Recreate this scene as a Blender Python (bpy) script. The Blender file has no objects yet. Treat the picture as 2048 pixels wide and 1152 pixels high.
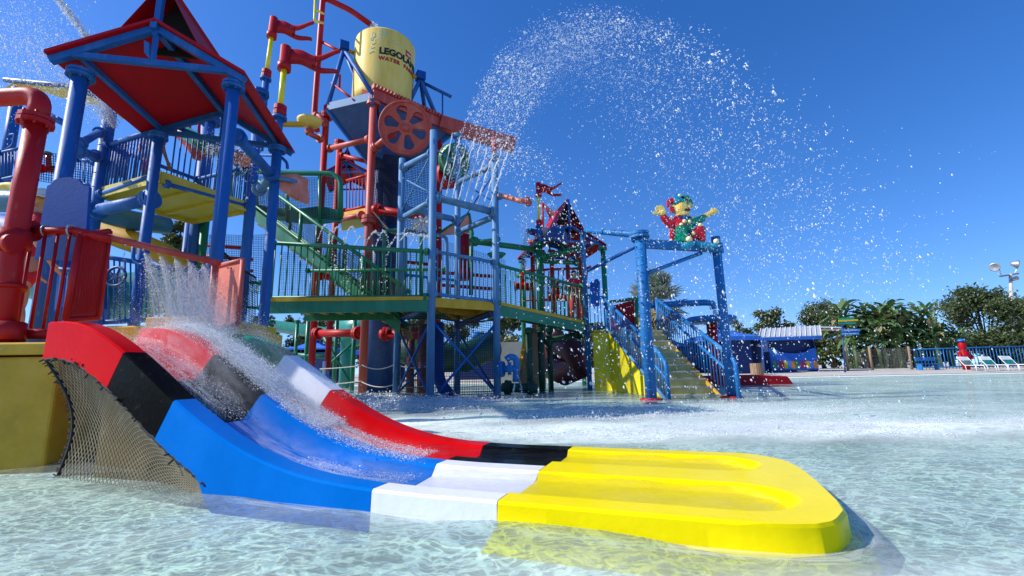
import bpy, math, random
import numpy as np
from mathutils import Vector as Vec, Matrix
rnd = random.Random(7)
npr = np.random.RandomState(11)
sc = bpy.context.scene
col = sc.collection
# ------------------------------------------------------------------ camera
CF, CH, PITCH, ROLL = 910.0, 0.7, math.radians(10.35), math.radians(1.08)
cF = Vec((0, math.cos(PITCH), math.sin(PITCH)))
_r0 = Vec((1, 0, 0)); _u0 = Vec((0, -math.sin(PITCH), math.cos(PITCH)))
cR = _r0 * math.cos(ROLL) - _u0 * math.sin(ROLL)
cU = _r0 * math.sin(ROLL) + _u0 * math.cos(ROLL)
cC = Vec((0, 0, CH))
cam = bpy.data.cameras.new("camera"); camo = bpy.data.objects.new("camera", cam); col.objects.link(camo)
cam.sensor_width = 36; cam.lens = 36 * CF / 2048; cam.clip_start = 0.05; cam.clip_end = 2000
m = Matrix((cR, cU, -cF)).transposed().to_4x4(); m.translation = cC; camo.matrix_world = m
sc.camera = camo
# ------------------------------------------------------------------ sky and sun
SUN_DIR = Vec((-1.0, -0.13, 0.80)).normalized()
el = math.asin(SUN_DIR.z); az = math.atan2(SUN_DIR.x, SUN_DIR.y)
w = bpy.data.worlds.new("World"); sc.world = w; w.use_nodes = True
nt = w.node_tree; nt.nodes.clear()
sky = nt.nodes.new("ShaderNodeTexSky"); sky.sky_type = 'NISHITA'; sky.sun_disc = False
sky.sun_elevation = el; sky.sun_rotation = az
sky.altitude = 0; sky.air_density = 1.0; sky.dust_density = 0.3; sky.ozone_density = 3.0
hs = nt.nodes.new("ShaderNodeHueSaturation"); hs.inputs['Saturation'].default_value = 1.33; hs.inputs['Value'].default_value = 1.03
hs.inputs['Hue'].default_value = 0.513
bg = nt.nodes.new("ShaderNodeBackground"); bg.inputs[1].default_value = 0.15
wo = nt.nodes.new("ShaderNodeOutputWorld")
stc = nt.nodes.new("ShaderNodeTexCoord"); sva = nt.nodes.new("ShaderNodeVectorMath"); sva.operation = 'ADD'; sva.inputs[1].default_value = (0, 0, 0.10)
nt.links.new(stc.outputs['Generated'], sva.inputs[0]); svn = nt.nodes.new("ShaderNodeVectorMath"); svn.operation = 'NORMALIZE'; nt.links.new(sva.outputs[0], svn.inputs[0]); nt.links.new(svn.outputs[0], sky.inputs[0])
nt.links.new(sky.outputs[0], hs.inputs['Color']); nt.links.new(hs.outputs[0], bg.inputs[0]); nt.links.new(bg.outputs[0], wo.inputs[0])
sl = bpy.data.lights.new("sun", 'SUN'); sl.energy = 4.2; sl.angle = math.radians(0.55); sl.color = (1, 0.955, 0.88)
so = bpy.data.objects.new("sun", sl); col.objects.link(so); so.rotation_euler = SUN_DIR.to_track_quat('Z', 'Y').to_euler()
sc.view_settings.view_transform = 'Standard'; sc.view_settings.look = 'None'; sc.view_settings.exposure = 0.46; sc.view_settings.gamma = 1
sc.view_settings.use_curve_mapping = False
sc.cycles.max_bounces = 8; sc.cycles.transparent_max_bounces = 24; sc.cycles.use_denoising = True
sc.cycles.caustics_reflective = False; sc.cycles.caustics_refractive = False
# ------------------------------------------------------------------ survey helpers: from a sighting to a point of the place
def ray(x, y): return cF + cR * ((x - 1024) / CF) + cU * ((576 - y) / CF)
def P(x, y, d): v = ray(x, y); return cC + v * (d / v.y)
def G(x, y, z=0.0): v = ray(x, y); return cC + v * ((z - CH) / v.z)
def V(p, py):      # height on the vertical through p that is sighted at row py
    k = (576 - py) / CF; a = Vec((p[0], p[1], 0)) - cC
    return (k * a.dot(cF) - a.dot(cU)) / (cU.z - k * cF.z)
def up(p, z): return Vec((p[0], p[1], z))
# ------------------------------------------------------------------ materials
def new_mat(name):
    mt = bpy.data.materials.new(name); mt.use_nodes = True
    n = mt.node_tree.nodes; return mt, n, mt.node_tree.links, n['Principled BSDF']
def paint(name, c, rough=0.4, vary=0.18, scale=3.0, bump=0.005, fade=None, fadeamt=0.25, metal=0.0, streak=False, spec=0.5):
    mt, n, L, b = new_mat(name)
    tc = n.new("ShaderNodeTexCoord"); mp = n.new("ShaderNodeMapping"); L.new(tc.outputs['Object'], mp.inputs[0])
    mp.inputs['Scale'].default_value = (1, 1, 0.18) if streak else (1, 1, 1)
    n1 = n.new("ShaderNodeTexNoise"); n1.inputs['Scale'].default_value = scale; n1.inputs['Detail'].default_value = 6; n1.inputs['Roughness'].default_value = 0.65
    L.new(mp.outputs[0], n1.inputs[0])
    cr = n.new("ShaderNodeValToRGB"); lo = [x * (1 - vary) for x in c]; f = fade or [min(1, x * (1 + vary) + 0.002) for x in c]
    cr.color_ramp.elements[0].color = (*lo, 1); cr.color_ramp.elements[0].position = 0.3
    cr.color_ramp.elements[1].color = (*([c[i] * (1 - fadeamt) + f[i] * fadeamt for i in range(3)] if fade else f), 1); cr.color_ramp.elements[1].position = 0.72
    e = cr.color_ramp.elements.new(0.5); e.color = (*c, 1)
    L.new(n1.outputs['Fac'], cr.inputs[0]); L.new(cr.outputs[0], b.inputs['Base Color'])
    if fade:                                    # chips and lime spots
        n3 = n.new("ShaderNodeTexNoise"); n3.inputs['Scale'].default_value = 17; n3.inputs['Detail'].default_value = 9; n3.inputs['Roughness'].default_value = .7; L.new(mp.outputs[0], n3.inputs[0])
        c3 = n.new("ShaderNodeMapRange"); c3.inputs[1].default_value = .60; c3.inputs[2].default_value = .68; c3.inputs[4].default_value = .45; L.new(n3.outputs['Fac'], c3.inputs[0])
        mc = n.new("ShaderNodeMix"); mc.data_type = 'RGBA'; L.new(c3.outputs[0], mc.inputs['Factor']); L.new(cr.outputs[0], mc.inputs['A']); mc.inputs['B'].default_value = (*[min(1, x * .8 + .05) for x in f], 1); L.new(mc.outputs['Result'], b.inputs['Base Color'])
    n2 = n.new("ShaderNodeTexNoise"); n2.inputs['Scale'].default_value = 30; n2.inputs['Detail'].default_value = 3; L.new(tc.outputs['Object'], n2.inputs[0])
    bp = n.new("ShaderNodeBump"); bp.inputs['Strength'].default_value = 0.25; bp.inputs['Distance'].default_value = bump; L.new(n2.outputs['Fac'], bp.inputs['Height']); L.new(bp.outputs[0], b.inputs['Normal'])
    mr = n.new("ShaderNodeMapRange"); mr.inputs[3].default_value = max(0.05, rough - 0.12); mr.inputs[4].default_value = min(1, rough + (0.04 if rough < .24 else 0.18))
    L.new(n1.outputs['Fac'], mr.inputs[0]); L.new(mr.outputs[0], b.inputs['Roughness'])
    b.inputs['Metallic'].default_value = metal; b.inputs['Specular IOR Level'].default_value = spec
    if spec < .2: b.inputs['IOR'].default_value = 1.09; b.inputs['Specular IOR Level'].default_value = .5
    return mt
M = {}
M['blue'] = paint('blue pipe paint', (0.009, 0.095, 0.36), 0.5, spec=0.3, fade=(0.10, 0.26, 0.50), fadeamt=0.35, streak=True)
M['midblue'] = paint('sunlit blue pipe paint', (0.012, 0.15, 0.42), 0.45, spec=0.3, fade=(0.10, 0.32, 0.56), fadeamt=0.5, streak=True)  # lighter copy of the pipe blue, with sunlight put into the colour
M['sky'] = paint('light blue tower paint', (0.075, 0.20, 0.40), 0.5, spec=0.3, fade=(0.22, 0.38, 0.52), fadeamt=0.5, streak=True)
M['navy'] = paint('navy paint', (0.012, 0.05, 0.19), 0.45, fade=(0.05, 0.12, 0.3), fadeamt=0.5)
M['sign'] = paint('blue sign board', (0.003, 0.065, 0.32), 0.5, spec=0.2, vary=0.1)
M['red'] = paint('red pipe paint', (0.42, 0.005, 0.008), 0.45, spec=0.3, fade=(0.50, 0.05, 0.045), fadeamt=0.35, streak=True)
M['faded'] = paint('faded red paint', (0.46, 0.055, 0.04), 0.5, fade=(0.62, 0.20, 0.16), fadeamt=0.5, streak=True)
M['orange'] = paint('faded orange panel', (0.62, 0.16, 0.09), 0.45, fade=(0.8, 0.42, 0.34), fadeamt=0.6)
M['roof'] = paint('red roof sheet', (0.36, 0.002, 0.009), 0.5, spec=0.2, fade=(0.42, 0.006, 0.012), fadeamt=0.4)
M['yellow'] = paint('yellow deck paint', (0.52, 0.41, 0.03), 0.5, fade=(0.68, 0.56, 0.16), fadeamt=0.4)
M['amber'] = paint('amber yellow paint', (0.60, 0.33, 0.02), 0.6, spec=0.3, fade=(0.75, 0.5, 0.12), fadeamt=0.4)
M['lemon'] = paint('lemon yellow paint', (0.80, 0.66, 0.01), 0.35)
M['bucket'] = paint('pale yellow tank paint', (0.78, 0.54, 0.12), 0.5, spec=0.2, fade=(0.84, 0.68, 0.27), fadeamt=0.7, streak=True)
M['green'] = paint('green pipe paint', (0.006, 0.165, 0.075), 0.36, fade=(0.06, 0.30, 0.18), fadeamt=0.4, streak=True)
M['dgreen'] = paint('dark green paint', (0.006, 0.06, 0.035), 0.5)
M['teal'] = paint('teal slide plastic', (0.015, 0.24, 0.20), 0.3)
M['aqua'] = paint('pale blue slide plastic', (0.03, 0.14, 0.24), 0.4)
M['sred'] = paint('bright red slide foam', (0.62, 0.003, 0.006), 0.2, spec=0.1, vary=0.08, bump=0.006)
M['sblack'] = paint('black slide foam', (0.004, 0.0038, 0.004), 0.2, spec=0.1, bump=0.006, fade=(0.02, 0.02, 0.022), fadeamt=0.5)
M['sblue'] = paint('bright blue slide foam', (0.001, 0.155, 0.56), 0.2, spec=0.1, vary=0.08, bump=0.006)
M['swhite'] = paint('white slide foam', (0.80, 0.81, 0.84), 0.3, vary=0.05, bump=0.006)
M['sgreen'] = paint('green slide foam', (0.002, 0.22, 0.10), 0.22, vary=0.08, bump=0.006)
M['syellow'] = paint('bright yellow slide foam', (0.86, 0.69, 0.003), 0.2, spec=0.12, vary=0.05, bump=0.006)
M['white'] = paint('white plastic', (0.8, 0.8, 0.78), 0.4, vary=0.06)
M['black'] = paint('black rope', (0.012, 0.012, 0.014), 0.8)
M['steps'] = paint('worn olive step paint', (0.50, 0.46, 0.17), 0.7, fade=(0.62, 0.58, 0.36), fadeamt=0.6)
M['ochre'] = paint('shaded ochre wall', (0.13, 0.085, 0.02), 0.8, vary=0.3)  # darkened version of the yellow wall; shade under the slide put into the colour
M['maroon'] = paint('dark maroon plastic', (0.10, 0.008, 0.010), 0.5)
M['netrope'] = paint('weathered tan rope', (0.20, 0.165, 0.10), 0.85, fade=(0.42, 0.37, 0.27), fadeamt=0.6)
M['rope'] = paint('weathered grey rope', (0.45, 0.43, 0.38), 0.85, fade=(0.62, 0.6, 0.55), fadeamt=0.6)
M['tanrope'] = paint('tan cargo rope', (0.50, 0.40, 0.22), 0.85, vary=0.3)
M['steel'] = paint('galvanised steel', (0.42, 0.43, 0.44), 0.4, metal=0.7)
M['wood'] = paint('weathered wood', (0.30, 0.19, 0.11), 0.8, vary=0.35, scale=6, streak=True)
M['skin'] = paint('skin', (0.50, 0.27, 0.17), 0.5, vary=0.06)
M['dskin'] = paint('tanned skin', (0.28, 0.14, 0.08), 0.5, vary=0.06)
M['shirt'] = paint('red lifeguard cloth', (0.55, 0.015, 0.03), 0.85, vary=0.22, scale=6, bump=0.08)
M['cap'] = paint('cream hat cloth', (0.68, 0.66, 0.58), 0.9)
M['hair'] = paint('fair hair', (0.45, 0.27, 0.10), 0.7, vary=0.4, scale=20)
M['dhair'] = paint('dark hair', (0.03, 0.02, 0.015), 0.7)
M['concrete'] = paint('pale concrete', (0.50, 0.47, 0.40), 0.85, vary=0.12, scale=2)
M['tent'] = paint('blue tent fabric', (0.02, 0.14, 0.55), 0.8, vary=0.15)
M['tentdark'] = paint('navy tent fabric', (0.012, 0.035, 0.14), 0.85)
M['sail'] = paint('yellow shade fabric', (0.75, 0.48, 0.05), 0.8, vary=0.12)
M['pink'] = paint('faded coral sail fabric', (0.70, 0.30, 0.26), 0.8, vary=0.15, scale=5)
M['zinc'] = paint('pale metal roofing', (0.42, 0.45, 0.48), 0.5, vary=0.1)
M['bark'] = paint('tree bark', (0.13, 0.095, 0.065), 0.95, vary=0.4, scale=8, bump=0.2)
M['mulch'] = paint('dark soil', (0.06, 0.045, 0.03), 0.95)
def leafmat(name, c, c2, trans=0.25):
    mt, n, L, b = new_mat(name)
    tc = n.new("ShaderNodeTexCoord"); n1 = n.new("ShaderNodeTexNoise"); n1.inputs['Scale'].default_value = 1.7; n1.inputs['Detail'].default_value = 8; n1.inputs['Roughness'].default_value = 0.8
    L.new(tc.outputs['Object'], n1.inputs[0]); cr = n.new("ShaderNodeValToRGB")
    cr.color_ramp.elements[0].position = 0.35; cr.color_ramp.elements[1].position = 0.68
    cr.color_ramp.elements[0].color = (*c, 1); cr.color_ramp.elements[1].color = (*c2, 1)
    L.new(n1.outputs['Fac'], cr.inputs[0]); L.new(cr.outputs[0], b.inputs['Base Color']); b.inputs['Roughness'].default_value = 0.45
    t = n.new("ShaderNodeBsdfTranslucent"); L.new(cr.outputs[0], t.inputs[0]); mx = n.new("ShaderNodeMixShader"); mx.inputs[0].default_value = trans
    o = n['Material Output']; L.new(b.outputs[0], mx.inputs[1]); L.new(t.outputs[0], mx.inputs[2]); L.new(mx.outputs[0], o.inputs[0])
    return mt
M['leaf'] = leafmat('dark tree leaves', (0.04, 0.065, 0.02), (0.12, 0.155, 0.05))
M['leaf2'] = leafmat('olive tree leaves', (0.05, 0.075, 0.02), (0.15, 0.17, 0.05))
M['banana'] = leafmat('banana leaves', (0.065, 0.13, 0.045), (0.18, 0.29, 0.10))
M['silver'] = leafmat('silver palm fronds', (0.16, 0.20, 0.15), (0.36, 0.42, 0.36))
M['dry'] = leafmat('dry palm fronds', (0.25, 0.19, 0.09), (0.38, 0.30, 0.15))
# falling water: bright scattered drops
mt, n, L, b = new_mat('water drops'); b.inputs['Base Color'].default_value = (0.92, 0.96, 1, 1); b.inputs['Roughness'].default_value = 0.15
tr = n.new("ShaderNodeBsdfTranslucent"); tr.inputs[0].default_value = (0.95, 0.97, 1, 1); mx = n.new("ShaderNodeMixShader"); mx.inputs[0].default_value = 0.5
L.new(b.outputs[0], mx.inputs[1]); L.new(tr.outputs[0], mx.inputs[2]); L.new(mx.outputs[0], n['Material Output'].inputs[0]); M['drop'] = mt; b.inputs['Specular IOR Level'].default_value = 1.0
def sheetmat(name, lo, hi, su, sv, edge=.18):
    mt, n, L, b = new_mat(name); uv = n.new("ShaderNodeUVMap"); mp = n.new("ShaderNodeMapping"); mp.inputs['Scale'].default_value = (su, sv, 1); L.new(uv.outputs[0], mp.inputs[0])
    n1 = n.new("ShaderNodeTexNoise"); n1.inputs['Scale'].default_value = 1.0; n1.inputs['Detail'].default_value = 7; n1.inputs['Roughness'].default_value = .7; n1.inputs['Distortion'].default_value = .4; L.new(mp.outputs[0], n1.inputs[0])
    mr = n.new("ShaderNodeMapRange"); mr.inputs[1].default_value = .36; mr.inputs[2].default_value = .74; mr.inputs[3].default_value = lo; mr.inputs[4].default_value = hi; L.new(n1.outputs['Fac'], mr.inputs[0])
    sx = n.new("ShaderNodeSeparateXYZ"); L.new(uv.outputs[0], sx.inputs[0]); prod = mr.outputs[0]
    for ax_ in (0, 1):
        for flip in (0, 1):
            if ax_ == 1 and flip == 0: continue
            e_ = n.new("ShaderNodeMapRange"); e_.interpolation_type = 'SMOOTHSTEP'; L.new(sx.outputs[ax_], e_.inputs[0])
            e_.inputs[1].default_value = 1 if flip else 0; e_.inputs[2].default_value = 1 - edge if flip else edge; mu = n.new("ShaderNodeMath"); mu.operation = 'MULTIPLY'; L.new(prod, mu.inputs[0]); L.new(e_.outputs[0], mu.inputs[1]); prod = mu.outputs[0]
    b.inputs['Base Color'].default_value = (.93, .96, .98, 1); b.inputs['Roughness'].default_value = .4
    t_ = n.new("ShaderNodeBsdfTranslucent"); t_.inputs[0].default_value = (.93, .96, .98, 1); m1 = n.new("ShaderNodeMixShader"); m1.inputs[0].default_value = .45; L.new(b.outputs[0], m1.inputs[1]); L.new(t_.outputs[0], m1.inputs[2])
    tp = n.new("ShaderNodeBsdfTransparent"); m2 = n.new("ShaderNodeMixShader"); L.new(prod, m2.inputs[0]); L.new(tp.outputs[0], m2.inputs[1]); L.new(m1.outputs[0], m2.inputs[2]); L.new(m2.outputs[0], n['Material Output'].inputs[0]); return mt
M['curtain'] = sheetmat('aerated falling water', .04, .72, 16, 2.6); M['runnel'] = sheetmat('white running water', .0, .85, 9, 5, .25); M['haze_sheet'] = sheetmat('drifting fine spray', .0, .2, 4, 3, .4)
# ------------------------------------------------------------------ mesh builder
OFF = {}
class MB:
    def __init__(s): s.v = []; s.f = []; s.s = []
    def add(s, vs, fs, smooth=False):
        k = len(s.v); s.v += [tuple(q) for q in vs]
        for f in fs: s.f.append([i + k for i in f]); s.s.append(smooth)
        return s
    def tube(s, pts, r, seg=8, cap=True):
        pts = [Vec(p) for p in pts]; n = len(pts); vs = []; nrm = None
        for i, p in enumerate(pts):
            t = (pts[min(i + 1, n - 1)] - pts[max(i - 1, 0)])
            if t.length < 1e-7: t = Vec((0, 0, 1))
            t.normalize()
            if nrm is None: nrm = t.orthogonal().normalized()
            else:
                nrm = nrm - t * nrm.dot(t)
                nrm = nrm.normalized() if nrm.length > 1e-5 else t.orthogonal().normalized()
            bn = t.cross(nrm); rr = r[i] if isinstance(r, (list, tuple)) else r
            for k in range(seg):
                a = 2 * math.pi * k / seg; vs.append(p + nrm * (rr * math.cos(a)) + bn * (rr * math.sin(a)))
        fs = [(i * seg + k, i * seg + (k + 1) % seg, (i + 1) * seg + (k + 1) % seg, (i + 1) * seg + k) for i in range(n - 1) for k in range(seg)]
        s.add(vs, fs, True)
        if cap:
            b0 = len(s.v) - len(vs)
            s.f.append([b0 + k for k in range(seg)][::-1]); s.s.append(False)
            s.f.append([b0 + (n - 1) * seg + k for k in range(seg)]); s.s.append(False)
        return s
    def bend(s, pts, r, rad=None, seg=10):     # pipe with rounded corners
        pts = [Vec(p) for p in pts]; rad = rad or r * 2.2; out = [pts[0]]
        for i in range(1, len(pts) - 1):
            a = (pts[i - 1] - pts[i]); b = (pts[i + 1] - pts[i]); q = min(rad, a.length * .45, b.length * .45)
            a = pts[i] + a.normalized() * q; b = pts[i] + b.normalized() * q
            for k in range(7):
                t = k / 6; out.append(a * (1 - t) ** 2 + pts[i] * (2 * t * (1 - t)) + b * t ** 2)
        out.append(pts[-1]); return s.tube(out, r, seg)
    def beam(s, p, q, wd, ht, upv=Vec((0, 0, 1))):
        p = Vec(p); q = Vec(q); t = (q - p).normalized(); u = upv - t * upv.dot(t)
        u = u.normalized() if u.length > 1e-4 else t.orthogonal().normalized()
        sd = t.cross(u); vs = [e + sd * (a * wd / 2) + u * (b * ht / 2) for e in (p, q) for a, b in ((-1, -1), (1, -1), (1, 1), (-1, 1))]
        return s.add(vs, [(3, 2, 1, 0), (4, 5, 6, 7), (0, 1, 5, 4), (1, 2, 6, 5), (2, 3, 7, 6), (3, 0, 4, 7)])
    def box(s, c, sz, rz=0.0):
        c = Vec(c); ca, sa = math.cos(rz), math.sin(rz); vs = []
        for z in (-.5, .5):
            for x, y in ((-.5, -.5), (.5, -.5), (.5, .5), (-.5, .5)):
                X, Y = x * sz[0], y * sz[1]; vs.append((c.x + X * ca - Y * sa, c.y + X * sa + Y * ca, c.z + z * sz[2]))
        return s.add(vs, [(3, 2, 1, 0), (4, 5, 6, 7), (0, 1, 5, 4), (1, 2, 6, 5), (2, 3, 7, 6), (3, 0, 4, 7)])
    def slab(s, pts, th):                       # polygon given thickness along its normal (th > 0) or a vector
        pts = [Vec(p) for p in pts]; n = len(pts)
        if not isinstance(th, Vec): th = (pts[1] - pts[0]).cross(pts[2] - pts[0]).normalized() * th
        vs = pts + [p + th for p in pts]
        return s.add(vs, [list(range(n))[::-1], list(range(n, 2 * n))] + [(i, (i + 1) % n, (i + 1) % n + n, i + n) for i in range(n)])
    def ring(s, c, ax, r, h):                   # flange disc
        c = Vec(c); ax = Vec(ax).normalized(); return s.tube([c - ax * h / 2, c + ax * h / 2], r, 14)
    def lathe(s, prof, c, ax=Vec((0, 0, 1)), seg=20, smooth=True):
        c = Vec(c); ax = Vec(ax).normalized(); a = ax.orthogonal().normalized(); b = ax.cross(a); vs = []
        for r, h in prof:
            for k in range(seg):
                t = 2 * math.pi * k / seg; vs.append(c + ax * h + a * (r * math.cos(t)) + b * (r * math.sin(t)))
        m_ = len(prof)
        return s.add(vs, [(i * seg + k, i * seg + (k + 1) % seg, (i + 1) * seg + (k + 1) % seg, (i + 1) * seg + k) for i in range(m_ - 1) for k in range(seg)], smooth)
    def flg(s, c, ax, r, h):                    # two bolted discs with a groove between them, one body
        return s.lathe([(0, -h * .5), (r, -h * .5), (r, -h * .08), (r * .86, -h * .08), (r * .86, h * .08), (r * .96, h * .08), (r * .96, h * .5), (0, h * .5)], c, ax, 16, False)
    def mesh(s, name, off=Vec((0, 0, 0))):
        me = bpy.data.meshes.new(name); me.from_pydata([(a - off.x, b - off.y, c - off.z) for a, b, c in s.v], [], s.f)
        me.polygons.foreach_set("use_smooth", s.s); me.update(); return me
    def build(s, name, mat, parent=None, bevel=0, **kw):
        off = OFF[parent.name] if parent else Vec((0, 0, 0))
        me = s.mesh(name, off); me.materials.append(M[mat] if isinstance(mat, str) else mat)
        o = bpy.data.objects.new(name, me); col.objects.link(o)
        if parent: o.parent = parent
        OFF[o.name] = off
        if bevel:
            bm = o.modifiers.new("bevel", 'BEVEL'); bm.width = bevel; bm.segments = 2; bm.limit_method = 'ANGLE'; bm.angle_limit = 0.7
        tag(o, **kw); return o
def tag(o, label=None, cat=None, group=None, kind=None):
    if label: o['label'] = label
    if cat: o['category'] = cat
    if group: o['group'] = group
    if kind: o['kind'] = kind
    return o
def thing(name, loc, label, cat, group=None):
    o = bpy.data.objects.new(name, None); o.empty_display_size = 0.1; col.objects.link(o); o.location = Vec(loc); OFF[o.name] = Vec(loc)
    return tag(o, label, cat, group)
def piece(name, me, loc, parent, scale=(1, 1, 1), rz=0.0, mat=None):
    o = bpy.data.objects.new(name, me); col.objects.link(o); o.parent = parent; o.location = Vec(loc) - OFF[parent.name]; o.scale = scale; o.rotation_euler.z = rz
    OFF[o.name] = OFF[parent.name]; return o
def sheet(name, mat, grid, parent=None, **kw):       # grid[i][j]: rows along the fall, columns across; carries a uv map
    nI, nJ = len(grid), len(grid[0]); b = MB(); b.add([p for r in grid for p in r], [(i * nJ + j, i * nJ + j + 1, (i + 1) * nJ + j + 1, (i + 1) * nJ + j) for i in range(nI - 1) for j in range(nJ - 1)], True)
    o = b.build(name, mat, parent, **kw); uvl = o.data.uv_layers.new(name='UVMap')
    for lp in o.data.loops: v = lp.vertex_index; uvl.data[lp.index].uv = ((v % nJ) / (nJ - 1), (v // nJ) / (nI - 1))
    return o
def unit_rod(r, mat, seg=6):
    b = MB(); b.tube([(0, 0, 0), (0, 0, 1)], r, seg); me = b.mesh("baluster"); me.materials.append(M[mat]); return me
def numpy_mesh(name, verts, faces_n, mat, parent=None, smooth=False, **kw):   # verts (N,3); faces_n (F,k) int
    me = bpy.data.meshes.new(name); F, k = faces_n.shape
    off = OFF[parent.name] if parent else Vec((0, 0, 0)); verts = verts - np.array(off)
    me.vertices.add(len(verts)); me.vertices.foreach_set("co", verts.astype(np.float32).ravel())
    me.loops.add(F * k); me.loops.foreach_set("vertex_index", faces_n.astype(np.int32).ravel())
    me.polygons.add(F); me.polygons.foreach_set("loop_start", np.arange(0, F * k, k, dtype=np.int32)); me.polygons.foreach_set("loop_total", np.full(F, k, dtype=np.int32))
    if smooth: me.polygons.foreach_set("use_smooth", np.ones(F, dtype=bool))
    me.update(calc_edges=True); me.materials.append(M[mat] if isinstance(mat, str) else mat)
    o = bpy.data.objects.new(name, me); col.objects.link(o)
    if parent: o.parent = parent
    OFF[o.name] = off
    return tag(o, **kw)
OCT = np.array([(1, 0, 0), (-1, 0, 0), (0, 1, 0), (0, -1, 0), (0, 0, 1), (0, 0, -1)], float)
OCF = np.array([(0, 2, 4), (2, 1, 4), (1, 3, 4), (3, 0, 4), (2, 0, 5), (1, 2, 5), (3, 1, 5), (0, 3, 5)])
TET = np.array([(1, 1, 1), (-1, -1, 1), (-1, 1, -1), (1, -1, -1)], float) / 1.3
TEF = np.array([(0, 1, 2), (0, 3, 1), (0, 2, 3), (1, 3, 2)])
def drops(name, c, size, label, cat='water spray', vel=None, tiny=False, parent=None, group=None, clump=0):
    c = np.asarray(c); size = np.asarray(size)
    if clump:                                  # a falling blob is a ragged knot of smaller drops
        c = np.repeat(c, clump, 0) + npr.normal(size=(len(c) * clump, 3)) * np.repeat(size, clump)[:, None] * np.array([.95, .95, 1.0]); size = np.repeat(size, clump) * npr.uniform(.22, .62, len(size) * clump); vel = None if vel is None else np.repeat(vel, clump, 0)
    N = len(c); base, fc = (TET, TEF) if tiny else (OCT, OCF)
    sz = np.asarray(size).reshape(N, 1, 1); jit = npr.uniform(0.6, 1.4, (N, len(base), 1))
    vv = base[None] * sz * jit
    if vel is not None:
        vn = vel / (np.linalg.norm(vel, axis=1, keepdims=True) + 1e-9); dp = (vv * vn[:, None, :]).sum(2, keepdims=True); vv = vv + dp * vn[:, None, :] * npr.uniform(0.2, 1.3, (N, 1, 1))
    vv = (vv + c[:, None, :]).reshape(-1, 3)
    ff = (fc[None] + (np.arange(N) * len(base))[:, None, None]).reshape(-1, 3)
    kw = dict(kind='stuff')
    if parent is None: kw.update(label=label, cat=cat, group=group)
    return numpy_mesh(name, vv, ff, 'drop', parent, **kw)
def net(b, p00, p10, p11, p01, nu, nv, r=0.004, sag=0.0, wob=0.012):   # crossing strings between four corners
    p00, p10, p11, p01 = map(Vec, (p00, p10, p11, p01)); n0 = (p10 - p00).cross(p01 - p00).normalized()
    def at(u, v):
        q = (p00 * (1 - u) + p10 * u) * (1 - v) + (p01 * (1 - u) + p11 * u) * v
        return q + n0 * (wob * math.sin(u * 9 + v * 5)) + Vec((0, 0, -sag * 4 * u * (1 - u)))
    for i in range(nu + 1): b.tube([at(i / nu + rnd.uniform(-.15, .15) / nu, k / 4) for k in range(5)], r, 3, False)
    for j in range(nv + 1): b.tube([at(k / 6, j / nv + rnd.uniform(-.15, .15) / nv) for k in range(7)], r, 3, False)
    return b
def railing(name, label, b0, b1, t0, t1, n, mat, rr=0.03, rb=0.011, mid=None, collars=True, parent_cat='railing', group=None, extra=None):
    b0, b1, t0, t1 = map(Vec, (b0, b1, t0, t1)); r = thing(name, b0, label, parent_cat, group)
    MB().tube([t0, t1], rr, 8).build('top_rail', mat, r); MB().tube([b0, b1], rr, 8).build('bottom_rail', mat, r)
    if mid: MB().tube([t0 + (b0 - t0) * mid, t1 + (b1 - t1) * mid], rr * .8, 8).build('middle_rail', mat, r)
    if collars:
        for p in (b0, b1, t0, t1): MB().flg(p, (b1 - b0), rr * 1.9, rr * 1.6).build('rail_flange', mat, r)
    me = unit_rod(rb, mat)
    for i in range(n):
        u = (i + 0.5) / n; a = b0.lerp(b1, u); c_ = t0.lerp(t1, u); o = piece('baluster', me, a, r, (1, 1, (c_ - a).length))
        o.rotation_euler = (c_ - a).to_track_quat('Z', 'Y').to_euler()
    return r
def flanged(b, p, q, r, k=1.55, seg=10):         # pipe with a bolted flange at each end
    p = Vec(p); q = Vec(q); b.tube([p, q], r, seg); t = (q - p).normalized()
    b.ring(p + t * r * .8, t, r * k, r * .7); b.ring(q - t * r * .8, t, r * k, r * .7); return b
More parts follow.
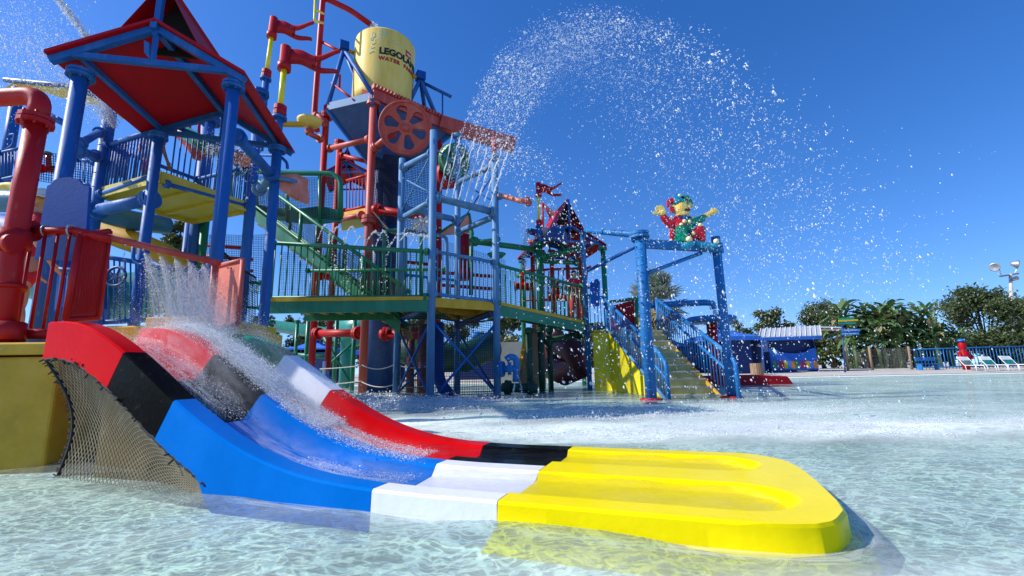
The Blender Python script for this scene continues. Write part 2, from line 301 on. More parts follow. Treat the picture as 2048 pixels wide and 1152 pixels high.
# ================================================================== SETTING
def ground_mat():
    mt, n, L, b = new_mat('pool floor plaster'); tc = n.new("ShaderNodeTexCoord")
    n1 = n.new("ShaderNodeTexNoise"); n1.inputs['Scale'].default_value = 0.8; n1.inputs['Detail'].default_value = 8; L.new(tc.outputs['Object'], n1.inputs[0])
    cr = n.new("ShaderNodeValToRGB"); cr.color_ramp.elements[0].position = .3; cr.color_ramp.elements[1].position = .7
    cr.color_ramp.elements[0].color = (0.74, 0.80, 0.70, 1); cr.color_ramp.elements[1].color = (0.90, 0.93, 0.85, 1)
    L.new(n1.outputs['Fac'], cr.inputs[0]); L.new(cr.outputs[0], b.inputs['Base Color']); b.inputs['Roughness'].default_value = 0.9
    return mt
def water_mat(name, gobo=0.45, tint=(0.83, 0.99, 0.95), scl=1.0, foam=True, bump=1.0):
    mt = bpy.data.materials.new(name); mt.use_nodes = True; n = mt.node_tree.nodes; L = mt.node_tree.links; n.clear()
    out = n.new("ShaderNodeOutputMaterial"); tc = n.new("ShaderNodeTexCoord"); mp = n.new("ShaderNodeMapping"); L.new(tc.outputs['Object'], mp.inputs[0])
    mp.inputs['Scale'].default_value = (0.55 * scl, 1.0 * scl, 1); mp.inputs['Rotation'].default_value = (0, 0, 0.25)
    def noise(sc_, det, vec, dist=0.0):
        q = n.new("ShaderNodeTexNoise"); q.inputs['Scale'].default_value = sc_; q.inputs['Detail'].default_value = det; q.inputs['Distortion'].default_value = dist; L.new(vec, q.inputs[0]); return q.outputs['Fac']
    def math_(op, a, b_):
        q = n.new("ShaderNodeMath"); q.operation = op
        for i, x in enumerate((a, b_)):
            if isinstance(x, (int, float)): q.inputs[i].default_value = x
            else: L.new(x, q.inputs[i])
        return q.outputs[0]
    h = math_('ADD', math_('MULTIPLY', noise(3.2, 3, mp.outputs[0], 0.6), 1.0), math_('MULTIPLY', noise(12, 4, mp.outputs[0], 0.9), 0.45))
    h = math_('ADD', h, math_('MULTIPLY', noise(38, 3, mp.outputs[0], 0.5), 0.14))
    bp = n.new("ShaderNodeBump"); bp.inputs['Strength'].default_value = 1.0; bp.inputs['Distance'].default_value = 0.032 * bump / scl; L.new(h, bp.inputs['Height'])
    # caustic light veins drawn into the surface's transparent tint
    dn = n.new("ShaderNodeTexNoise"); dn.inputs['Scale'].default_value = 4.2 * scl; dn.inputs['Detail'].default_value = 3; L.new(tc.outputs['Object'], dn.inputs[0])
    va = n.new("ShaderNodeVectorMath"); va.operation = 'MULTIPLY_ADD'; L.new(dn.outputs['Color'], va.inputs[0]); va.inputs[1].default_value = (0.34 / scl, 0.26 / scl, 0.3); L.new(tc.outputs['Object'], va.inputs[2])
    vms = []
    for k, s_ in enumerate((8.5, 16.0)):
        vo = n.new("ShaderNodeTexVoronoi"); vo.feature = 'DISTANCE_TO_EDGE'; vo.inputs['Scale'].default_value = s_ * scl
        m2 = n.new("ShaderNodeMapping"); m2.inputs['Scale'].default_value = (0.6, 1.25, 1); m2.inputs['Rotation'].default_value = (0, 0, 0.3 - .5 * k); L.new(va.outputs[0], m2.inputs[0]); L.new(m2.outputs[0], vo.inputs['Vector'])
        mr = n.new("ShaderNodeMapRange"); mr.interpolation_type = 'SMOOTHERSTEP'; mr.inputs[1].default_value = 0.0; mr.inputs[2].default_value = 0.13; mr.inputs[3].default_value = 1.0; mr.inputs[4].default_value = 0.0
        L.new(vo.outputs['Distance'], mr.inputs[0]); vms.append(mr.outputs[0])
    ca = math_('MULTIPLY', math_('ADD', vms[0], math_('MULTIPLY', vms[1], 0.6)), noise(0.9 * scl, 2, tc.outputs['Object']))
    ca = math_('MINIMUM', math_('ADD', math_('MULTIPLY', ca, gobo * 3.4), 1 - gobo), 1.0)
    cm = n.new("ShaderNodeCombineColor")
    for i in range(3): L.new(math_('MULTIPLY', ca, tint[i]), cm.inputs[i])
    tr = n.new("ShaderNodeBsdfTransparent"); L.new(cm.outputs[0], tr.inputs[0])
    gl = n.new("ShaderNodeBsdfGlossy"); gl.inputs['Roughness'].default_value = 0.06; L.new(bp.outputs[0], gl.inputs['Normal']); gl.inputs['Color'].default_value = (1, 1, 1, 1)
    fr = n.new("ShaderNodeFresnel"); fr.inputs['IOR'].default_value = 1.33; L.new(bp.outputs[0], fr.inputs['Normal'])
    mx = n.new("ShaderNodeMixShader"); L.new(math_('MULTIPLY', fr.outputs[0], 0.40 if foam else 0.22), mx.inputs[0]); L.new(tr.outputs[0], mx.inputs[1]); L.new(gl.outputs[0], mx.inputs[2])
    # aerated milky water
    df = n.new("ShaderNodeBsdfDiffuse"); df.inputs[0].default_value = (0.86, 0.94, 0.88, 1); L.new(bp.outputs[0], df.inputs['Normal'])
    mk = noise(1.1, 5, mp.outputs[0], 0.4); mr = n.new("ShaderNodeMapRange"); mr.inputs[1].default_value = 0.35; mr.inputs[2].default_value = 0.75; mr.inputs[3].default_value = 0.07 if foam else 0.0; mr.inputs[4].default_value = 0.28 if foam else 0.01
    L.new(mk, mr.inputs[0]); fac = mr.outputs[0]
    if foam:
        sx = n.new("ShaderNodeSeparateXYZ"); L.new(tc.outputs['Object'], sx.inputs[0])
        # churned strips where the jets land and where the slides run out
        for (cx, cy, wx, wy, amt) in ((3.6, 5.0, 3.6, 0.62, 0.75), (3.0, 7.0, 4.0, 1.6, 0.35), (-2.1, 10.4, 2.2, 0.8, 0.55), (-0.6, 5.4, 1.6, 0.6, 0.35), (-1.6, 6.5, 1.2, 0.6, 0.6), (1.2, 1.3, 1.8, 0.35, 0.45)):
            a = math_('DIVIDE', math_('SUBTRACT', sx.outputs[0], cx), wx); b_ = math_('DIVIDE', math_('SUBTRACT', sx.outputs[1], cy), wy)
            g = math_('POWER', 2.718, math_('MULTIPLY', math_('ADD', math_('MULTIPLY', a, a), math_('MULTIPLY', b_, b_)), -1.0))
            fac = math_('ADD', fac, math_('MULTIPLY', math_('MULTIPLY', g, amt), math_('ADD', math_('MULTIPLY', noise(14, 6, mp.outputs[0], 0.8), 1.5), 0.15)))
        fac = math_('MINIMUM', fac, 0.92)
    m3 = n.new("ShaderNodeMixShader"); L.new(fac, m3.inputs[0]); L.new(mx.outputs[0], m3.inputs[1]); L.new(df.outputs[0], m3.inputs[2])
    L.new(m3.outputs[0], out.inputs[0]); return mt
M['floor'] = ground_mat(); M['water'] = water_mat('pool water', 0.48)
M['film'] = water_mat('shallow running water', 0.05, (1.0, 1.0, 1.0), 1.2, False, 0.3)
WL = 0.038                                     # water level
def gz(y): return -0.05 if y < 23.5 else (-0.05 + (y - 23.5) * 0.03 if y < 27.5 else min(0.07 + (y - 27.5) * 0.038, 0.38))
b = MB(); ys = [-6, 0, 5, 10, 16, 22, 24, 26, 27.0]
for i in range(len(ys) - 1): b.add([(-90, ys[i], gz(ys[i])), (90, ys[i], gz(ys[i])), (90, ys[i + 1], gz(ys[i + 1])), (-90, ys[i + 1], gz(ys[i + 1]))], [(0, 1, 2, 3)])
b.build('pool_floor', 'floor', kind='structure')
b = MB(); ys = [27.0, 27.5, 30, 34, 40, 60, 200, 1500]
for i in range(len(ys) - 1): b.add([(-1500, ys[i], gz(ys[i])), (1500, ys[i], gz(ys[i])), (1500, ys[i + 1], gz(ys[i + 1])), (-1500, ys[i + 1], gz(ys[i + 1]))], [(0, 1, 2, 3)])
b.build('ground', 'concrete', kind='structure')
nx, ny = 150, 120                                    # water: really rippled close to the camera, flat sheet beyond
xs = np.linspace(-7, 7, nx); yy = np.linspace(0.3, 9.0, ny); X, Y = np.meshgrid(xs, yy)
edge = np.minimum(np.minimum((X + 7) / 1.5, (7 - X) / 1.5), np.minimum((9 - Y) / 2.5, 1)).clip(0, 1)
Z = 0
for k in range(16):
    a = npr.uniform(0, 2 * np.pi); fr_ = npr.uniform(3, 14); Z = Z + np.sin(fr_ * (X * np.cos(a) * .7 + Y * np.sin(a)) + npr.uniform(0, 6)) * 0.011 / fr_ * 3
Z = Z * edge + WL; vv = np.stack([X, Y, Z], -1).reshape(-1, 3)
q = (np.arange(ny - 1)[:, None] * nx + np.arange(nx - 1)[None]).ravel()
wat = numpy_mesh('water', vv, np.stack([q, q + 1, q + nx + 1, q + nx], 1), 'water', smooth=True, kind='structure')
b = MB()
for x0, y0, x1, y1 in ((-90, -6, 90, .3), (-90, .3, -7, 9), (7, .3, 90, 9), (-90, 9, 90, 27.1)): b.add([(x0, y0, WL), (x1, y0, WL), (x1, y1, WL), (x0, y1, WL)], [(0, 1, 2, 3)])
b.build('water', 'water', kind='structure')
b = MB()
for px0, px1, dy in ((1440, 2300, 0),):
    pass
# coping strip of pale stone at the far edge
MB().box((20, 27.3, 0.02), (160, 0.4, 0.15)).build('kerb', 'concrete', kind='structure')
# ================================================================== THE RACING SLIDE
SU = Vec((-.94, .34, 0)).normalized(); SW = Vec((.34, .94, 0)).normalized(); SO = G(743, 981, .14); SO.z = 0
PS = [-3, -.2, .13, .45, .8, 1.09, 1.45, 1.71, 1.99, 2.17, 2.33, 2.5, 2.68, 3.2]
PZ = [.14, .14, .15, .18, .26, .37, .55, .71, .87, .96, 1.03, 1.09, 1.12, 1.125]
def _rim(s): return float(np.interp(s, PS, PZ))
def rim(s): return sum(_rim(s + d) for d in (-.12, -.06, 0, .06, .12)) / 5
def SP(s, t, z): return SO + SU * s + SW * t + Vec((0, 0, z))
def nrm_s(s): e = .03; dz = (rim(s + e) - rim(s - e)) / (2 * e); v = (Vec((0, 0, 1)) - SU * dz); return v.normalized()
def depth(s): return float(np.interp(s, [-.6, -.1, .5, 1.3, 2.2, 2.7], [.040, .055, .10, .20, .22, .16]))
slide = thing('water_slide', SP(1, .7, 0), 'two-lane block-coloured water slide running down into the yellow splash pad', 'water slide')
def lane(t0, side, sa, sb, mat, name='slide_section'):
    S = np.linspace(sa, sb, max(8, int((sb - sa) / .05) + 1)); b = MB(); rows = []
    hw = (.15, .20, .58, .63, .775) if side == 0 else (.775, .92, .97, 1.30, 1.35, 1.52)
    for s in S:
        d = depth(s); z = rim(s); nn = nrm_s(s)
        k_l = max(0, min(1, (1.08 - s) / .16)); low = .27 + (max(.27, (z + .06) / nn.z) - .27) * k_l
        if side == 0: sec = [(0.0, -low), (0.0, -.012), (.012, 0), (.138, 0), (.152, -.012), (.20, -d), (.40, -d - .012), (.58, -d), (.625, -.012), (.64, 0), (.775, 0), (.775, -.26)]
        else: sec = [(.777, -.26), (.777, 0), (.905, 0), (.92, -.012), (.97, -d), (1.15, -d - .012), (1.30, -d), (1.345, -.012), (1.36, 0), (1.508, 0), (1.52, -.012), (1.52, -low)]
        rows.append([SP(s, t, z) + nn * o for t, o in sec])
    n_ = len(rows[0]); vs = [p for r_ in rows for p in r_]
    fs = [(i * n_ + k, i * n_ + k + 1, (i + 1) * n_ + k + 1, (i + 1) * n_ + k) for i in range(len(rows) - 1) for k in range(n_ - 1)]
    b.add(vs, fs, False)
    b.f.append(list(range(n_))); b.s.append(False); b.f.append([(len(rows) - 1) * n_ + k for k in range(n_)][::-1]); b.s.append(False)
    o = b.build(name, mat, slide); me = o.data
    for p in me.polygons: p.use_smooth = len(p.vertices) == 4
    try: me.set_sharp_from_angle(angle=math.radians(28))
    except Exception: pass
    return o
g_ = .002
lane(0, 0, 2.0 + g_, 2.9, 'sred'); lane(0, 0, 1.47 + g_, 2.0 - g_, 'sblack'); lane(0, 0, 0 + g_, 1.47 - g_, 'sblue'); lane(0, 0, -.66 + g_, 0 - g_, 'swhite')
lane(0, 1, 2.03 + g_, 2.9, 'sgreen'); lane(0, 1, 1.47 + g_, 2.03 - g_, 'swhite'); lane(0, 1, 0 + g_, 1.47 - g_, 'sred'); lane(0, 1, -.66 + g_, 0 - g_, 'sblack')
# yellow splash pad: one moulded piece with two troughs and a rounded end
OT = [0, .004, .02, .05, .1, .15, .26, .42, .73, 1.0, 1.14, 1.3, 1.37, 1.44, 1.49, 1.512, 1.52]
OS = [-1.62, -1.70, -1.80, -1.89, -1.95, -1.98, -2.03, -2.05, -2.06, -2.06, -2.05, -2.02, -1.98, -1.92, -1.85, -1.78, -1.70]
def trough(s, t):
    def one(t0, t1, e):
        c = (t0 + t1) / 2; hwid = (t1 - t0) / 2; ds = max(0, (e + hwid * 1.1) - s) if s < e + hwid * 1.1 else 0
        dd = hwid - math.hypot(t - c, ds / 1.1); return max(0, min(1, dd / .055))
    k = max(one(.15, .63, -1.90), one(.92, 1.36, -1.86)); return k * k * (3 - 2 * k) * .040
na, nb = 110, 130; vs = []; fs = []
tt = [1.52 * (.5 - .5 * math.cos(math.pi * k / (nb - 1))) * .35 + 1.52 * k / (nb - 1) * .65 for k in range(nb)]
for i in range(na):
    for k in range(nb):
        e = float(np.interp(tt[k], OT, OS)); s = -.662 + (e + .662) * i / (na - 1)
        edge_ = min(tt[k], 1.52 - tt[k], (s - e)); rr_ = .014; z = .14 - (rr_ - math.sqrt(max(0, rr_ ** 2 - (rr_ - min(edge_, rr_)) ** 2)))
        vs.append(SP(s, tt[k], z - trough(s, tt[k])))
fs = [(i * nb + k, (i + 1) * nb + k, (i + 1) * nb + k + 1, i * nb + k + 1) for i in range(na - 1) for k in range(nb - 1)]
b = MB(); b.add(vs, [f[::-1] for f in fs], True)
ringi = [i * nb for i in range(na)] + [(na - 1) * nb + k for k in range(1, nb)] + [i * nb + nb - 1 for i in range(na - 2, -1, -1)]
cen = SP(-1.2, .76, 0); rp = [vs[i] for i in ringi]; low = [p + Vec((0, 0, -p.z + .038)) + Vec((p.x - cen.x, p.y - cen.y, 0)).normalized() * .004 for p in rp]
low2 = []
for p in rp:
    dv = (p - cen); dv.z = 0; low2.append(Vec((p.x, p.y, -.06)) + dv.normalized() * .10)
n_ = len(rp); b.add(rp + low + low2, [(k, k + 1, n_ + k + 1, n_ + k) for k in range(n_ - 1)] + [(n_ + k, n_ + k + 1, 2 * n_ + k + 1, 2 * n_ + k) for k in range(n_ - 1)], True)
o = b.build('splash_pad', 'syellow', slide); o.data.set_sharp_from_angle(angle=math.radians(40))
b = MB()      # water lying in the two troughs
for t0, t1, e in ((.155, .625, -1.82), (.925, 1.345, -1.78)):
    ns_, ns2 = 44, 12; vs = []
    for i in range(ns_):
        for k in range(ns2):
            s = .55 + (e - .55) * i / (ns_ - 1); c = (t0 + t1) / 2; hw_ = (t1 - t0) / 2
            if s < e + hw_: hw_ *= math.sqrt(max(0.02, 1 - ((e + hw_ - s) / hw_) ** 2))
            z = .127 + max(0, rim(s) - .142) * .6 + .004 * math.sin(s * 13 + k) + .003 * math.sin(k * 1.7 - s * 31)
            vs.append(SP(s, c + hw_ * (2 * k / (ns2 - 1) - 1), z))
    b.add(vs, [(i * ns2 + k, (i + 1) * ns2 + k, (i + 1) * ns2 + k + 1, i * ns2 + k + 1) for i in range(ns_ - 1) for k in range(ns2 - 1)], True)
b.build('trough_water', 'film', slide)
fo = thing('foam_line', SP(-1.2, .7, WL), 'thin broken foam line where the pool laps the yellow pad and slide sides', 'foam')
def fring(pts, w_): sheet('foam_ribbon', 'runnel', [[Vec((p.x, p.y, WL + .006)) + n_ * (w_ * v - .01) for v in (0, .25, .5, .75, 1)] for p, n_ in pts], fo)
rr_ = [(p, (Vec((p.x, p.y, 0)) - Vec((cen.x, cen.y, 0))).normalized()) for p in rp[::3]]
fring(rr_, .13); fring([(SP(s_, 0, 0), -SW) for s_ in np.linspace(-.66, 1.05, 30)], .10)
# rope net hung under the slide's near edge, laced along the top
def sb_(s): return SP(s, 0.01, rim(s)) - nrm_s(s) * .27
nt_ = thing('rope_net', sb_(2.2), 'white rope safety net laced under the near edge of the red and black slide top', 'net')
b = MB(); S = np.linspace(2.88, 1.02, 27)
def npt(s, v):
    top = sb_(s); k = (2.88 - s) / 1.86; foot = SP(2.75 - 1.62 * k, .12 * (1 - k), .02); q = top.lerp(foot, v)
    return q + SW * (.10 * math.sin(v * math.pi) * (1 - k) ) + SU * (-.05 * math.sin(v * math.pi)) * (1 - k)
nu, nv = 34, 28
for i in range(nu + 1):
    for dr in (1, -1):
        pts = []
        for j in range(nv + 1):
            x = i + dr * j * .55
            if 0 <= x <= nu: pts.append(npt(2.88 - 1.86 * x / nu, j / nv))
        if len(pts) > 1: b.tube(pts, .0033, 4, False)
for x0 in range(1, 16):
    for dr, base in ((1, 0), (-1, nu)):
        pts = []
        for j in range(nv + 1):
            x = base + dr * (j * .55 - x0)
            if 0 <= x <= nu: pts.append(npt(2.88 - 1.86 * x / nu, j / nv))
        if len(pts) > 1: b.tube(pts, .0033, 4, False)
b.build('netting', 'netrope', nt_)
b = MB(); pts = [sb_(s) for s in np.linspace(2.88, 1.02, 90)]
b.tube([p + Vec((rnd.uniform(-.008, .008), 0, rnd.uniform(-.008, .008))) for p in pts], .012, 6)
for p in pts[::2]: b.tube([p, p + Vec((rnd.uniform(-.03, .03), rnd.uniform(-.03, .01), rnd.uniform(-.04, .035)))], .006, 4)
b.build('lacing', 'black', nt_)
b = MB(); pts = [npt(2.88, v / 40) for v in range(41)]; b.tube(pts, .013, 6)
for p in pts: b.tube([p, p + Vec((-.035, 0, rnd.uniform(-.03, .03)))], .005, 4)
b.build('side_lacing', 'black', nt_)
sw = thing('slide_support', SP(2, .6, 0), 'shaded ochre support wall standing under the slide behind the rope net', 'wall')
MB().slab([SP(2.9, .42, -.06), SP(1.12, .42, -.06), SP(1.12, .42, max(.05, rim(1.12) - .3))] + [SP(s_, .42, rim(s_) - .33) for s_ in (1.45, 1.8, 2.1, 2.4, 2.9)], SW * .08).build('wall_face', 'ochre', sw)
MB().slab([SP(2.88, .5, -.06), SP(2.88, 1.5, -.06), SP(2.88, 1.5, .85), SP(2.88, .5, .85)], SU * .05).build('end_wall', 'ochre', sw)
# yellow base box under the slide platform
by = 3.78; bx1 = P(107, 800, by).x
pb = thing('slide_platform', (bx1 - 2, by + 1, -.2), 'yellow base box carrying the slide platform beside the rope net', 'platform')
MB().slab([(bx1, by, -.22), (bx1, by + 2.6, -.22), (-9.5, by + 2.2, -.22), (-9.5, by - .6, -.22)], Vec((0, 0, 1.11))).build('base_box', 'amber', pb, bevel=.02)
MB().slab([(bx1 + .10, by - .03, .905), (bx1 + .10, by + 2.7, .905), (-9.5, by + 2.2, .905), (-9.5, by - .63, .905)], Vec((0, 0, .10))).build('deck_edge', 'amber', pb, bevel=.015)
MB().slab([(bx1 + .2, by - .05, -.22), (bx1 + .2, by + .5, -.22), (-9.5, by + .3, -.22), (-9.5, by - .85, -.22)], Vec((0, 0, .2))).build('footing_lip', 'floor', pb, bevel=.02)
# raised steps behind the slide top
st_ = thing('deck_steps', P(300, 650, 5.6), 'pale yellow deck steps behind the slide entry', 'steps')
for x0, x1, y0, y1, d in ((205, 420, 668, 652, 5.0), (288, 420, 655, 634, 5.6)):
    a = P(x0, y0, d); c = P(x1, y0, d); zt = P(x0, y1, d).z
    MB().slab([(a.x, d, .9), (c.x, d, .9), (c.x, d + 1.6, .9), (a.x, d + 1.6, .9)], Vec((0, 0, zt - .9))).build('step', 'amber', st_, bevel=.02)
# ================================================================== RED RAILING, PIPE AND PANELS AT THE SLIDE ENTRY
d0 = 4.0
rp_ = thing('feed_pipe', P(20, 690, d0), 'thick red water pipe with elbow and bolted flange beside the slide entry', 'pipe')
pb0 = P(5, 735, d0); zt = V(pb0, 262); 
pa = [up(pb0, .9)] + [up(pb0, V(pb0, 250))]
MB().tube([P(-2, 745, d0), P(22, 520, d0), P(48, 380, d0), P(72, 250, d0)], .084, 16).build('riser', 'red', rp_)
b = MB(); b.bend([P(72, 250, d0), P(84, 190, d0), P(-40, 198, d0), P(-300, 178, d0)], .083, .3, 14); b.build('elbow', 'red', rp_)
b = MB(); ax = (P(72, 250, d0) - P(48, 380, d0)).normalized(); ax = (ax + Vec((0, 0, .6))).normalized(); fc = P(73, 236, d0)
b.flg(fc - ax * .03, ax, .135, .09)
for k in range(8):
    a = ax.orthogonal().normalized(); c = ax.cross(a); q = fc + (a * math.cos(k * .785) + c * math.sin(k * .785)) * .115; b.tube([q - ax * .10, q + ax * .035], .012, 6)
b.build('bolted_flange', 'red', rp_)
for (x, y) in ((22, 480), (12, 575), (10, 665)):
    b = MB(); q = P(x, y, d0 - .01); b.ring(q, P(x + 6, y - 50, d0) - q, .135, .16 if y != 575 else .04); b.build('clamp_collar', 'red', rp_)
b = MB(); b.tube([P(-60, 487, d0 - .1), P(28, 487, d0 - .1)], .058, 12); b.ring(P(25, 487, d0 - .1), (1, 0, 0), .085, .05); b.build('side_pipe', 'red', rp_)
rl = thing('entry_railing', P(60, 665, 4.15), 'red entry railing with four bars between the thick red pipe and the panel', 'railing')
MB().tube([P(60, 462, 4.15), P(150, 462, 4.2), P(220, 478, 4.3)], .042, 10).build('top_rail', 'red', rl)
MB().tube([P(28, 668, 4.15), P(108, 668, 4.15)], .048, 10).build('bottom_rail', 'red', rl)
MB().flg(P(57, 462, 4.15), (1, 0, 0), .105, .09).build('rail_flange', 'red', rl); MB().flg(P(21, 668, 4.15), (1, 0, 0), .11, .10).build('rail_flange', 'red', rl)
for x0, x1 in ((65, 32), (91, 60), (116, 85), (140, 112)): MB().tube([P(x0, 466, 4.17), P(x1, 668 if x1 < 100 else 645, 4.17)], .014, 8).build('baluster', 'red', rl)
def panel(name, label, c, mat, d=(4.3, 4.3, 4.3, 4.3), inner='red', framemat='red'):
    q = [P(x, y, dd) for (x, y), dd in zip(c, d)]; t = thing(name, q[3], label, 'panel'); nn = (q[1] - q[0]).cross(q[3] - q[0]).normalized() * .02
    cen_ = sum(q, Vec()) / 4; iq = [p.lerp(cen_, .05) for p in q]; MB().slab(iq, nn * .8).build('panel_sheet', inner, t)
    for i in range(4): MB().tube([q[i], q[(i + 1) % 4]], .026, 8).build('frame_tube', framemat, t)
    return t, q, nn
pt, pq, pn_ = panel('splash_panel', 'tall dark red panel at the left end of the spray bar', [(160, 470), (219, 462), (196, 636), (131, 640)], 'red', (4.15, 4.45, 4.45, 4.15))
for k in range(1, 12):
    a = pq[0].lerp(pq[1], k / 12); c = pq[3].lerp(pq[2], k / 12); MB().beam(a.lerp(c, .06) - pn_ * 1.4, a.lerp(c, .93) - pn_ * 1.4, .004, .004).build('panel_rib', 'red', pt)
MB().tube([P(163, 468, 4.3), P(132, 640, 4.3)], .033, 10).build('post', 'red', pt)
pt, pq, _ = panel('splash_panel', 'faded orange panel in a red frame at the right end of the spray bar', [(436, 532), (486, 520), (476, 648), (424, 655)], 'red', (5.25, 4.85, 4.85, 5.25), 'orange', 'faded')
MB().tube([P(430, 530, 4.98), P(418, 655, 4.98)], .035, 10).build('post', 'faded', pt)
nn = (pq[1] - pq[0]).cross(pq[3] - pq[0]).normalized()
for x, y in ((456, 536), (462, 536), (430, 587), (431, 596)): MB().ring(P(x, y, 4.97), nn, .007, .02).build('bolt', 'red', pt)
sbv = thing('spray_bar', P(330, 505, 4.7), 'red overhead spray bar with six nozzles above the slide entry', 'pipe')
MB().tube([P(216, 474, 4.3), P(300, 495, 4.6), P(442, 527, 5.0)], .035, 12).build('pipe', 'faded', sbv)
nozz = [(251, 486, 4.42), (287, 495, 4.55), (318, 502, 4.66), (348, 508, 4.75), (376, 514, 4.83), (404, 519, 4.9)]
for x, y, d in nozz: q = P(x, y - 2, d); MB().tube([q, q - Vec((0, 0, .05))], [.016, .009], 8).build('nozzle', 'steel', sbv)
sg = thing('sign_board', P(130, 440, 4.35), 'large royal blue sign board with a rounded top edge seen beside the lifeguard', 'sign')
oc = [(94, 372), (102, 368), (108, 360), (118, 356), (140, 354), (156, 358), (162, 366), (168, 371), (178, 373), (168, 520), (68, 519)]
MB().slab([P(x, y, 4.35) for x, y in oc], Vec((0, .035, 0))).build('board', 'sign', sg)
for x in (93, 144):
    q = P(x, 462, 4.18); MB().tube([q + Vec((0, .055 * math.cos(a), .055 * math.sin(a))) for a in [k * math.pi / 6 for k in range(13)]], .008, 6).build('ring_clip', 'steel', sg)
# ================================================================== GABLED ROOF TOWERS
def gable(name, label, FL, FR, BR, BL, ze, apexrow_f, mat='roof', tmat='blue', rb=.045, over=.12, cup=True, k=1.0, cw=.42, gap=.0):
    FL, FR, BR, BL = [Vec((p.x, p.y, ze)) for p in (FL, FR, BR, BL)]
    mf = (FL + FR) / 2; mb = (BL + BR) / 2; za = V(mf, apexrow_f); AF = Vec((mf.x, mf.y, za)); AB = Vec((mb.x, mb.y, za))
    r = thing(name, mf, label, 'roof'); fwd = (mb - mf).normalized()
    AFo, ABo = AF - fwd * over, AB + fwd * over
    for (e0, e1) in ((FL, BL), (FR, BR)):
        o0 = e0 + (e0 - AF).normalized() * over * 1.3 - fwd * over; o1 = e1 + (e1 - AB).normalized() * over * 1.3 + fwd * over
        MB().slab([AFo, o0, o1, ABo], Vec((0, 0, .05 * k))).build('roof_panel', mat, r)
        for a_, b_ in ((e0, e1),): MB().beam(a_ + (AF - e0) * .16 - Vec((0, 0, .04 * k)), b_ + (AB - e1) * .16 - Vec((0, 0, .04 * k)), rb * 1.5, rb * 1.5).build('purlin', tmat, r)
    MB().beam(AFo - Vec((0, 0, .07 * k)), ABo - Vec((0, 0, .07 * k)), rb * 1.8, rb * 2).build('ridge_beam', tmat, r)
    for (L_, R_, A_) in ((FL, FR, AF), (BL, BR, AB)):
        dn = Vec((0, 0, .07 * k)); g = thing_part('gable_truss', r)
        b = MB(); b.beam(L_ + (L_ - A_).normalized() * over - dn, A_ - dn, rb * 1.7, rb * 2); b.build('gable_truss', tmat, r)
        b = MB(); b.beam(R_ + (R_ - A_).normalized() * over - dn, A_ - dn, rb * 1.7, rb * 2); b.build('gable_rafter', tmat, r)
        q0 = L_.lerp(A_, .12) - dn; q1 = R_.lerp(A_, .12) - dn
        MB().beam(q0, q1, rb * 1.5, rb * 1.7).build('tie_beam', tmat, r)
        MB().beam((q0 + q1) / 2, A_, rb * 1.4, rb * 1.4).build('king_post', tmat, r)
    if cup:      # steep upper roof riding on the ridge
        W = (FR - FL) * .5; hgt = (za - ze); c0 = AF + fwd * .12 * k; c1 = AB - fwd * .1 * k; topd = Vec((0, 0, hgt * 1.25))
        for sgn in (-1, 1):
            e0 = c0 + W * sgn * cw - Vec((0, 0, hgt * (cw * .85) - .06)); e1 = c1 + W * sgn * cw - Vec((0, 0, hgt * (cw * .85) - .06))
            MB().slab([c0 + topd - fwd * .1, e0 - fwd * .1, e1 + fwd * .1, c1 + topd + fwd * .1], Vec((-sgn * W.normalized().x * .03, -sgn * W.normalized().y * .03, .045 * k))).build('upper_roof_panel', mat, r)
        MB().slab([c0 + fwd * .3 + topd * .93, c0 + fwd * .3 - W * cw * .9 - Vec((0, 0, hgt * cw * .7)), c0 + fwd * .3 + W * cw * .9 - Vec((0, 0, hgt * cw * .7))], fwd * .03).build('dark_infill', 'black', r)
        MB().beam(AF - Vec((0, 0, .2 * k)) , AF + topd * 1.0, rb * 1.6, rb * 1.6, fwd).build('finial_post', tmat, r)
    return r, FL, FR, BR, BL, AF, AB
def thing_part(n, r): return None
def post(p, z0, z1, r, name, label, mat='blue', cap=True, cat='post', group=None, rings=0, seg=14):
    t = thing(name, up(p, z0), label, cat, group); MB().tube([up(p, z0), up(p, z1)], r, seg).build('shaft', mat, t)
    if cap:
        b = MB(); b.flg(up(p, z1 - r * .8), (0, 0, 1), r * 1.75, r * 1.1)
        for k in range(8): a = k * .785; q = up(p, 0) + Vec((math.cos(a), math.sin(a), 0)) * r * 1.45; b.tube([up(q, z1 - r * 1.7), up(q, z1 - r * .1)], r * .12, 5)
        b.build('flange', mat, t)
    if rings:
        for k in range(rings): z = z0 + (z1 - z0) * (k + .5) / rings; MB().ring(up(p, z), (0, 0, 1), r * 1.035, .012).build('seam_band', mat, t)
    return t
ZE = 5.2
A_, B_, E_, C_ = G(163, 140, ZE), G(468, 165, ZE), G(318, 266, ZE), G(555, 292, ZE)
gFL, gFR, gBR, gBL = G(118, 108, 5.32), G(478, 146, 5.32), G(575, 296, 5.32), G(298, 262, 5.32)
r_ = gable('tower_roof', 'large red gabled roof with a steep upper roof, nearest of the red roofs', gFL, gFR, gBR, gBL, 5.32, 50, rb=.05, over=.10, cw=.46)
MB().slab([P(288, 80, 6.0), P(298, 86, 6.0), P(298, 117, 6.0), P(288, 104, 6.0)], Vec((0, .03, 0))).build('hanging_plate', 'blue', r_[0])
for p, nm, rr, rg, lb in ((A_, 'left', .098, 0, 'thick blue post under the near left corner of the big red roof'), (B_, 'right', .092, 0, 'thick blue post under the near right corner of the big red roof'),
                  (E_, '', .088, 0, 'thick blue post at the corner of the raised yellow platform'), (C_, '', .092, 16, 'thick banded blue post under the far right corner of the big red roof')):
    post(p, -.2, ZE, rr, 'support_post', lb, 'blue', rings=rg)
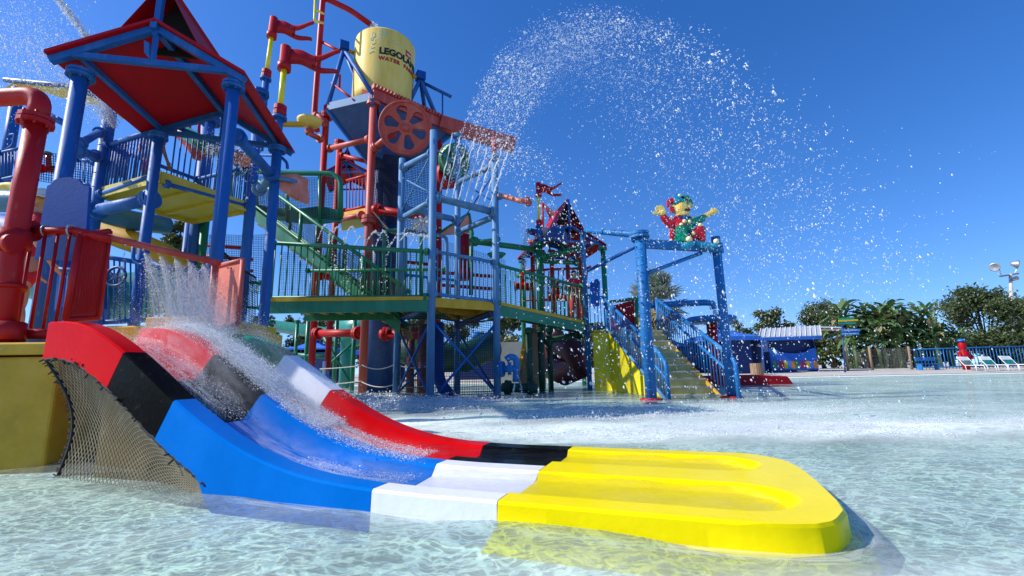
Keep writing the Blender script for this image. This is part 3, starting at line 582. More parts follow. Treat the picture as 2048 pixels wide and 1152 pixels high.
# raised yellow platform with its own posts
zp = 4.4
pn, pl, pr_, pf = G(322, 356, zp), G(200, 388, zp), G(500, 418, zp), G(408, 449, zp)
pf = pl + pr_ - pn
plat = thing('raised_platform', pn, 'raised yellow platform seen from below with blue railings', 'platform')
MB().slab([up(q, zp) for q in (pn, pr_, pf, pl)], Vec((0, 0, .06))).build('deck_plate', 'yellow', plat)
b = MB()
for a, c in ((pn, pr_), (pr_, pf), (pf, pl), (pl, pn)): b.beam(up(a, zp + .02), up(c, zp + .02), .05, .22)
b.build('edge_channel', 'yellow', plat)
for k in (.33, .66): MB().beam(up(pn.lerp(pr_, k), zp - .03), up(pl.lerp(pf, k), zp - .03), .08, .06).build('deck_joist', 'yellow', plat)
Fp = P(200, 440, pl.y); 
t = post(pl + Vec((-.05, 0, 0)), -.2, V(pl, 200), .115, 'support_post', 'thick blue post left of the raised yellow platform, banded', 'blue', cap=False, rings=22)
post(pr_, -.2, V(pr_, 180), .11, 'support_post', 'slimmer blue post behind the right corner of the raised yellow platform', 'blue', rings=0)
post(P(411, 300, 10.6), 1.0, V(P(411, 300, 10.6), 232), .15, 'support_post', 'blue post with flange seen between the platform and roof', 'blue')
post(P(343, 300, 11.5), 1.0, V(P(243, 300, 11.5), 215), .16, 'support_post', 'distant blue post behind the upper railing', 'blue') if False else None
def rr2(a, c, y0, y1, y2, y3): return up(a, V(a, y2)), up(c, V(c, y3)), up(a, V(a, y0)), up(c, V(c, y1))
a = pl.lerp(pn, .04); c = pl.lerp(pn, .93)
bb = rr2(a, c, 290, 256, 388, 350); railing('upper_railing', 'blue railing along the near side of the raised platform in front of a lifeguard', bb[0], bb[1], bb[2], bb[3], 17, 'blue', .055, .016)
a = pn.lerp(pr_, .06); c = pn.lerp(pr_, .93)
bb = rr2(a, c, 252, 312, 368, 411); railing('upper_railing', 'blue railing along the right side of the raised platform', bb[0], bb[1], bb[2], bb[3], 15, 'blue', .045, .014)
bb = [up(pl, zp + .12), up(pf, zp + .12), up(pl, zp + 1.05), up(pf, zp + 1.05)]; railing('upper_railing', 'blue railing along the far left side of the raised platform', *bb, 12, 'blue', .045, .014)
bb = [up(pf, zp + .12), up(pr_, zp + .12), up(pf, zp + 1.05), up(pr_, zp + 1.05)]; railing('upper_railing', 'blue railing along the far side of the raised platform', *bb, 14, 'blue', .045, .014)
def pipe(name, label, pts, r, mat, fl=True, cat='pipe', group=None, bend=False, seg=10):
    pts = [P(*p) if len(p) == 3 and not isinstance(p, Vec) else p for p in pts]; t = thing(name, pts[0], label, cat, group)
    b = MB(); (b.bend(pts, r, seg=seg) if bend or len(pts) > 2 else b.tube(pts, r, seg)); b.build('pipe_run', mat, t)
    if fl:
        for p, q in ((pts[0], pts[1]), (pts[-1], pts[-2])): d = (q - p).normalized(); MB().flg(p + d * r * 1.3, d, r * 1.6, r * 1.2).build('flange', mat, t)
    return t
pipe('cross_pipe', 'fat blue cross pipe under the raised yellow platform', [(180, 424, 8.4), (312, 396, 8.0)], .115, 'blue', seg=14)
pipe('brace_pipe', 'blue diagonal brace pipe from the right roof post down to the banded post', [(470, 268, 6.6), (545, 352, 8.25)], .085, 'blue', seg=12)
pipe('brace_pipe', 'pale blue brace below the diagonal brace pipe', [(515, 382, 9.0), (546, 352, 8.3)], .085, 'sky', seg=12)
pipe('water_pipe', 'thin blue outlet pipe dripping beside the banded post', [(520, 310, 9), (560, 312, 8.6), (574, 325, 8.6), (575, 337, 8.6)], .03, 'blue', fl=False, bend=True)
pipe('cross_pipe', 'blue pipe running left behind the near roof post', [(60, 210, 9), (150, 258, 9)], .07, 'blue')
pipe('cross_pipe', 'short blue pipe joining the near roof post and the banded post, upper one', [(158, 288, 7), (200, 264, 8.6)], .07, 'blue')
pipe('cross_pipe', 'short blue pipe joining the near roof post and the banded post, lower one', [(155, 301, 7), (192, 312, 8.6)], .08, 'blue')
# lifeguard station boards on the platform
q = P(225, 330, 8.9)
t = thing('sign_board', q, 'blue notice boards fixed inside the upper platform railing', 'sign')
for x0, x1 in ((222, 238), (240, 252)): MB().slab([P(x0, 293 - (x0 - 222) * .3, 8.95), P(x1, 289 - (x1 - 222) * .3, 8.95), P(x1 - 3, 350, 8.95), P(x0 - 2, 356, 8.95)], Vec((0, .03, 0))).build('board', 'sign', t)
t = thing('tool_board', P(300, 290, 8.9), 'pale blue board with a small latch held at the lifeguard back', 'board')
MB().slab([P(285, 272, 8.5), P(314, 265, 8.5), P(309, 308, 8.5), P(282, 314, 8.5)], Vec((0, .04, 0))).build('board', 'aqua', t); MB().beam(P(291, 292, 8.45), P(299, 291, 8.45), .03, .03).build('latch', 'steel', t)
# orange water cone on the banded post, and the nozzle gear left of it
t = thing('spray_cone', P(596, 370, 9), 'faded orange wedge shaped water cone right of the banded post', 'water cone')
MB().slab([P(556, 349, 8.4), P(594, 347, 8.9), P(598, 402, 8.9), P(590, 400, 8.9), P(556, 378, 8.4)], Vec((.12, .25, 0))).build('cone', 'orange', t, bevel=.02)
MB().tube([P(556, 356, 8.3), P(592, 363, 8.7)], .04, 8).build('arm', 'sky', t)
t = thing('water_cannon', P(400, 290, 9.5), 'red and green water cannon spraying behind the upper railing', 'water cannon')
MB().tube([P(345, 258, 9.6), P(375, 272, 9.6), P(398, 300, 9.6), P(395, 318, 9.6)], [.12, .2, .2, .1], 12).build('red_body', 'faded', t)
MB().tube([P(375, 268, 9.3), P(425, 300, 9.1)], .15, 12).build('green_barrel', 'green', t); b = MB(); b.bend([P(379, 262, 9.5), P(380, 248, 9.5), P(398, 247, 9.5), P(398, 268, 9.5)], .03, .05); b.build('handle', 'red', t)
t = thing('water_cannon', P(470, 320, 9.8), 'faded red water cannon on the right side of the upper platform', 'water cannon')
MB().tube([P(458, 305, 9.6), P(490, 322, 9.4)], [.12, .14], 12).build('barrel', 'orange', t); MB().tube([P(470, 312, 9.6), P(474, 330, 9.6)], .07, 8).build('neck', 'orange', t)
# second long blue post behind carrying the flag poles
def pennant(name, label, pole, ptop, d, s, mirror=1, lower='blue'):
    # pole: list of rows (base, collar, yellowtop, head top); banner flies to the right
    (x0, y0), (x1, y1), (x2, y2), (x3, y3) = pole
    t = thing(name, P(x0, y0, d), label, 'flag fountain')
    a, c, e, f = P(x0, y0, d), P(x1, y1, d), P(x2, y2, d), P(x3, y3, d); rr = s * .055
    MB().tube([a, c], rr * 1.5, 12).build('lower_pole', lower, t); MB().tube([c, e], rr, 10).build('upper_pole', 'lemon', t)
    ax = (e - c).normalized(); b = MB(); b.flg(c, ax, rr * 2.2, rr * 3.8); b.build('collar', 'red' if lower == 'blue' else 'faded', t)
    b = MB(); b.ring(c - ax * rr * 2.8, ax, rr * 2.5, rr); b.build('collar_flange', lower, t)
    b = MB(); b.lathe([(0, -rr * .5), (rr * 2.3, -rr * .5), (rr * 2.3, rr * 2), (rr * 1.8, rr * 2.3), (rr * 1.8, (f - e).length), (0, (f - e).length + rr * .3)], e, ax, 14); b.build('banner_hub', 'red', t)
    L_ = s * 1.0; b = MB(); n_ = 22; xd = Vec((1, .25, -.02)).normalized(); base = (e + ax * rr * 2.6).lerp(f, .45); H_ = (f - e).length * .62
    def ribbon(u0, u1, v0, v1, fan):
        vs = []; 
        for i in range(n_ + 1):
            u = u0 + (u1 - u0) * i / n_; wv = math.sin(u * 7.2 + .5) * s * .065 * min(1, u * 2.5)
            for v in (v0, v1):
                sp = fan * max(0, u - .5) * s * .30 * (1 if v0 + v1 > 1 else -1) * (1 if fan else 0)
                tk = 1 - .45 * max(0, u - .5) * 2 if fan else 1
                vm = (v0 + v1) / 2; vv_ = vm + (v - vm) * tk
                vs.append(base + xd * (u * L_) + ax * ((vv_ - .5) * H_ + wv + sp))
        th = Vec((0, .05 * s, 0)); k = len(vs); al = vs + [q_ + th for q_ in vs]; fs = []
        for i in range(n_):
            p0 = 2 * i; fs += [(p0, p0 + 1, p0 + 3, p0 + 2), (k + p0, k + p0 + 2, k + p0 + 3, k + p0 + 1), (p0, p0 + 2, k + p0 + 2, k + p0), (p0 + 1, k + p0 + 1, k + p0 + 3, p0 + 3)]
        fs += [(2 * n_, 2 * n_ + 1, k + 2 * n_ + 1, k + 2 * n_)]; b.add(al, fs, True)
    ribbon(.0, .56, 0, 1, 0); ribbon(.5, 1.0, .62, 1.0, 1); ribbon(.5, 1.0, 0, .38, 1)
    b.build('banner', 'red', t); return t
pennant('flag_fountain', 'red swallowtail banner fountain on a yellow pole, lower and nearer of the pair', [(553, 282), (560, 222), (568, 138), (573, 94)], 0, 10.4, 1.28)
pennant('flag_fountain', 'red swallowtail banner fountain on a yellow pole, upper of the pair', [(520, 300), (533, 148), (543, 74), (545, 36)], 0, 12.4, 1.15)
pennant('flag_fountain', 'small red swallowtail banner fountain right of the spray tower', [(1079, 500), (1078, 446), (1077, 392), (1076, 366)], 0, 17, 1.0)
# yellow dish and pipes behind the flag poles
t = thing('tipping_dish', P(616, 245, 13), 'shallow yellow dish with a yellow arm beside the red riser', 'dish')
MB().lathe([(.02, -.1), (.28, -.09), (.36, .0), (.36, .06), (.33, .06), (.25, -.02), (.02, -.04)], P(619, 244, 13)).build('dish', 'bucket', t); MB().beam(P(556, 248, 12.6), P(608, 249, 13), .16, .12).build('arm', 'amber', t)
pipe('elbow_pipe', 'red swan neck pipe under the yellow dish', [(617, 258, 13.2), (620, 268, 13.2), (645, 280, 13.6)], .085, 'faded', bend=True)
# ================================================================== BUCKET TOWER
ZB = 10.6
def yat(x, y, z): return G(x, y, z)
bn, bl_, br_ = G(745, 193, ZB), G(656, 214, ZB), G(905, 262, ZB)
bf_ = bl_ + br_ - bn
bt = thing('bucket_platform', bn, 'blue top platform under the giant yellow bucket, seen from below', 'platform')
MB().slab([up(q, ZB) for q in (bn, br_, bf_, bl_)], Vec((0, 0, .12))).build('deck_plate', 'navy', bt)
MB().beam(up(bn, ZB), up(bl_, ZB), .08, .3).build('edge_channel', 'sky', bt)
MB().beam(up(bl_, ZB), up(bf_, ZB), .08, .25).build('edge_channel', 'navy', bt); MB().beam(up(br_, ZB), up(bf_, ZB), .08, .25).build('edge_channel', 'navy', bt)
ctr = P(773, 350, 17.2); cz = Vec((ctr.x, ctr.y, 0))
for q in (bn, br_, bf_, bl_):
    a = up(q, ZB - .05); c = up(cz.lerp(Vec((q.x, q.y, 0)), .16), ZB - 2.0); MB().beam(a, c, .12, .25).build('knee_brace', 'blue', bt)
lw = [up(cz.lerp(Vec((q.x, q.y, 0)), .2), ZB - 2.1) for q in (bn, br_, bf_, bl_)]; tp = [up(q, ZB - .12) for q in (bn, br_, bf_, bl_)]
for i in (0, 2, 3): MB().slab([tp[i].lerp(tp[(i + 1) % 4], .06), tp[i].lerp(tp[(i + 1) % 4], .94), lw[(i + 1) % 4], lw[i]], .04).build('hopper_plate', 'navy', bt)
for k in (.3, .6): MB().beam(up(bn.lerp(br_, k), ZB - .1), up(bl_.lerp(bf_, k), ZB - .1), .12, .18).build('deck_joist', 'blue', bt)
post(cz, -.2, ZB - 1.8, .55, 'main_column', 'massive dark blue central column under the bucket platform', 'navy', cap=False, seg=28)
# the tank
q0 = P(765, 205, 16.6); q1 = P(770, 96, 16.6); ax = (Vec((q1.x, q1.y, q1.z)) - q0); hB = ax.length; rB = 1.19
axu = Vec((0.02, 0, 1)).normalized(); qb = q0
bk = thing('tipping_bucket', qb, 'giant pale yellow tipping bucket with printed lettering on top of the tower', 'bucket')
MB().lathe([(.05, -.5), (rB * .97, -.5), (rB * .985, 0), (rB * .995, hB * .5), (rB * 1.0, hB - .06), (rB * .985, hB), (rB * .93, hB), (rB * .92, hB - .1), (rB * .90, -.4)], qb, axu, 48).build('tank', 'bucket', bk)
def flat(name, col_): mt_, n_, L_, b_ = new_mat(name); b_.inputs['Base Color'].default_value = (*col_, 1); b_.inputs['Roughness'].default_value = .5; return mt_
M['ink'] = flat('black lettering', (.01, .01, .012)); M['redink'] = flat('red lettering', (.42, .03, .02)); M['logored'] = flat('red logo square', (.55, .02, .02)); M['skyink'] = flat('pale blue line print', (.25, .52, .62)); M['whiteink'] = flat('white lettering', (.85, .85, .82))
camdir = (cC - q0); th0 = math.atan2(camdir.y, camdir.x)
def wrap(o, s0, z0, out=.006):       # lay a flat mesh (x right, y up) on the tank wall
    me = o.data
    for v in me.vertices:
        th = th0 + (s0 + v.co.x) / rB; rr = rB * 1.0 + out + v.co.z; z = z0 + v.co.y
        v.co = qb + Vec((math.cos(th) * rr, math.sin(th) * rr, z)) + Vec((.02 * z, 0, 0)) - OFF[bk.name]
def lettering(txt, size, s0, z0, mat, name, bold=0.0, spacing=1.0, out=.006):
    cu = bpy.data.curves.new("t", 'FONT'); cu.body = txt; cu.size = size; cu.offset = bold; cu.space_character = spacing; cu.resolution_u = 3; cu.extrude = .004
    ot = bpy.data.objects.new("t", cu); col.objects.link(ot); dg = bpy.context.evaluated_depsgraph_get(); me = bpy.data.meshes.new_from_object(ot.evaluated_get(dg)); bpy.data.objects.remove(ot); bpy.data.curves.remove(cu)
    me.materials.clear(); me.materials.append(M[mat]); o = bpy.data.objects.new(name, me); col.objects.link(o); o.parent = bk; OFF[o.name] = OFF[bk.name]
    import bmesh
    bm = bmesh.new(); bm.from_mesh(me); bmesh.ops.triangulate(bm, faces=bm.faces); bmesh.ops.subdivide_edges(bm, edges=[e for e in bm.edges if e.calc_length() > .12], cuts=1); bm.to_mesh(me); bm.free()
    wrap(o, s0, z0, out); return o
zt0 = hB * .53
lettering('LEGOLAND', .37, -.22, zt0, 'ink', 'lettering', .016, .98); lettering('WATER  PARK', .21, -.22, zt0 - .26, 'redink', 'lettering', .010, 1.22)
o = lettering('LEGO', .085, .90, zt0 + .385, 'whiteink', 'logo_lettering', .004, out=.014)
b = MB(); b.box((.13, .07, 0), (.30, .26, .012)); o = b.build('logo_square', 'logored', bk)
for v in o.data.vertices: v.co = v.co + OFF[bk.name]
wrap(o, .87, zt0 + .36, .008)
b = MB(); wl = [(-.62, .0), (-.45, .08), (-.62, .18), (-.42, .24), (-.56, .36), (-.38, .42), (-.42, .56), (-.2, .66), (.2, .66), (.38, .60), (.55, .52), (.72, .56), (.9, .44), (1.0, .3)]
b.tube([(x, y, 0) for x, y in wl], .016, 5)
for cx, cy, rx, ry in ((-.5, .78, .06, .12), (-.22, .90, .06, .12), (-.02, .84, .05, .06), (-.56, .60, .05, .05)): b.tube([(cx + rx * math.cos(k * .4488), cy + ry * math.sin(k * .4488), 0) for k in range(15)], .012, 5)
o = b.build('splash_print', 'skyink', bk)
for v in o.data.vertices: v.co = v.co + OFF[bk.name]
wrap(o, 0.02, zt0 + .02, -.006)
# A frames that carry the tank axle
def aframe(label, apex, feet, ax_to):
    t = thing('support_a_frame', feet[0], label, 'frame')
    for f_ in feet: MB().tube([apex, f_], .085, 8).build('frame_leg', 'blue', t)
    MB().box(apex + Vec((0, 0, .1)), (.34, .34, .34), .5).build('bearing_block', 'sign', t); MB().tube([apex, ax_to], .08, 10).build('axle', 'amber', t)
ap = P(688, 98, 16.0); aframe('blue A frame with bearing block left of the giant bucket', ap, [up(bl_, ZB + .1), up(bn, ZB + .1), up(bl_.lerp(bf_, .5), ZB + .1), ], P(712, 108, 16.3))
ap = P(841, 158, 16.6); aframe('blue A frame with bearing block right of the giant bucket', ap, [P(818, 206, 16.6), P(850, 222, 17.4), P(868, 222, 16.9)], P(822, 150, 16.5))
t = thing('guard_rail', P(868, 230, 17), 'blue guard rail at the right rear of the bucket platform', 'railing')
MB().tube([P(841, 163, 17), P(903, 194, 17.4)], .07, 8).build('top_rail', 'blue', t); MB().tube([P(885, 188, 17.3), P(885, 236, 17.3)], .035, 8).build('stanchion', 'blue', t)
t = thing('guard_rail', P(680, 200, 15.6), 'thin red guard rail at the left of the bucket platform', 'railing')
MB().tube([P(664, 166, 15.8), P(710, 202, 15.2)], .05, 8).build('top_rail', 'red', t); MB().tube([P(680, 150, 15.8), P(679, 180, 15.8)], .045, 8).build('stanchion', 'red', t)
# fascia and long red gutter
g0 = up(bn, ZB + .12); g1 = P(885, 243, 15.5); g2 = P(1030, 292, 15.0)
g1 = up(bn.lerp(br_, .86), ZB + .12)
t = thing('red_gutter', g0, 'long faded red gutter beam running right from under the bucket', 'gutter')
dr = (g1 - g0); g2 = g1 + dr.normalized() * ((P(1030, 292, g1.y + .35) - g1).length)
MB().beam(g0, g1, .16, .42).build('corrugated_beam', 'faded', t)
nn_ = 22
for k in range(nn_): p = g0.lerp(g1, (k + .5) / nn_); MB().beam(p + Vec((0, -.09, .25)) - dr.normalized() * .04, p + Vec((0, -.09, .25)) + dr.normalized() * .04, .2, .16).build('corrugation', 'faded', t)
MB().beam(g1 - dr.normalized() * .1, P(1029, 291, g1.y + .6), .42, .52).build('channel', 'faded', t)
MB().slab([P(724, 178, 15.5), P(745, 186, 15.4), P(745, 192, 15.4), P(724, 192, 15.5)], .05).build('end_plate', 'red', t)
# big pulley wheels with six teardrop openings
def wheel(name, label, c, R_, nrm, mat, th):
    t = thing(name, c, label, 'wheel'); nrm = nrm.normalized(); a = Vec((0, 0, 1)); a = (a - nrm * a.dot(nrm)).normalized(); e = nrm.cross(a)
    N = 96; rings_ = 20; b = MB()
    def hole(x, y):
        rr = math.hypot(x, y); ang = math.atan2(y, x)
        k = round((ang - .3) / (math.pi / 3)); da = ang - .3 - k * math.pi / 3; px, py = rr * math.cos(da), rr * math.sin(da)
        # teardrop: circle at .62 tapering to .30
        if px < .28 or px > .84: return False
        hw = .21 * math.sqrt(max(0, 1 - ((px - .66) / .18) ** 2)) if px > .66 else .07 + .14 * (px - .25) / .41
        return abs(py) < hw
    G_ = 90; keep = {}
    vs = []; idx = {}; fs = []
    def vid(i, j, s_):
        key = (i, j, s_)
        if key not in idx:
            x, y = -1 + 2 * i / G_, -1 + 2 * j / G_; rr = math.hypot(x, y)
            if rr > 1: x, y = x / rr, y / rr
            idx[key] = len(vs); vs.append(c + (e * x + a * y) * R_ + nrm * (s_ * th / 2)); 
        return idx[key]
    solid = {(i, j): (math.hypot(-1 + 2 * (i + .5) / G_, -1 + 2 * (j + .5) / G_) < 1.0 and not hole(-1 + 2 * (i + .5) / G_, -1 + 2 * (j + .5) / G_)) for i in range(G_) for j in range(G_)}
    for (i, j), ok in solid.items():
        if not ok: continue
        fs.append((vid(i, j, 1), vid(i + 1, j, 1), vid(i + 1, j + 1, 1), vid(i, j + 1, 1))); fs.append((vid(i, j + 1, -1), vid(i + 1, j + 1, -1), vid(i + 1, j, -1), vid(i, j, -1)))
        for di, dj, p, q in ((1, 0, (i + 1, j), (i + 1, j + 1)), (-1, 0, (i, j + 1), (i, j)), (0, 1, (i + 1, j + 1), (i, j + 1)), (0, -1, (i, j), (i + 1, j))):
            if not solid.get((i + di, j + dj), False): fs.append((vid(*p, 1), vid(*p, -1), vid(*q, -1), vid(*q, 1)))
    b.add(vs, fs, False); o = b.build('wheel_disc', mat, t)
    MB().lathe([(R_ * .94, -.5 * th - .03), (R_ * 1.03, -.5 * th - .03), (R_ * 1.03, -.5 * th + .03), (R_ * .96, -.1 * th), (R_ * .96, .1 * th), (R_ * 1.03, .5 * th - .03), (R_ * 1.03, .5 * th + .03), (R_ * .94, .5 * th + .03), (R_ * .94, -.5 * th - .03)], c, nrm, 64).build('wheel_rim', mat, t)
    MB().lathe([(0, th * .5 + .08), (R_ * .15, th * .5 + .07), (R_ * .16, th * .5), (R_ * .16, -th * .5), (0, -th * .5)], c, nrm, 24).build('hub', mat, t)
    return t
wheel('pulley_wheel', 'huge red pulley wheel with six teardrop holes under the bucket', P(811, 257, 14.3), .86, Vec((.22, -1, -.38)), 'faded', .34)
wheel('pulley_wheel', 'green pulley wheel behind the spray tower', P(909, 322, 15.3), .60, Vec((.95, -.75, -.25)), 'green', .3)
wheel('pulley_wheel', 'red wheel low behind the green pulley wheel', P(893, 352, 15.6), .46, Vec((.9, -.8, -.2)), 'red', .25)
# red scaffold posts and pipes of the bucket tower
def rpost(x0, y0, x1, y1, d, r, label, mat='red', coll=(), cat='post', zb=None):
    a = P(x0, y0, d); c = P(x1, y1, d); t = thing('tower_post', a, label, cat)
    MB().tube([a, Vec((a.x, a.y, V(a, y1)))], r, 12).build('shaft', mat, t)
    if coll:
        for y in coll: z = V(a, y); MB().flg((a.x, a.y, z), (0, 0, 1), r * 1.9, r * 2).build('collar', mat, t)
    return a
rpost(724, 790, 745, 193, 15.2, .135, 'faded red post at the near corner of the bucket tower', 'faded', (205, 440))
rpost(622, 745, 652, 212, 16.3, .12, 'red post at the left corner of the bucket tower', 'red', (232,))
rpost(655, 742, 676, 285, 17.6, .12, 'red post left of the huge column', 'red', (288,))
rpost(870, 760, 862, 240, 17.5, .2, 'thick red riser behind the netting of the bucket tower', 'red', ())
pipe('cross_pipe', 'red pipe from the left post to the near post of the bucket tower', [(655, 298, 16.4), (742, 278, 15.3)], .10, 'faded')
pipe('cross_pipe', 'red pipe running behind the bucket tower posts', [(680, 310, 17.5), (742, 325, 17)], .09, 'red')
pipe('cross_pipe', 'short red pipe into the back of the huge pulley wheel', [(744, 300, 15.1), (790, 262, 14.7)], .11, 'faded')
pipe('overhead_pipe', 'tall red pipe bent over to fill the giant bucket', [(634, 262, 16.2), (628, 236, 16.2), (646, -6, 16.2), (700, 20, 16.4), (740, 48, 16.6)], .115, 'red', fl=False, bend=True)
pipe('cross_pipe', 'thin red pipe braced to the tall overhead pipe', [(644, 84, 16.2), (690, 108, 16.0)], .06, 'red', fl=False)
pipe('standing_rail', 'yellow bent rail at the top beside the tall red pipe', [(631, -10, 15.4), (629, 42, 15.4), (646, 46, 15.8)], .05, 'lemon', fl=False, bend=True)
pipe('standing_rail', 'short yellow rail rung joining the tall red pipe', [(632, 20, 15.4), (647, 27, 15.9)], .045, 'lemon', fl=False)
pipe('elbow_pipe', 'red pipe joint at the foot of the tall overhead pipe', [(630, 232, 16.2), (640, 232, 16), (652, 250, 16)], .10, 'faded', bend=True)
# black mesh screens round the column
t = thing('mesh_screen', P(760, 440, 16.5), 'black mesh screen hung between the huge column and the spray tower', 'net')
b = MB(); net(b, P(735, 432, 16.4), P(858, 470, 16.4), P(862, 322, 16.4), P(745, 305, 16.4), 40, 42, .012); b.build('mesh', 'black', t)
t = thing('cargo_net', P(790, 440, 15), 'tan rope cargo net sagging under the red pipe', 'net')
b = MB(); net(b, P(746, 424, 14.6), P(850, 440, 14.6), P(830, 452, 17.5), P(760, 432, 17.5), 30, 16, .014, sag=.62, wob=.05); b.build('netting', 'tanrope', t)
pipe('cross_pipe', 'dark red pipe above the tan cargo net', [(745, 418, 15.1), (862, 436, 15.1)], .14, 'red')
pipe('brace_pipe', 'dark red slanting pipe behind the tan cargo net', [(745, 425, 15.3), (752, 462, 15.6)], .12, 'red')
# second small red roof and its railed landing
qs = [G(652, 322, 7.9), G(728, 345, 7.9)]
sFL, sFR = P(650, 345, 19.5), P(733, 372, 19.5); sBL = sFL + Vec((-.5, 2, 0)); sBR = sFR + Vec((-.5, 2, 0)); zz = V(sFL, 345)
gable('tower_roof', 'small red gabled roof behind the red scaffold posts', sFL, sFR, sBR, sBL, zz, 322, rb=.04, over=.1, k=.9)
post(P(640, 400, 19.5), 2.4, zz, .09, 'support_post', 'green post under the small red roof behind the scaffold', 'green', cap=True)
a, c = P(690, 421, 16.4), P(735, 412, 15.4)
railing('curved_railing', 'red railing with rounded corner beside the near tower post', a, c, P(690, 362, 16.4), P(735, 350, 15.4), 7, 'red', .05, .018)
t = thing('red_landing', P(690, 430, 16), 'yellow edged landing with yellow grating under the red railing', 'platform')
MB().beam(P(680, 432, 16.6), P(735, 422, 15.4), .12, .2).build('edge_channel', 'amber', t)
MB().slab([P(680, 438, 16.6), P(733, 428, 15.4), P(738, 452, 17.6), P(684, 462, 19)], Vec((0, 0, .05))).build('deck_plate', 'yellow', t)
pipe('cross_pipe', 'faded red pipe just below the yellow edged landing', [(672, 440, 16.5), (726, 430, 15.3)], .10, 'faded')
# green landing with arched panels, then the long green stair coming down right
gd = 14.2
t = thing('green_landing', P(630, 440, gd), 'green railed landing with black mesh at the head of the green stair', 'platform')
for (x, y0, y1) in ((461, 412, 342), (513, 430, 345), (575, 445, 350), (640, 447, 350), (681, 430, 360)): MB().tube([P(x, y0, gd), P(x - 1, y1, gd)], .055, 8).build('stanchion', 'green', t)
b = MB(); b.bend([P(460, 380, gd), P(460, 345, gd), P(500, 342, gd), P(560, 346, gd), P(664, 347, gd), P(681, 360, gd), P(681, 438, gd)], .085, .3); b.build('top_rail', 'green', t)
MB().slab([P(455, 425, gd), P(600, 446, gd), P(636, 448, gd), P(682, 442, gd), P(680, 420, gd), P(640, 412, gd), P(580, 420, gd), P(455, 400, gd)], Vec((0, .06, 0))).build('side_plate', 'green', t)
b = MB(); b.bend([P(470, 352, gd), P(476, 342, gd), P(490, 342, gd), P(494, 356, gd)], .10, .1); b.build('scroll_top', 'green', t)
b = MB(); net(b, P(505, 425, gd), P(678, 440, gd), P(678, 356, gd), P(505, 352, gd), 56, 28, .007); b.build('mesh', 'black', t)
s0, s1 = P(512, 420, 14.0), P(800, 640, 12.8)
t = thing('green_stair', s1, 'long green stair with yellow undersides descending right behind the green railing', 'stairs')
for dy in (0, 1.15):
    o_ = Vec((0, dy, 0)); MB().slab([s0 + o_, s1 + o_, s1 + o_ - Vec((0, 0, .38)), s0 + o_ - Vec((0, 0, .38))], Vec((0, .06, 0))).build('stringer', 'green', t)
n_ = 16
for k in range(n_):
    p = s0.lerp(s1, (k + .2) / n_) - Vec((0, 0, .42)); q = s0.lerp(s1, (k + 1.2) / n_) - Vec((0, 0, .42))
    MB().slab([Vec((p.x, p.y + .03, p.z)), Vec((q.x, p.y + .03, p.z)), Vec((q.x, p.y + 1.2, p.z)), Vec((p.x, p.y + 1.2, p.z))], Vec((0, 0, -.03))).build('tread', 'amber', t)
    MB().slab([Vec((q.x, p.y + .03, p.z)), Vec((q.x, p.y + 1.2, p.z)), Vec((q.x, p.y + 1.2, q.z)), Vec((q.x, p.y + .03, q.z))], Vec((.03, 0, 0))).build('riser', 'amber', t)
for dy, lb in ((0, 1), (1.2, 0)):
    o_ = Vec((0, dy, 0)); hr = Vec((0, 0, 1.0)); MB().tube([s0 + o_ + hr, s1 + o_ + hr], .055, 8).build('hand_rail', 'green', t)
    MB().tube([s0 + o_ + hr * .12, s1 + o_ + hr * .12], .035, 8).build('lower_rail', 'green', t)
    for k in (.12, .33, .54, .76): p = s0.lerp(s1, k) + o_; MB().tube([p, p + hr], .055, 8).build('stanchion', 'green', t)
    b = MB(); net(b, s0 + o_, s1 + o_, s1 + o_ + hr, s0 + o_ + hr, 70, 14, .006); b.build('mesh', 'black', t)
# ================================================================== SPRAY TOWER (light blue)
T2, T4, T1 = G(860, 803, 0), G(995, 797, 0), G(793, 795, 0)
T2 = Vec((T2.x, 11.3, 0)); T2.x = P(860, 803, 11.3).x
T4 = Vec((P(995, 797, 12.3).x, 12.3, 0)); T1 = Vec((P(792, 795, 13.2).x, 13.2, 0)); T3 = Vec((P(914, 785, 14.4).x, 14.4, 0))
ztop = {0: V(T1, 318), 1: V(T2, 262), 2: V(T3, 268), 3: V(T4, 312)}
for i, (p, lb) in enumerate(((T1, 'light blue spray tower post at its left'), (T2, 'light blue spray tower post nearest the camera'), (T3, 'light blue spray tower post at its far side'), (T4, 'light blue spray tower post at its right, under the end of the red gutter'))):
    post(p, -.2, ztop[i], .10, 'tower_post', lb, 'sky', cap=i >= 2, rings=0)
def bar(label, p, y0, q, y1, r, mat='sky', fl=True, name='cross_pipe'): return pipe(name, label, [up(p, V(p, y0)), up(q, V(q, y1))], r, mat, fl)
bar('light blue cross pipe, upper left of the spray tower', T1, 335, T2, 305, .085)
bar('light blue cross pipe, middle left of the spray tower', T1, 437, T2, 402, .085)
bar('light blue cross pipe behind the spray bar', T1, 415, T3, 440, .10)
bar('dark blue cross pipe, upper right of the spray tower', T3, 365, T4, 330, .085)
bar('light blue cross pipe, middle right of the spray tower', T3, 465, T4, 432, .09)
sbp = bar('light blue spray bar with nine nozzles throwing jets upward', T2, 393, T4, 425, .10, name='spray_bar')
for k in range(9):
    q = up(T2, V(T2, 393)).lerp(up(T4, V(T4, 425)), (k + 1) / 10); MB().tube([q, q + Vec((0, 0, .13))], [.03, .02], 8).build('nozzle', 'bucket', sbp)
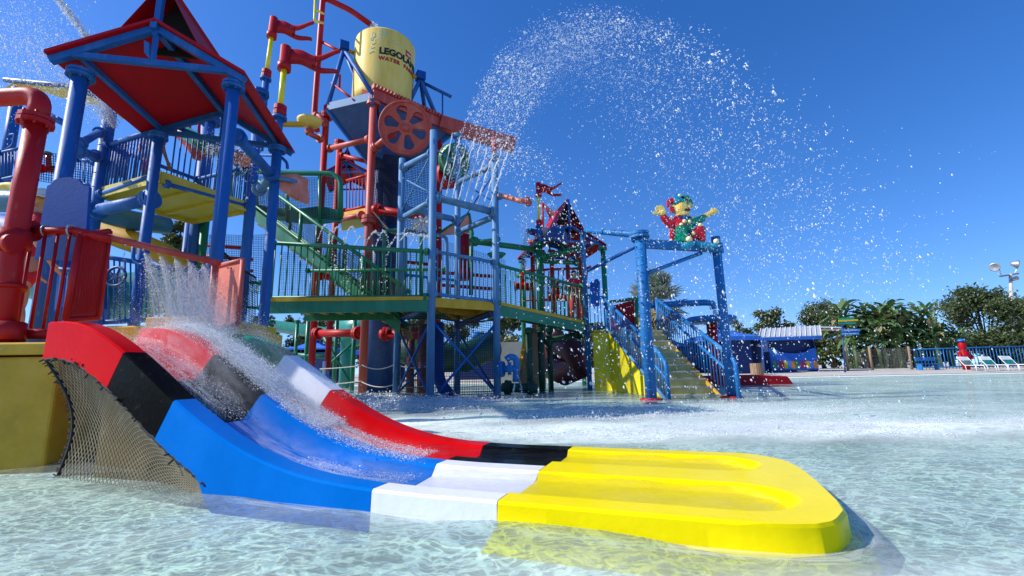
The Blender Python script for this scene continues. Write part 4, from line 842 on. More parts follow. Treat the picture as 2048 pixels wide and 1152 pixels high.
bt_ = (('thin blue brace rising right across the spray tower left side', T1, 425, T2, 300), ('thin blue brace falling right across the spray tower left side', T1, 355, T2, 388), ('thin dark blue brace, spray tower right side, falling right', T3, 360, T4, 405), ('thin dark blue brace, spray tower right side, rising right', T3, 455, T4, 345), ('thin blue brace between the near and far spray tower posts', T2, 295, T3, 330))
for lb, p, y0, q, y1 in bt_: bar(lb, p, y0, q, y1, .022, 'sky' if 'dark' not in lb else 'blue', fl=False, name='brace_rod')
pipe('overhead_pipe', 'faded red drop pipe with a round end cap right of the spray tower', [(995, 391, 12.3), (1018, 395, 12), (1040, 402, 11.8), (1056, 403, 11.6)], .07, 'orange', fl=False, bend=True)
MB().flg(P(1057, 403, 11.55), (1, -.6, 0), .13, .08).build('end_cap', 'faded', bpy.data.objects['overhead_pipe.001']); MB().flg(P(1000, 391, 12.2), (1, 0, 0), .13, .09).build('flange', 'sky', bpy.data.objects['overhead_pipe.001'])
t = thing('gutter_prop', P(992, 300, 12.3), 'short red prop joining the gutter end to the spray tower post', 'post'); MB().tube([up(T4, ztop[3]), up(T4, ztop[3] + .55)], .07, 10).build('shaft', 'red', t)
# ------------------------------------------------------------------ green bridge, yellow corner deck, ramp
ZD = 2.5
D0 = G(536, 603, ZD); D1 = Vec((T2.x - .06, T2.y - .05, 0)); D1b = D1
def deck(name, label, a, c, za, zc, dep, edge='amber', beam='green', n=9):
    t = thing(name, up(a, za), label, 'walkway'); a = up(a, za); c = up(c, zc); o = dep
    MB().slab([a, c, c + o, a + o], Vec((0, 0, .05))).build('deck_plate', 'yellow', t)
    MB().beam(a + Vec((0, -.03, .03)), c + Vec((0, -.03, .03)), .06, .09).build('edge_trim', edge, t)
    MB().beam(a + Vec((0, 0, -.16)), c + Vec((0, 0, -.16)), .08, .28).build('side_beam', beam, t); MB().beam(a + o + Vec((0, 0, -.16)), c + o + Vec((0, 0, -.16)), .08, .28).build('side_beam', beam, t)
    for k in range(n): u = (k + .5) / n; MB().beam(a.lerp(c, u) + Vec((0, .05, -.08)), a.lerp(c, u) + o * .97 + Vec((0, 0, -.08)), .10, .12).build('deck_joist', 'amber', t)
    return t
back = Vec((.15, 1.7, 0))
deck('footbridge', 'green-edged yellow footbridge deck left of the spray tower', D0, D1, ZD, ZD, back)
R0 = Vec((T4.x + .05, T4.y, 0)); R1 = P(1166, 650, 14.6); R1 = Vec((R1.x, R1.y, 0)); zr1 = V(R1, 646)
deck('footbridge', 'green-edged yellow ramp sloping down right from the spray tower to the stair head', R0, R1, ZD, zr1, Vec((.6, 1.7, 0)))
t = thing('corner_deck', up(T2, ZD), 'amber yellow corner deck inside the light blue spray tower', 'platform')
MB().slab([up(q, ZD) for q in (T2, T4, T3, T1)], Vec((0, 0, .06))).build('deck_plate', 'amber', t)
for a, c in ((T2, T4), (T4, T3), (T3, T1), (T1, T2)): MB().beam(up(a, ZD - .06), up(c, ZD - .06), .06, .24).build('edge_channel', 'amber', t)
MB().beam(up(T2, ZD - .1), up(T3, ZD - .1), .08, .16).build('deck_joist', 'amber', t); MB().beam(up(T1.lerp(T2, .5), ZD - .1), up(T3.lerp(T4, .5), ZD - .1), .08, .16).build('deck_joist', 'amber', t)
def rail_px(label, a, c, ya0, yc0, ya1, yc1, n, mat, rr=.05, rb=.016, mid=None): # rows of the top then of the bottom rail
    return railing('walkway_railing', label, up(a, V(a, ya1)), up(c, V(c, yc1)), up(a, V(a, ya0)), up(c, V(c, yc0)), n, mat, rr, rb, mid)
a = D0.lerp(D1, .0); c = D0.lerp(D1, .98)
rail_px('green railing along the near edge of the footbridge left of the spray tower', a, c, 486, 503, 596, 594, 24, 'green', .055, .018)
rail_px('light blue railing between the two front posts of the spray tower', T2.lerp(T4, .05), T2.lerp(T4, .95), 503, 524, 588, 603, 14, 'sky', .05, .016)
rail_px('green railing along the near edge of the ramp to the stair head', R0, R1, 530, 573, 607, 641, 19, 'green', .05, .017)
bk0, bk1 = Vec((D0.x, D0.y, 0)) + back, D1 + back
railing('walkway_railing', 'green railing along the far edge of the footbridge', up(bk0, ZD + .1), up(bk1, ZD + .1), up(bk0, ZD + 1.15), up(bk1, ZD + 1.15), 22, 'green', .045, .015)
q0, q1 = R0 + Vec((.6, 1.7, 0)), R1 + Vec((.6, 1.7, 0))
railing('walkway_railing', 'green railing along the far edge of the ramp', up(q0, ZD + .1), up(q1, zr1 + .1), up(q0, ZD + 1.15), up(q1, zr1 + 1.15), 18, 'green', .04, .014)
railing('walkway_railing', 'blue railing at the far side of the spray tower deck', up(T1, ZD + .1), up(T3, ZD + .1), up(T1, ZD + 1.1), up(T3, ZD + 1.1), 12, 'midblue', .045, .015)
pipe('standing_rail', 'light blue hooped guard rail behind the spray tower deck, taller', [(811, 590, 13.6), (811, 457, 13.6), (893, 474, 14.2), (896, 592, 14.2)], .055, 'sky', fl=False, bend=True)
pipe('standing_rail', 'dark green hooped guard rail behind the footbridge', [(768, 590, 14.4), (768, 462, 14.4), (800, 459, 14.4), (842, 465, 14.4), (842, 590, 14.4)], .06, 'green', fl=False, bend=True)
t = thing('mesh_screen', P(740, 550, 14.8), 'black mesh screen behind the far side of the footbridge', 'net')
b = MB(); net(b, P(560, 600, 14.6), P(860, 600, 14.9), P(860, 508, 14.9), P(560, 505, 14.6), 80, 24, .006); b.build('mesh', 'black', t)
t = thing('mesh_screen', P(930, 540, 15.6), 'black mesh screen behind the spray tower railing', 'net')
b = MB(); net(b, P(850, 600, 15.3), P(1010, 610, 15.9), P(1010, 520, 15.9), P(850, 470, 15.3), 44, 28, .006); b.build('mesh', 'black', t)
t = thing('mesh_screen', P(1085, 590, 18), 'black mesh screen behind the ramp railing', 'net')
b = MB(); net(b, P(1005, 615, 17), P(1165, 640, 18.5), P(1165, 575, 18.5), P(1005, 540, 17), 44, 20, .006); b.build('mesh', 'black', t)
# ------------------------------------------------------------------ nets with cross braces under the tower
def lowbrace(label, a, c, za, zc, mat='blue'): pipe('brace_rod', label, [up(a, za), up(c, zc)], .035, mat, fl=False)
lowbrace('blue brace rod behind the low net, left bay, rising right', T1, T2, .1, 2.0); lowbrace('blue brace rod behind the low net, left bay, falling right', T1, T2, 2.0, .1)
lowbrace('blue brace rod behind the low net, right bay, rising right', T2, T4, .0, 2.0); lowbrace('blue brace rod behind the low net, right bay, falling right', T2, T4, 2.0, .1)
lowbrace('blue brace rod at the far side under the spray tower, rising right', T1, T3, .1, 2.0); lowbrace('blue brace rod at the right side under the spray tower, falling right', T3, T4, 2.0, .1)
for a, c, lb, u0 in ((T1, T2, 'black square-mesh net closing the left bay under the spray tower', 30), (T2, T4, 'black square-mesh net closing the right bay under the spray tower', 30)):
    t = thing('safety_net', up(a, 0), lb, 'net'); b = MB(); net(b, up(a, -.05), up(c, -.05), up(c, 2.02 if c is T4 else 2.2), up(a, 2.05 if a is T1 else 2.2), u0, 34, .0065, wob=.03); b.build('mesh', 'black', t)
    MB().tube([up(a, 2.1).lerp(up(c, 2.1), k / 8) - Vec((0, 0, .12 * 4 * (k / 8) * (1 - k / 8))) for k in range(9)], .022, 6).build('edge_rope', 'black', t)
pipe('cross_pipe', 'dark blue pipe under the amber corner deck, left', [up(T1, 2.25), up(T2, 2.3)], .09, 'navy'); pipe('cross_pipe', 'dark blue pipe under the amber corner deck, right', [up(T3, 2.15), up(T4, 2.3)], .09, 'navy')
pipe('drain_pipe', 'dark blue drain pipe bending right at its foot behind the net', [(876, 645, 13), (876, 760, 13), (900, 793, 12.5)], .17, 'sign', fl=False, bend=True)
# ------------------------------------------------------------------ red and green supports below the footbridge
for (x0, y0, x1, y1, d, r, lb, mat) in ((620, 742, 628, 622, 16.3, .11, 'a', 'red'), (648, 765, 655, 622, 15.5, .10, 'b', 'red')): pass
def gpost(x0, y0, x1, y1, d, r, label, mat='green'): a = P(x0, y0, d); t = thing('support_post', Vec((a.x, a.y, -.2)), label, 'post'); MB().tube([Vec((a.x, a.y, -.2)), Vec((a.x, a.y, V(a, y1)))], r, 12).build('shaft', mat, t); MB().flg(Vec((a.x, a.y, V(a, y1) - r)), (0, 0, 1), r * 1.6, r * 1.4).build('flange', mat, t)
gpost(611, 735, 615, 622, 20, .09, 'green post furthest left below the footbridge, beyond the red posts'); gpost(668, 762, 674, 622, 20, .09, 'green post right of the two red posts below the footbridge'); gpost(704, 770, 707, 625, 19, .09, 'green post beside the huge dark blue column')
gpost(690, 745, 691, 622, 23, .28, 'thick pale green column far below the footbridge', 'teal'); gpost(590, 720, 592, 640, 22, .08, 'thin green post near the green slide crest')
gpost(537, 720, 540, 640, 18, .10, 'green post behind the spray left of the footbridge')
pipe('cross_pipe', 'red cross pipe low between the red posts and the column', [(628, 667, 16.3), (722, 666, 15.3)], .14, 'red')
pipe('brace_rod', 'thin green brace below the footbridge rising right', [(640, 745, 19), (712, 680, 19)], .05, 'green', fl=False); pipe('brace_rod', 'thin green brace below the footbridge falling right', [(640, 660, 19), (702, 768, 19)], .05, 'green', fl=False)
pipe('cross_pipe', 'green horizontal pipe low between the green posts', [(585, 709, 20), (672, 715, 20)], .09, 'green')
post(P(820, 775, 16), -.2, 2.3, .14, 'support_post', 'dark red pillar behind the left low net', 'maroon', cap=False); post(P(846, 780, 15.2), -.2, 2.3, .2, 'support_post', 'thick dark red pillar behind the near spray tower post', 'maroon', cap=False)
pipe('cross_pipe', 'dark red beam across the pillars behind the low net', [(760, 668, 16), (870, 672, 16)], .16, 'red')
t = thing('flume_slide', P(600, 655, 24), 'teal open flume slide crossing behind the posts below the footbridge', 'slide')
b = MB(); rows = []
for k in range(25):
    u = k / 24; c = P(556 + 115 * u, 642 + 16 * u, 24 - 2 * u); rows.append([c + Vec((0, math.cos(a) * .55, math.sin(a) * .6)) for a in [math.pi * (1 + j / 8) for j in range(9)]])
b.add([p for r0 in rows for p in r0], [(i * 9 + k, i * 9 + k + 1, (i + 1) * 9 + k + 1, (i + 1) * 9 + k) for i in range(24) for k in range(8)], True); b.build('flume', 'teal', t)
t = thing('slide_tube', P(720, 655, 22), 'dark teal closed slide tube beyond the huge column', 'slide'); MB().tube([P(690, 668, 22), P(735, 655, 22), P(790, 665, 22.5)], .75, 20).build('tube', 'teal', t)
t = thing('slide_tube', P(900, 700, 21), 'dark green slide tube seen through the low nets', 'slide'); MB().tube([P(800, 690, 21), P(850, 715, 21), P(930, 715, 22), P(985, 690, 23)], .7, 20).build('tube', 'dgreen', t)
for i, (x0, y0, x1, y1, sg) in enumerate(((724, 730, 790, 728, 9), (724, 764, 790, 768, 8), (640, 738, 724, 731, 1), (640, 770, 724, 762, 1), (790, 728, 862, 730, 7), (790, 768, 862, 768, 7))):
    t = thing('rope_line', P(x0, y0, 14), ['upper', 'lower'][i % 2] + ' twisted white rope ' + ('between the near red post and the blue tower post', 'left of the near red post', 'behind the left low net')[i // 2], 'rope')
    MB().tube([P(x0 + (x1 - x0) * k / 12, y0 + (y1 - y0) * k / 12 + sg * 4 * (k / 12) * (1 - k / 12), 14.8 - .9 * k / 12) for k in range(13)], .016, 6).build('rope', 'rope', t)
for x, y, d in ((647, 765, 17), (797, 772, 14.5)): t = post(P(x, y, d), -.2, V(P(x, y, d), y - 42), .06, 'white_post', 'short white rope post standing in the pool, ' + ('left of the near red post' if x < 700 else 'behind the left low net'), 'white', cap=False, cat='post')
# ------------------------------------------------------------------ valve outlet, spiral slide and supports under the ramp
t = thing('valve_outlet', P(1020, 745, 12.2), 'pale blue hooked outlet pipe with a round flange right of the low net', 'pipe')
b = MB(); b.bend([P(1012, 720, 12), P(1020, 713, 12), P(1032, 716, 12), P(1033, 735, 12), P(1031, 764, 12)], .085, .12, 12); b.build('hook_pipe', 'midblue', t)
MB().flg(P(1004, 738, 12), (1, -.3, 0), .21, .09).build('flange', 'midblue', t); MB().tube([P(1004, 738, 12), P(1032, 737, 12)], .09, 12).build('branch', 'midblue', t); MB().flg(P(1019, 737, 12), (1, 0, 0), .17, .10).build('collar', 'midblue', t)
t = thing('spiral_slide', P(1140, 735, 18), 'dark red spiral tube slide in the shade under the ramp', 'slide')
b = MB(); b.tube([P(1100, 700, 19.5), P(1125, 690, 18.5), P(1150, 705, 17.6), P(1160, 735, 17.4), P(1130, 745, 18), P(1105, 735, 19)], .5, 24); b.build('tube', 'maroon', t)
for i, x in enumerate((1060, 1084, 1102)): gpost(x, 775 - 3 * i, x + 2, 655, 14.2 + i * 1.2, .10, ('near', 'middle', 'far')[i] + ' dark green post below the ramp', 'dgreen')
pipe('cross_pipe', 'dark green beam under the ramp', [(1090, 683, 15), (1165, 668, 15.5)], .11, 'dgreen'); pipe('cross_pipe', 'dark green pipe lying at the pool floor under the ramp', [(1004, 775, 13.8), (1075, 777, 13.6)], .14, 'dgreen')
t = thing('slide_chute', P(1045, 700, 16), 'yellow edged brown chute leaning under the ramp', 'slide'); MB().slab([P(1052, 655, 15), P(1060, 655, 15), P(1040, 740, 14.2), P(1034, 740, 14.2)], .06).build('chute_edge', 'amber', t); MB().slab([P(1060, 655, 15.1), P(1085, 660, 17), P(1080, 775, 16.5), P(1040, 772, 14.4), P(1040, 740, 14.4)], .04).build('chute_side', 'wood', t)
t = thing('concrete_wall', P(1020, 690, 24), 'pale concrete wall seen beneath the ramp', 'wall'); a = P(1000, 770, 24); MB().box((a.x + 1.1, 24, 1.0), (2.6, .2, 2.4)).build('wall_face', 'concrete', t)
# ================================================================== STAIR WITH BLUE RAILINGS
t = thing('yellow_stair', (3.3, 11, -.2), 'yellow stair with eleven steps climbing from the pool to the ramp', 'stairs')
ns = 11; ya, yb = 10.9, 14.75; xl = lambda y: 3.42 - (y - 10.6) * .085; xr = lambda y: 4.85 - (y - 10.6) * .03
for k in range(ns):
    y0 = ya + (yb - ya) * k / ns; zz = .075 + .18 * k; y1 = y0 + (yb - ya) / ns
    MB().slab([(xl(y0) + .04, y0, -.2), (xr(y0) - .02, y0, -.2), (xr(y1) - .02, y1 + .1, -.2), (xl(y1) + .04, y1 + .1, -.2)], Vec((0, 0, zz + .17))).build('step', 'steps', t)
    MB().slab([(xl(y0) + .04, y0 - .022, zz - .03), (xr(y0) - .02, y0 - .022, zz - .03), (xr(y0) - .02, y0 + .06, zz - .03), (xl(y0) + .04, y0 + .06, zz - .03)], Vec((0, 0, .036))).build('step_nosing', 'concrete', t)
MB().slab([(xl(ya - .35), ya - .35, -.2), (xl(ya - .35), ya - .35, -.03), (xl(yb), yb, 1.93), (xl(yb), yb, -.2)], Vec((.05, 0, 0))).build('side_panel', 'lemon', t)
MB().slab([(2.62, 15.0, -.2), (xl(yb), yb, -.2), (xl(yb), yb, 1.93), (2.62, 15.0, 1.93)], Vec((0, .05, 0))).build('front_panel', 'lemon', t)
MB().slab([(xr(ya), ya, -.2), (xr(ya), ya, .05), (xr(yb), yb, 1.93), (xr(yb), yb, -.2)], Vec((-.04, 0, 0))).build('side_panel', 'amber', t)
MB().slab([(2.62, 14.75, 1.9), (5, 14.75, 1.9), (5, 16.6, 1.9), (2.62, 16.6, 1.9)], Vec((0, 0, .06))).build('landing', 'yellow', t)
MB().tube([(xl(ya - .45) - .02, ya - .45, -.02), (xl(yb) - .02, yb, 2.0)], .045, 8).build('stringer_pipe', 'sky', t)
def srail(label, xf, yA, yB, zA, zB, n):
    r = thing('stair_railing', (xf(yA), yA, 0), label, 'railing'); H = .98
    pt = lambda y, dz: Vec((xf(y), y, zA + (zB - zA) * (y - yA) / (yB - yA) + dz))
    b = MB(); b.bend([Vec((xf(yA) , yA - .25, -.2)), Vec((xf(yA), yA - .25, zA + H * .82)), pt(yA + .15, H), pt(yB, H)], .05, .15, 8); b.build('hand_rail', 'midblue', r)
    b = MB(); b.bend([Vec((xf(yA), yA - .25, zA + .45)), pt(yA + .1, .55), pt(yB, .72)], .035, .12, 8); b.build('lower_rail', 'midblue', r)
    MB().tube([pt(yB, -.1), pt(yB, H + .05)], .05, 8).build('stanchion', 'midblue', r)
    me = unit_rod(.014, 'midblue')
    for k in range(n): y = yA + (yB - yA) * (k + .3) / n; q = pt(y, -.02); piece('baluster', me, q, r, (1, 1, H))
srail('blue stair railing on the left side of the yellow stair', xl, 10.6, yb, .0, 1.95, 28)
srail('blue stair railing on the right side of the yellow stair', xr, 10.35, yb, .0, 1.95, 28)
railing('landing_railing', 'short blue railing left of the stair head with a hook frame', (2.66, 14.95, 2.05), (xl(yb), 14.85, 2.05), (2.66, 14.95, 3.05), (xl(yb), 14.85, 3.05), 4, 'midblue', .045, .014)
t = thing('sign_board', P(1192, 600, 14.8), 'narrow blue notice board with a rounded top at the stair head', 'sign')
MB().slab([P(x, y, 14.8) for x, y in ((1180, 566), (1184, 562), (1188, 562), (1191, 558), (1196, 558), (1198, 562), (1200, 564), (1199, 612), (1181, 613))], Vec((0, .05, 0))).build('board', 'sign', t)
# portal frame with the jester beam
J1, J2, J0 = Vec((P(1303, 802, 10.1).x, 10.1, 0)), Vec((P(1464, 797, 10.4).x, 10.4, 0)), Vec((P(1180, 782, 15.3).x, 15.3, 0))
zj1, zj2 = V(J1, 462), V(J2, 474); 
for J, z, lb, rg in ((J1, zj1, 'thick banded blue post standing at the foot of the yellow stair', 22), (J2, zj2, 'slim blue post at the right end of the jester beam', 0)):
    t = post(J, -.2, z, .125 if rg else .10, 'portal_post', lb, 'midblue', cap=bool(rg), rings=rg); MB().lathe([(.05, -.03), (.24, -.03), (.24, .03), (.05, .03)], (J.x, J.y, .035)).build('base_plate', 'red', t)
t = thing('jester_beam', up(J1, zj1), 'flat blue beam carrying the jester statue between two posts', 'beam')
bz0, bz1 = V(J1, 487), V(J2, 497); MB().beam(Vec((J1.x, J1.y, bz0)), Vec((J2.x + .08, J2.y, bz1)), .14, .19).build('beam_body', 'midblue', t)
MB().flg((J2.x, J2.y, bz1), (0, 0, 1), .15, .22).build('collar', 'midblue', t)
t = thing('bent_post', J0, 'slim blue pipe post bent over at its top left of the yellow stair', 'post'); j0t = V(J0, 472)
b = MB(); b.bend([up(J0, -.2), up(J0, V(J0, 470)), up(J0.lerp(J1, .08), V(J0, 468)), Vec((J1.x, J1.y, V(J1, 470)))], .085, .3, 10); b.build('bent_pipe', 'midblue', t); MB().flg(Vec((J1.x, J1.y, V(J1, 470))) + (J0 - J1).normalized() * .2, (J0 - J1), .14, .12).build('flange', 'midblue', t)
pipe('brace_pipe', 'blue brace pipe from the bent post up to the banded post', [up(J0.lerp(J1, .1), V(J0, 548)), (Vec((J1.x, J1.y, V(J1, 488))))], .05, 'blue', fl=False)
pipe('brace_pipe', 'blue brace pipe rising right under the jester beam', [Vec((J1.x, J1.y, V(J1, 550))), P(1403, 506, 10.3)], .045, 'midblue', fl=False)
# dark red play panel behind the stair and green frame
t = thing('game_board', P(1260, 640, 16.6), 'dark red perforated play panel in a green frame behind the stair', 'panel')
MB().slab([P(1222, 612, 16.6), P(1268, 600, 16.4), P(1270, 668, 16.4), P(1224, 668, 16.6)], Vec((0, .06, 0))).build('board', 'roof', t); MB().tube([P(1205, 606, 16.8), P(1282, 596, 16.3)], .06, 8).build('top_rail', 'green', t); MB().tube([P(1273, 598, 16.3), P(1273, 668, 16.3)], .07, 8).build('stanchion', 'green', t)
# ================================================================== SECOND PLAY HUT (far red roof) AND GREEN FRAMES
ze3 = 5.7
h = [G(1075, 480, ze3), G(1203, 488, ze3)]; h2 = [G(1148, 516, ze3) + Vec((.4, .4, 0)), G(1050, 512, ze3)]
h2 = [h[1] + Vec((-.6, 2.6, 0)), h[0] + Vec((-.6, 2.6, 0))]
gable('tower_roof', 'red gabled roof with steep upper roof right of the spray tower, far hut', h[0], h[1], h2[0], h2[1], ze3, 446, rb=.05, over=.14, cup=True, k=1.1, cw=.5)
for i, (q, lb) in enumerate(((h[0], 'near left'), (h[1], 'near right'), (h2[0], 'far right'), (h2[1], 'far left'))): post(q + Vec((.05, .05, 0)), 0, ze3 - .1, .10, 'hut_post', 'green post at the ' + lb + ' corner of the far hut', 'green')
post(P(1082, 640, 15.9), 2.0, V(P(1082, 640, 15.9), 484), .12, 'hut_post', 'green post rising through the ramp before the far hut', 'green')
pipe('cross_pipe', 'long green pipe from the spray tower to the far hut', [(943, 482, 14.2), (1078, 500, 16)], .10, 'green'); pipe('cross_pipe', 'short green pipe above the green bowl', [(945, 486, 14.2), (1000, 478, 14.4)], .07, 'green', fl=False)
pipe('cross_pipe', 'green pipe from the far hut post to the bent blue post', [(1082, 516, 16), (1166, 494, 15.6)], .11, 'green'); pipe('cross_pipe', 'green pipe under the far hut roof', [(1068, 522, 18), (1158, 526, 18)], .09, 'green')
pipe('cross_pipe', 'thin dark blue pipe under the far hut roof', [(1060, 511, 18.4), (1150, 514, 18.4)], .04, 'navy', fl=False)
t = thing('tipping_cup', P(1113, 478, 15.6), 'blue half dome cup hanging before the far hut', 'cup'); MB().lathe([(.02, .62), (.18, .58), (.34, .38), (.42, .12), (.46, -.1), (.43, -.1), (.3, .3), (.05, .5)], P(1110, 484, 15.5), Vec((.25, 0, 1))).build('cup', 'navy', t); MB().tube([P(1117, 474, 15.7), P(1129, 500, 15.6)], .05, 8).build('arm', 'green', t)
t = thing('bowl', P(993, 515, 14.5), 'dark green bowl hanging right of the spray tower', 'bowl'); MB().lathe([(.02, -.16), (.2, -.12), (.31, 0), (.29, 0), (.18, -.09), (.02, -.12)], P(993, 508, 14.4)).build('bowl_shell', 'green', t); MB().tube([P(988, 482, 14.4), P(989, 508, 14.4)], .04, 8).build('stem', 'green', t)
t = thing('water_trough', P(1080, 465, 17.5), 'grey blue water trough pouring beside the far hut', 'trough'); MB().beam(P(1056, 462, 17.2), P(1080, 467, 17.6), .3, .16).build('trough', 'navy', t); MB().lathe([(.05, -.3), (.42, -.3), (.44, .12), (.05, .14)], P(1089, 467, 18)).build('drum', 'concrete', t)
def sail(name, label, q, mat, posts): t = thing(name, q[0], label, 'shade sail'); MB().slab(q, .03).build('sail_cloth', mat, t); [MB().tube([a, c], .05, 8).build('sail_mast', m_, t) for a, c, m_ in posts]
sail('shade_sail', 'faded coral sail with green edging behind the spray tower', [P(938, 428, 17), P(944, 466, 17.4), P(900, 470, 17.6), P(868, 472, 17)], 'pink', [(P(938, 426, 17), P(946, 470, 17.4), 'green'), (P(938, 426, 17), P(868, 473, 17), 'green')])
sail('shade_sail', 'faded coral sail on red masts behind the far hut', [P(1086, 407, 20), P(1125, 432, 20), P(1118, 445, 20), P(1105, 448, 20)], 'pink', [(P(1085, 406, 20), P(1086, 458, 20), 'red'), (P(1086, 406, 20), P(1107, 446, 20), 'red'), (P(1105, 445, 20), P(1105, 470, 20), 'red')])
sg_ = thing('netting_tower', P(925, 560, 17), 'red riser pipe with green valve frame behind the spray tower railing', 'pipe')
MB().tube([P(927, 560, 17), P(927, 470, 17)], .24, 14).build('riser', 'red', sg_); MB().tube([P(942, 590, 16.6), P(943, 462, 16.6)], .08, 10).build('green_post', 'green', sg_)
MB().flg(P(927, 548, 16.8), (0, 0, 1), .32, .3).build('valve_body', 'red', sg_); MB().tube([P(915, 545, 16.6), P(940, 550, 16.6)], .14, 10).build('valve_arm', 'red', sg_)
for x, y, d, lb in ((1046, 570, 15.6, 'behind the upper part of the ramp railing'), (1115, 592, 16, 'behind the lower part of the ramp railing'), (98, 335, 11, 'on the far net at the upper left'), (655, 550, 13.5, 'behind the green footbridge railing')):
    t = thing('water_gun', P(x, y, d), 'bright red water gun ' + lb, 'water gun'); s_ = d / 16
    MB().tube([P(x - 2, y - 26, d), P(x, y - 2, d)], .085 * s_, 10).build('stem', 'sred', t); MB().tube([P(x - 14, y + 2, d - .2), P(x + 14, y + 4, d)], [.10 * s_, .15 * s_], 12).build('barrel', 'sred', t); MB().flg(P(x - 15, y + 2, d - .2), (1, 0, .1), .17 * s_, .1 * s_).build('nozzle_ring', 'sred', t); MB().flg(P(x - 2, y - 28, d), (0, 0, 1), .13 * s_, .06).build('cap', 'green', t)
railing('play_railing', 'red railing with hanging strips on the far hut deck', P(1045, 600, 20), P(1175, 600, 20), P(1045, 541, 20), P(1180, 536, 20), 14, 'faded', .06, .03)
for i, x in enumerate((1068, 1086, 1107, 1139, 1166)): post(P(x, 620, 19.8), 2, V(P(x, 620, 19.8), (480, 500, 500, 508, 515)[i]), .10, 'hut_post', ('first', 'second', 'third', 'fourth', 'fifth')[i] + ' red post from the left on the far hut deck', 'faded', cat='post')
for i, (x0, x1, y) in enumerate(((380, 500, 488), (380, 505, 510), (380, 505, 533), (880, 1000, 545), (880, 1000, 570), (770, 860, 520))): pipe('far_rail', 'red pipe rail far behind, ' + ('left under the yellow platform, top', 'left under the yellow platform, middle', 'left under the yellow platform, lowest', 'behind the spray tower, upper', 'behind the spray tower, lower', 'behind the footbridge end')[i], [(x0, y, 17), (x1, y + 9, 17)], .07, 'red', fl=False, cat='rail')
# ================================================================== BEHIND THE ENTRY: railings, slides, sails at the left
def zrow(x, y, d): return P(x, y, d).z
def vrail(label, x0, x1, yt0, yt1, yb0, yb1, d0_, d1_, n, mat, rr=.04, rb=.014, name='back_railing'): return railing(name, label, P(x0, yb0, d0_), P(x1, yb1, d1_), P(x0, yt0, d0_), P(x1, yt1, d1_), n, mat, rr, rb)
vrail('blue railing behind the spray bar, from the red panel to the middle post', 200, 298, 512, 528, 645, 640, 7.2, 7.6, 9, 'blue')
vrail('blue railing behind the spray bar, right stretch', 300, 414, 530, 545, 640, 636, 7.6, 8, 10, 'blue')
t = thing('ship_wheel', P(232, 553, 7), 'dark blue play steering wheel with spokes fixed to the back railing', 'wheel'); c = P(232, 553, 7.0)
MB().tube([c + Vec((math.cos(k * math.pi / 12) * .15, 0, math.sin(k * math.pi / 12) * .15)) for k in range(25)], .022, 8).build('rim', 'navy', t)
for k in range(5): a = k * math.tau / 5; MB().tube([c, c + Vec((math.cos(a) * .15, 0, math.sin(a) * .15))], .014, 6).build('spoke', 'navy', t)
MB().ring(c, (0, 1, 0), .04, .04).build('hub', 'navy', t)
pipe('standing_rail', 'blue hooped grab rail right of the middle of the spray curtain', [(418, 640, 6.8), (396, 610, 6.8), (400, 545, 6.8), (414, 535, 6.8), (418, 645, 6.8)], .035, 'blue', fl=False, bend=True)
pipe('standing_rail', 'blue hooped grab rail left of the spray curtain', [(268, 480, 7.4), (266, 520, 7.4), (280, 530, 7.4), (288, 528, 7.4)], .03, 'blue', fl=False, bend=True)
vrail('far blue railing beyond the thick near roof post, upper left', 156, 188, 318, 326, 366, 372, 10, 10, 4, 'blue')
vrail('blue stair railing at the far upper left edge', 0, 46, 306, 296, 360, 350, 10.5, 10.5, 7, 'blue')
t = thing('mesh_screen', P(100, 340, 10.8), 'dark mesh screen strung at the upper left beyond the red pipe', 'net'); b = MB(); net(b, P(78, 362, 10.8), P(185, 378, 10.8), P(185, 318, 10.8), P(78, 304, 10.8), 22, 12, .01); b.build('mesh', 'black', t)
pipe('support_post', 'far blue post at the left edge under the yellow shade sail', [(4, 380, 11), (36, 178, 11)], .13, 'blue', fl=False, cat='post')
pipe('water_pipe', 'blue hooped handle on the far left post', [(12, 300, 10.8), (26, 290, 10.8), (30, 268, 10.8), (20, 270, 10.8)], .03, 'blue', fl=False, bend=True)
t = thing('shade_sail', P(60, 190, 12), 'yellow shade sail with a dark edge pole at the upper left', 'shade sail')
MB().slab([P(-4, 186, 12), P(32, 164, 12), P(100, 184, 12.8), P(45, 192, 13.5)], .03).build('sail_cloth', 'sail', t); MB().slab([P(40, 165, 12), P(144, 173, 12), P(208, 204, 12.4), P(198, 213, 13), P(150, 203, 13), P(98, 188, 13)], .03).build('sail_cloth', 'sail', t)
MB().tube([P(10, 160, 12), P(150, 173, 12), P(208, 201, 12.4)], .07, 8).build('edge_pole', 'navy', t); MB().slab([P(238, 222, 12.4), P(262, 246, 13), P(236, 232, 12.6)], .03).build('sail_cloth', 'sail', t)
def chute(name, label, path, rad, mat, half=True, seg=12, cat='slide'):
    t = thing(name, P(*path[0]), label, cat); pts = [P(*p) for p in path]; fine = []
    for i in range(len(pts) - 1):
        p0, p1, p2, p3 = pts[max(i - 1, 0)], pts[i], pts[i + 1], pts[min(i + 2, len(pts) - 1)]
        for k in range(8): u = k / 8; fine.append(.5 * ((2 * p1) + (p2 - p0) * u + (2 * p0 - 5 * p1 + 4 * p2 - p3) * u * u + (3 * p1 - p0 - 3 * p2 + p3) * u ** 3))
    fine.append(pts[-1]); MB().tube(fine, rad, 20).build('tube', mat, t); return t
chute('slide_tube', 'pale blue slide tube curving behind the thick near roof post', [(0, 402, 8.4), (60, 404, 8.4), (120, 404, 8.6), (190, 420, 9), (260, 440, 9.6), (330, 450, 10.5)], .22, 'aqua')
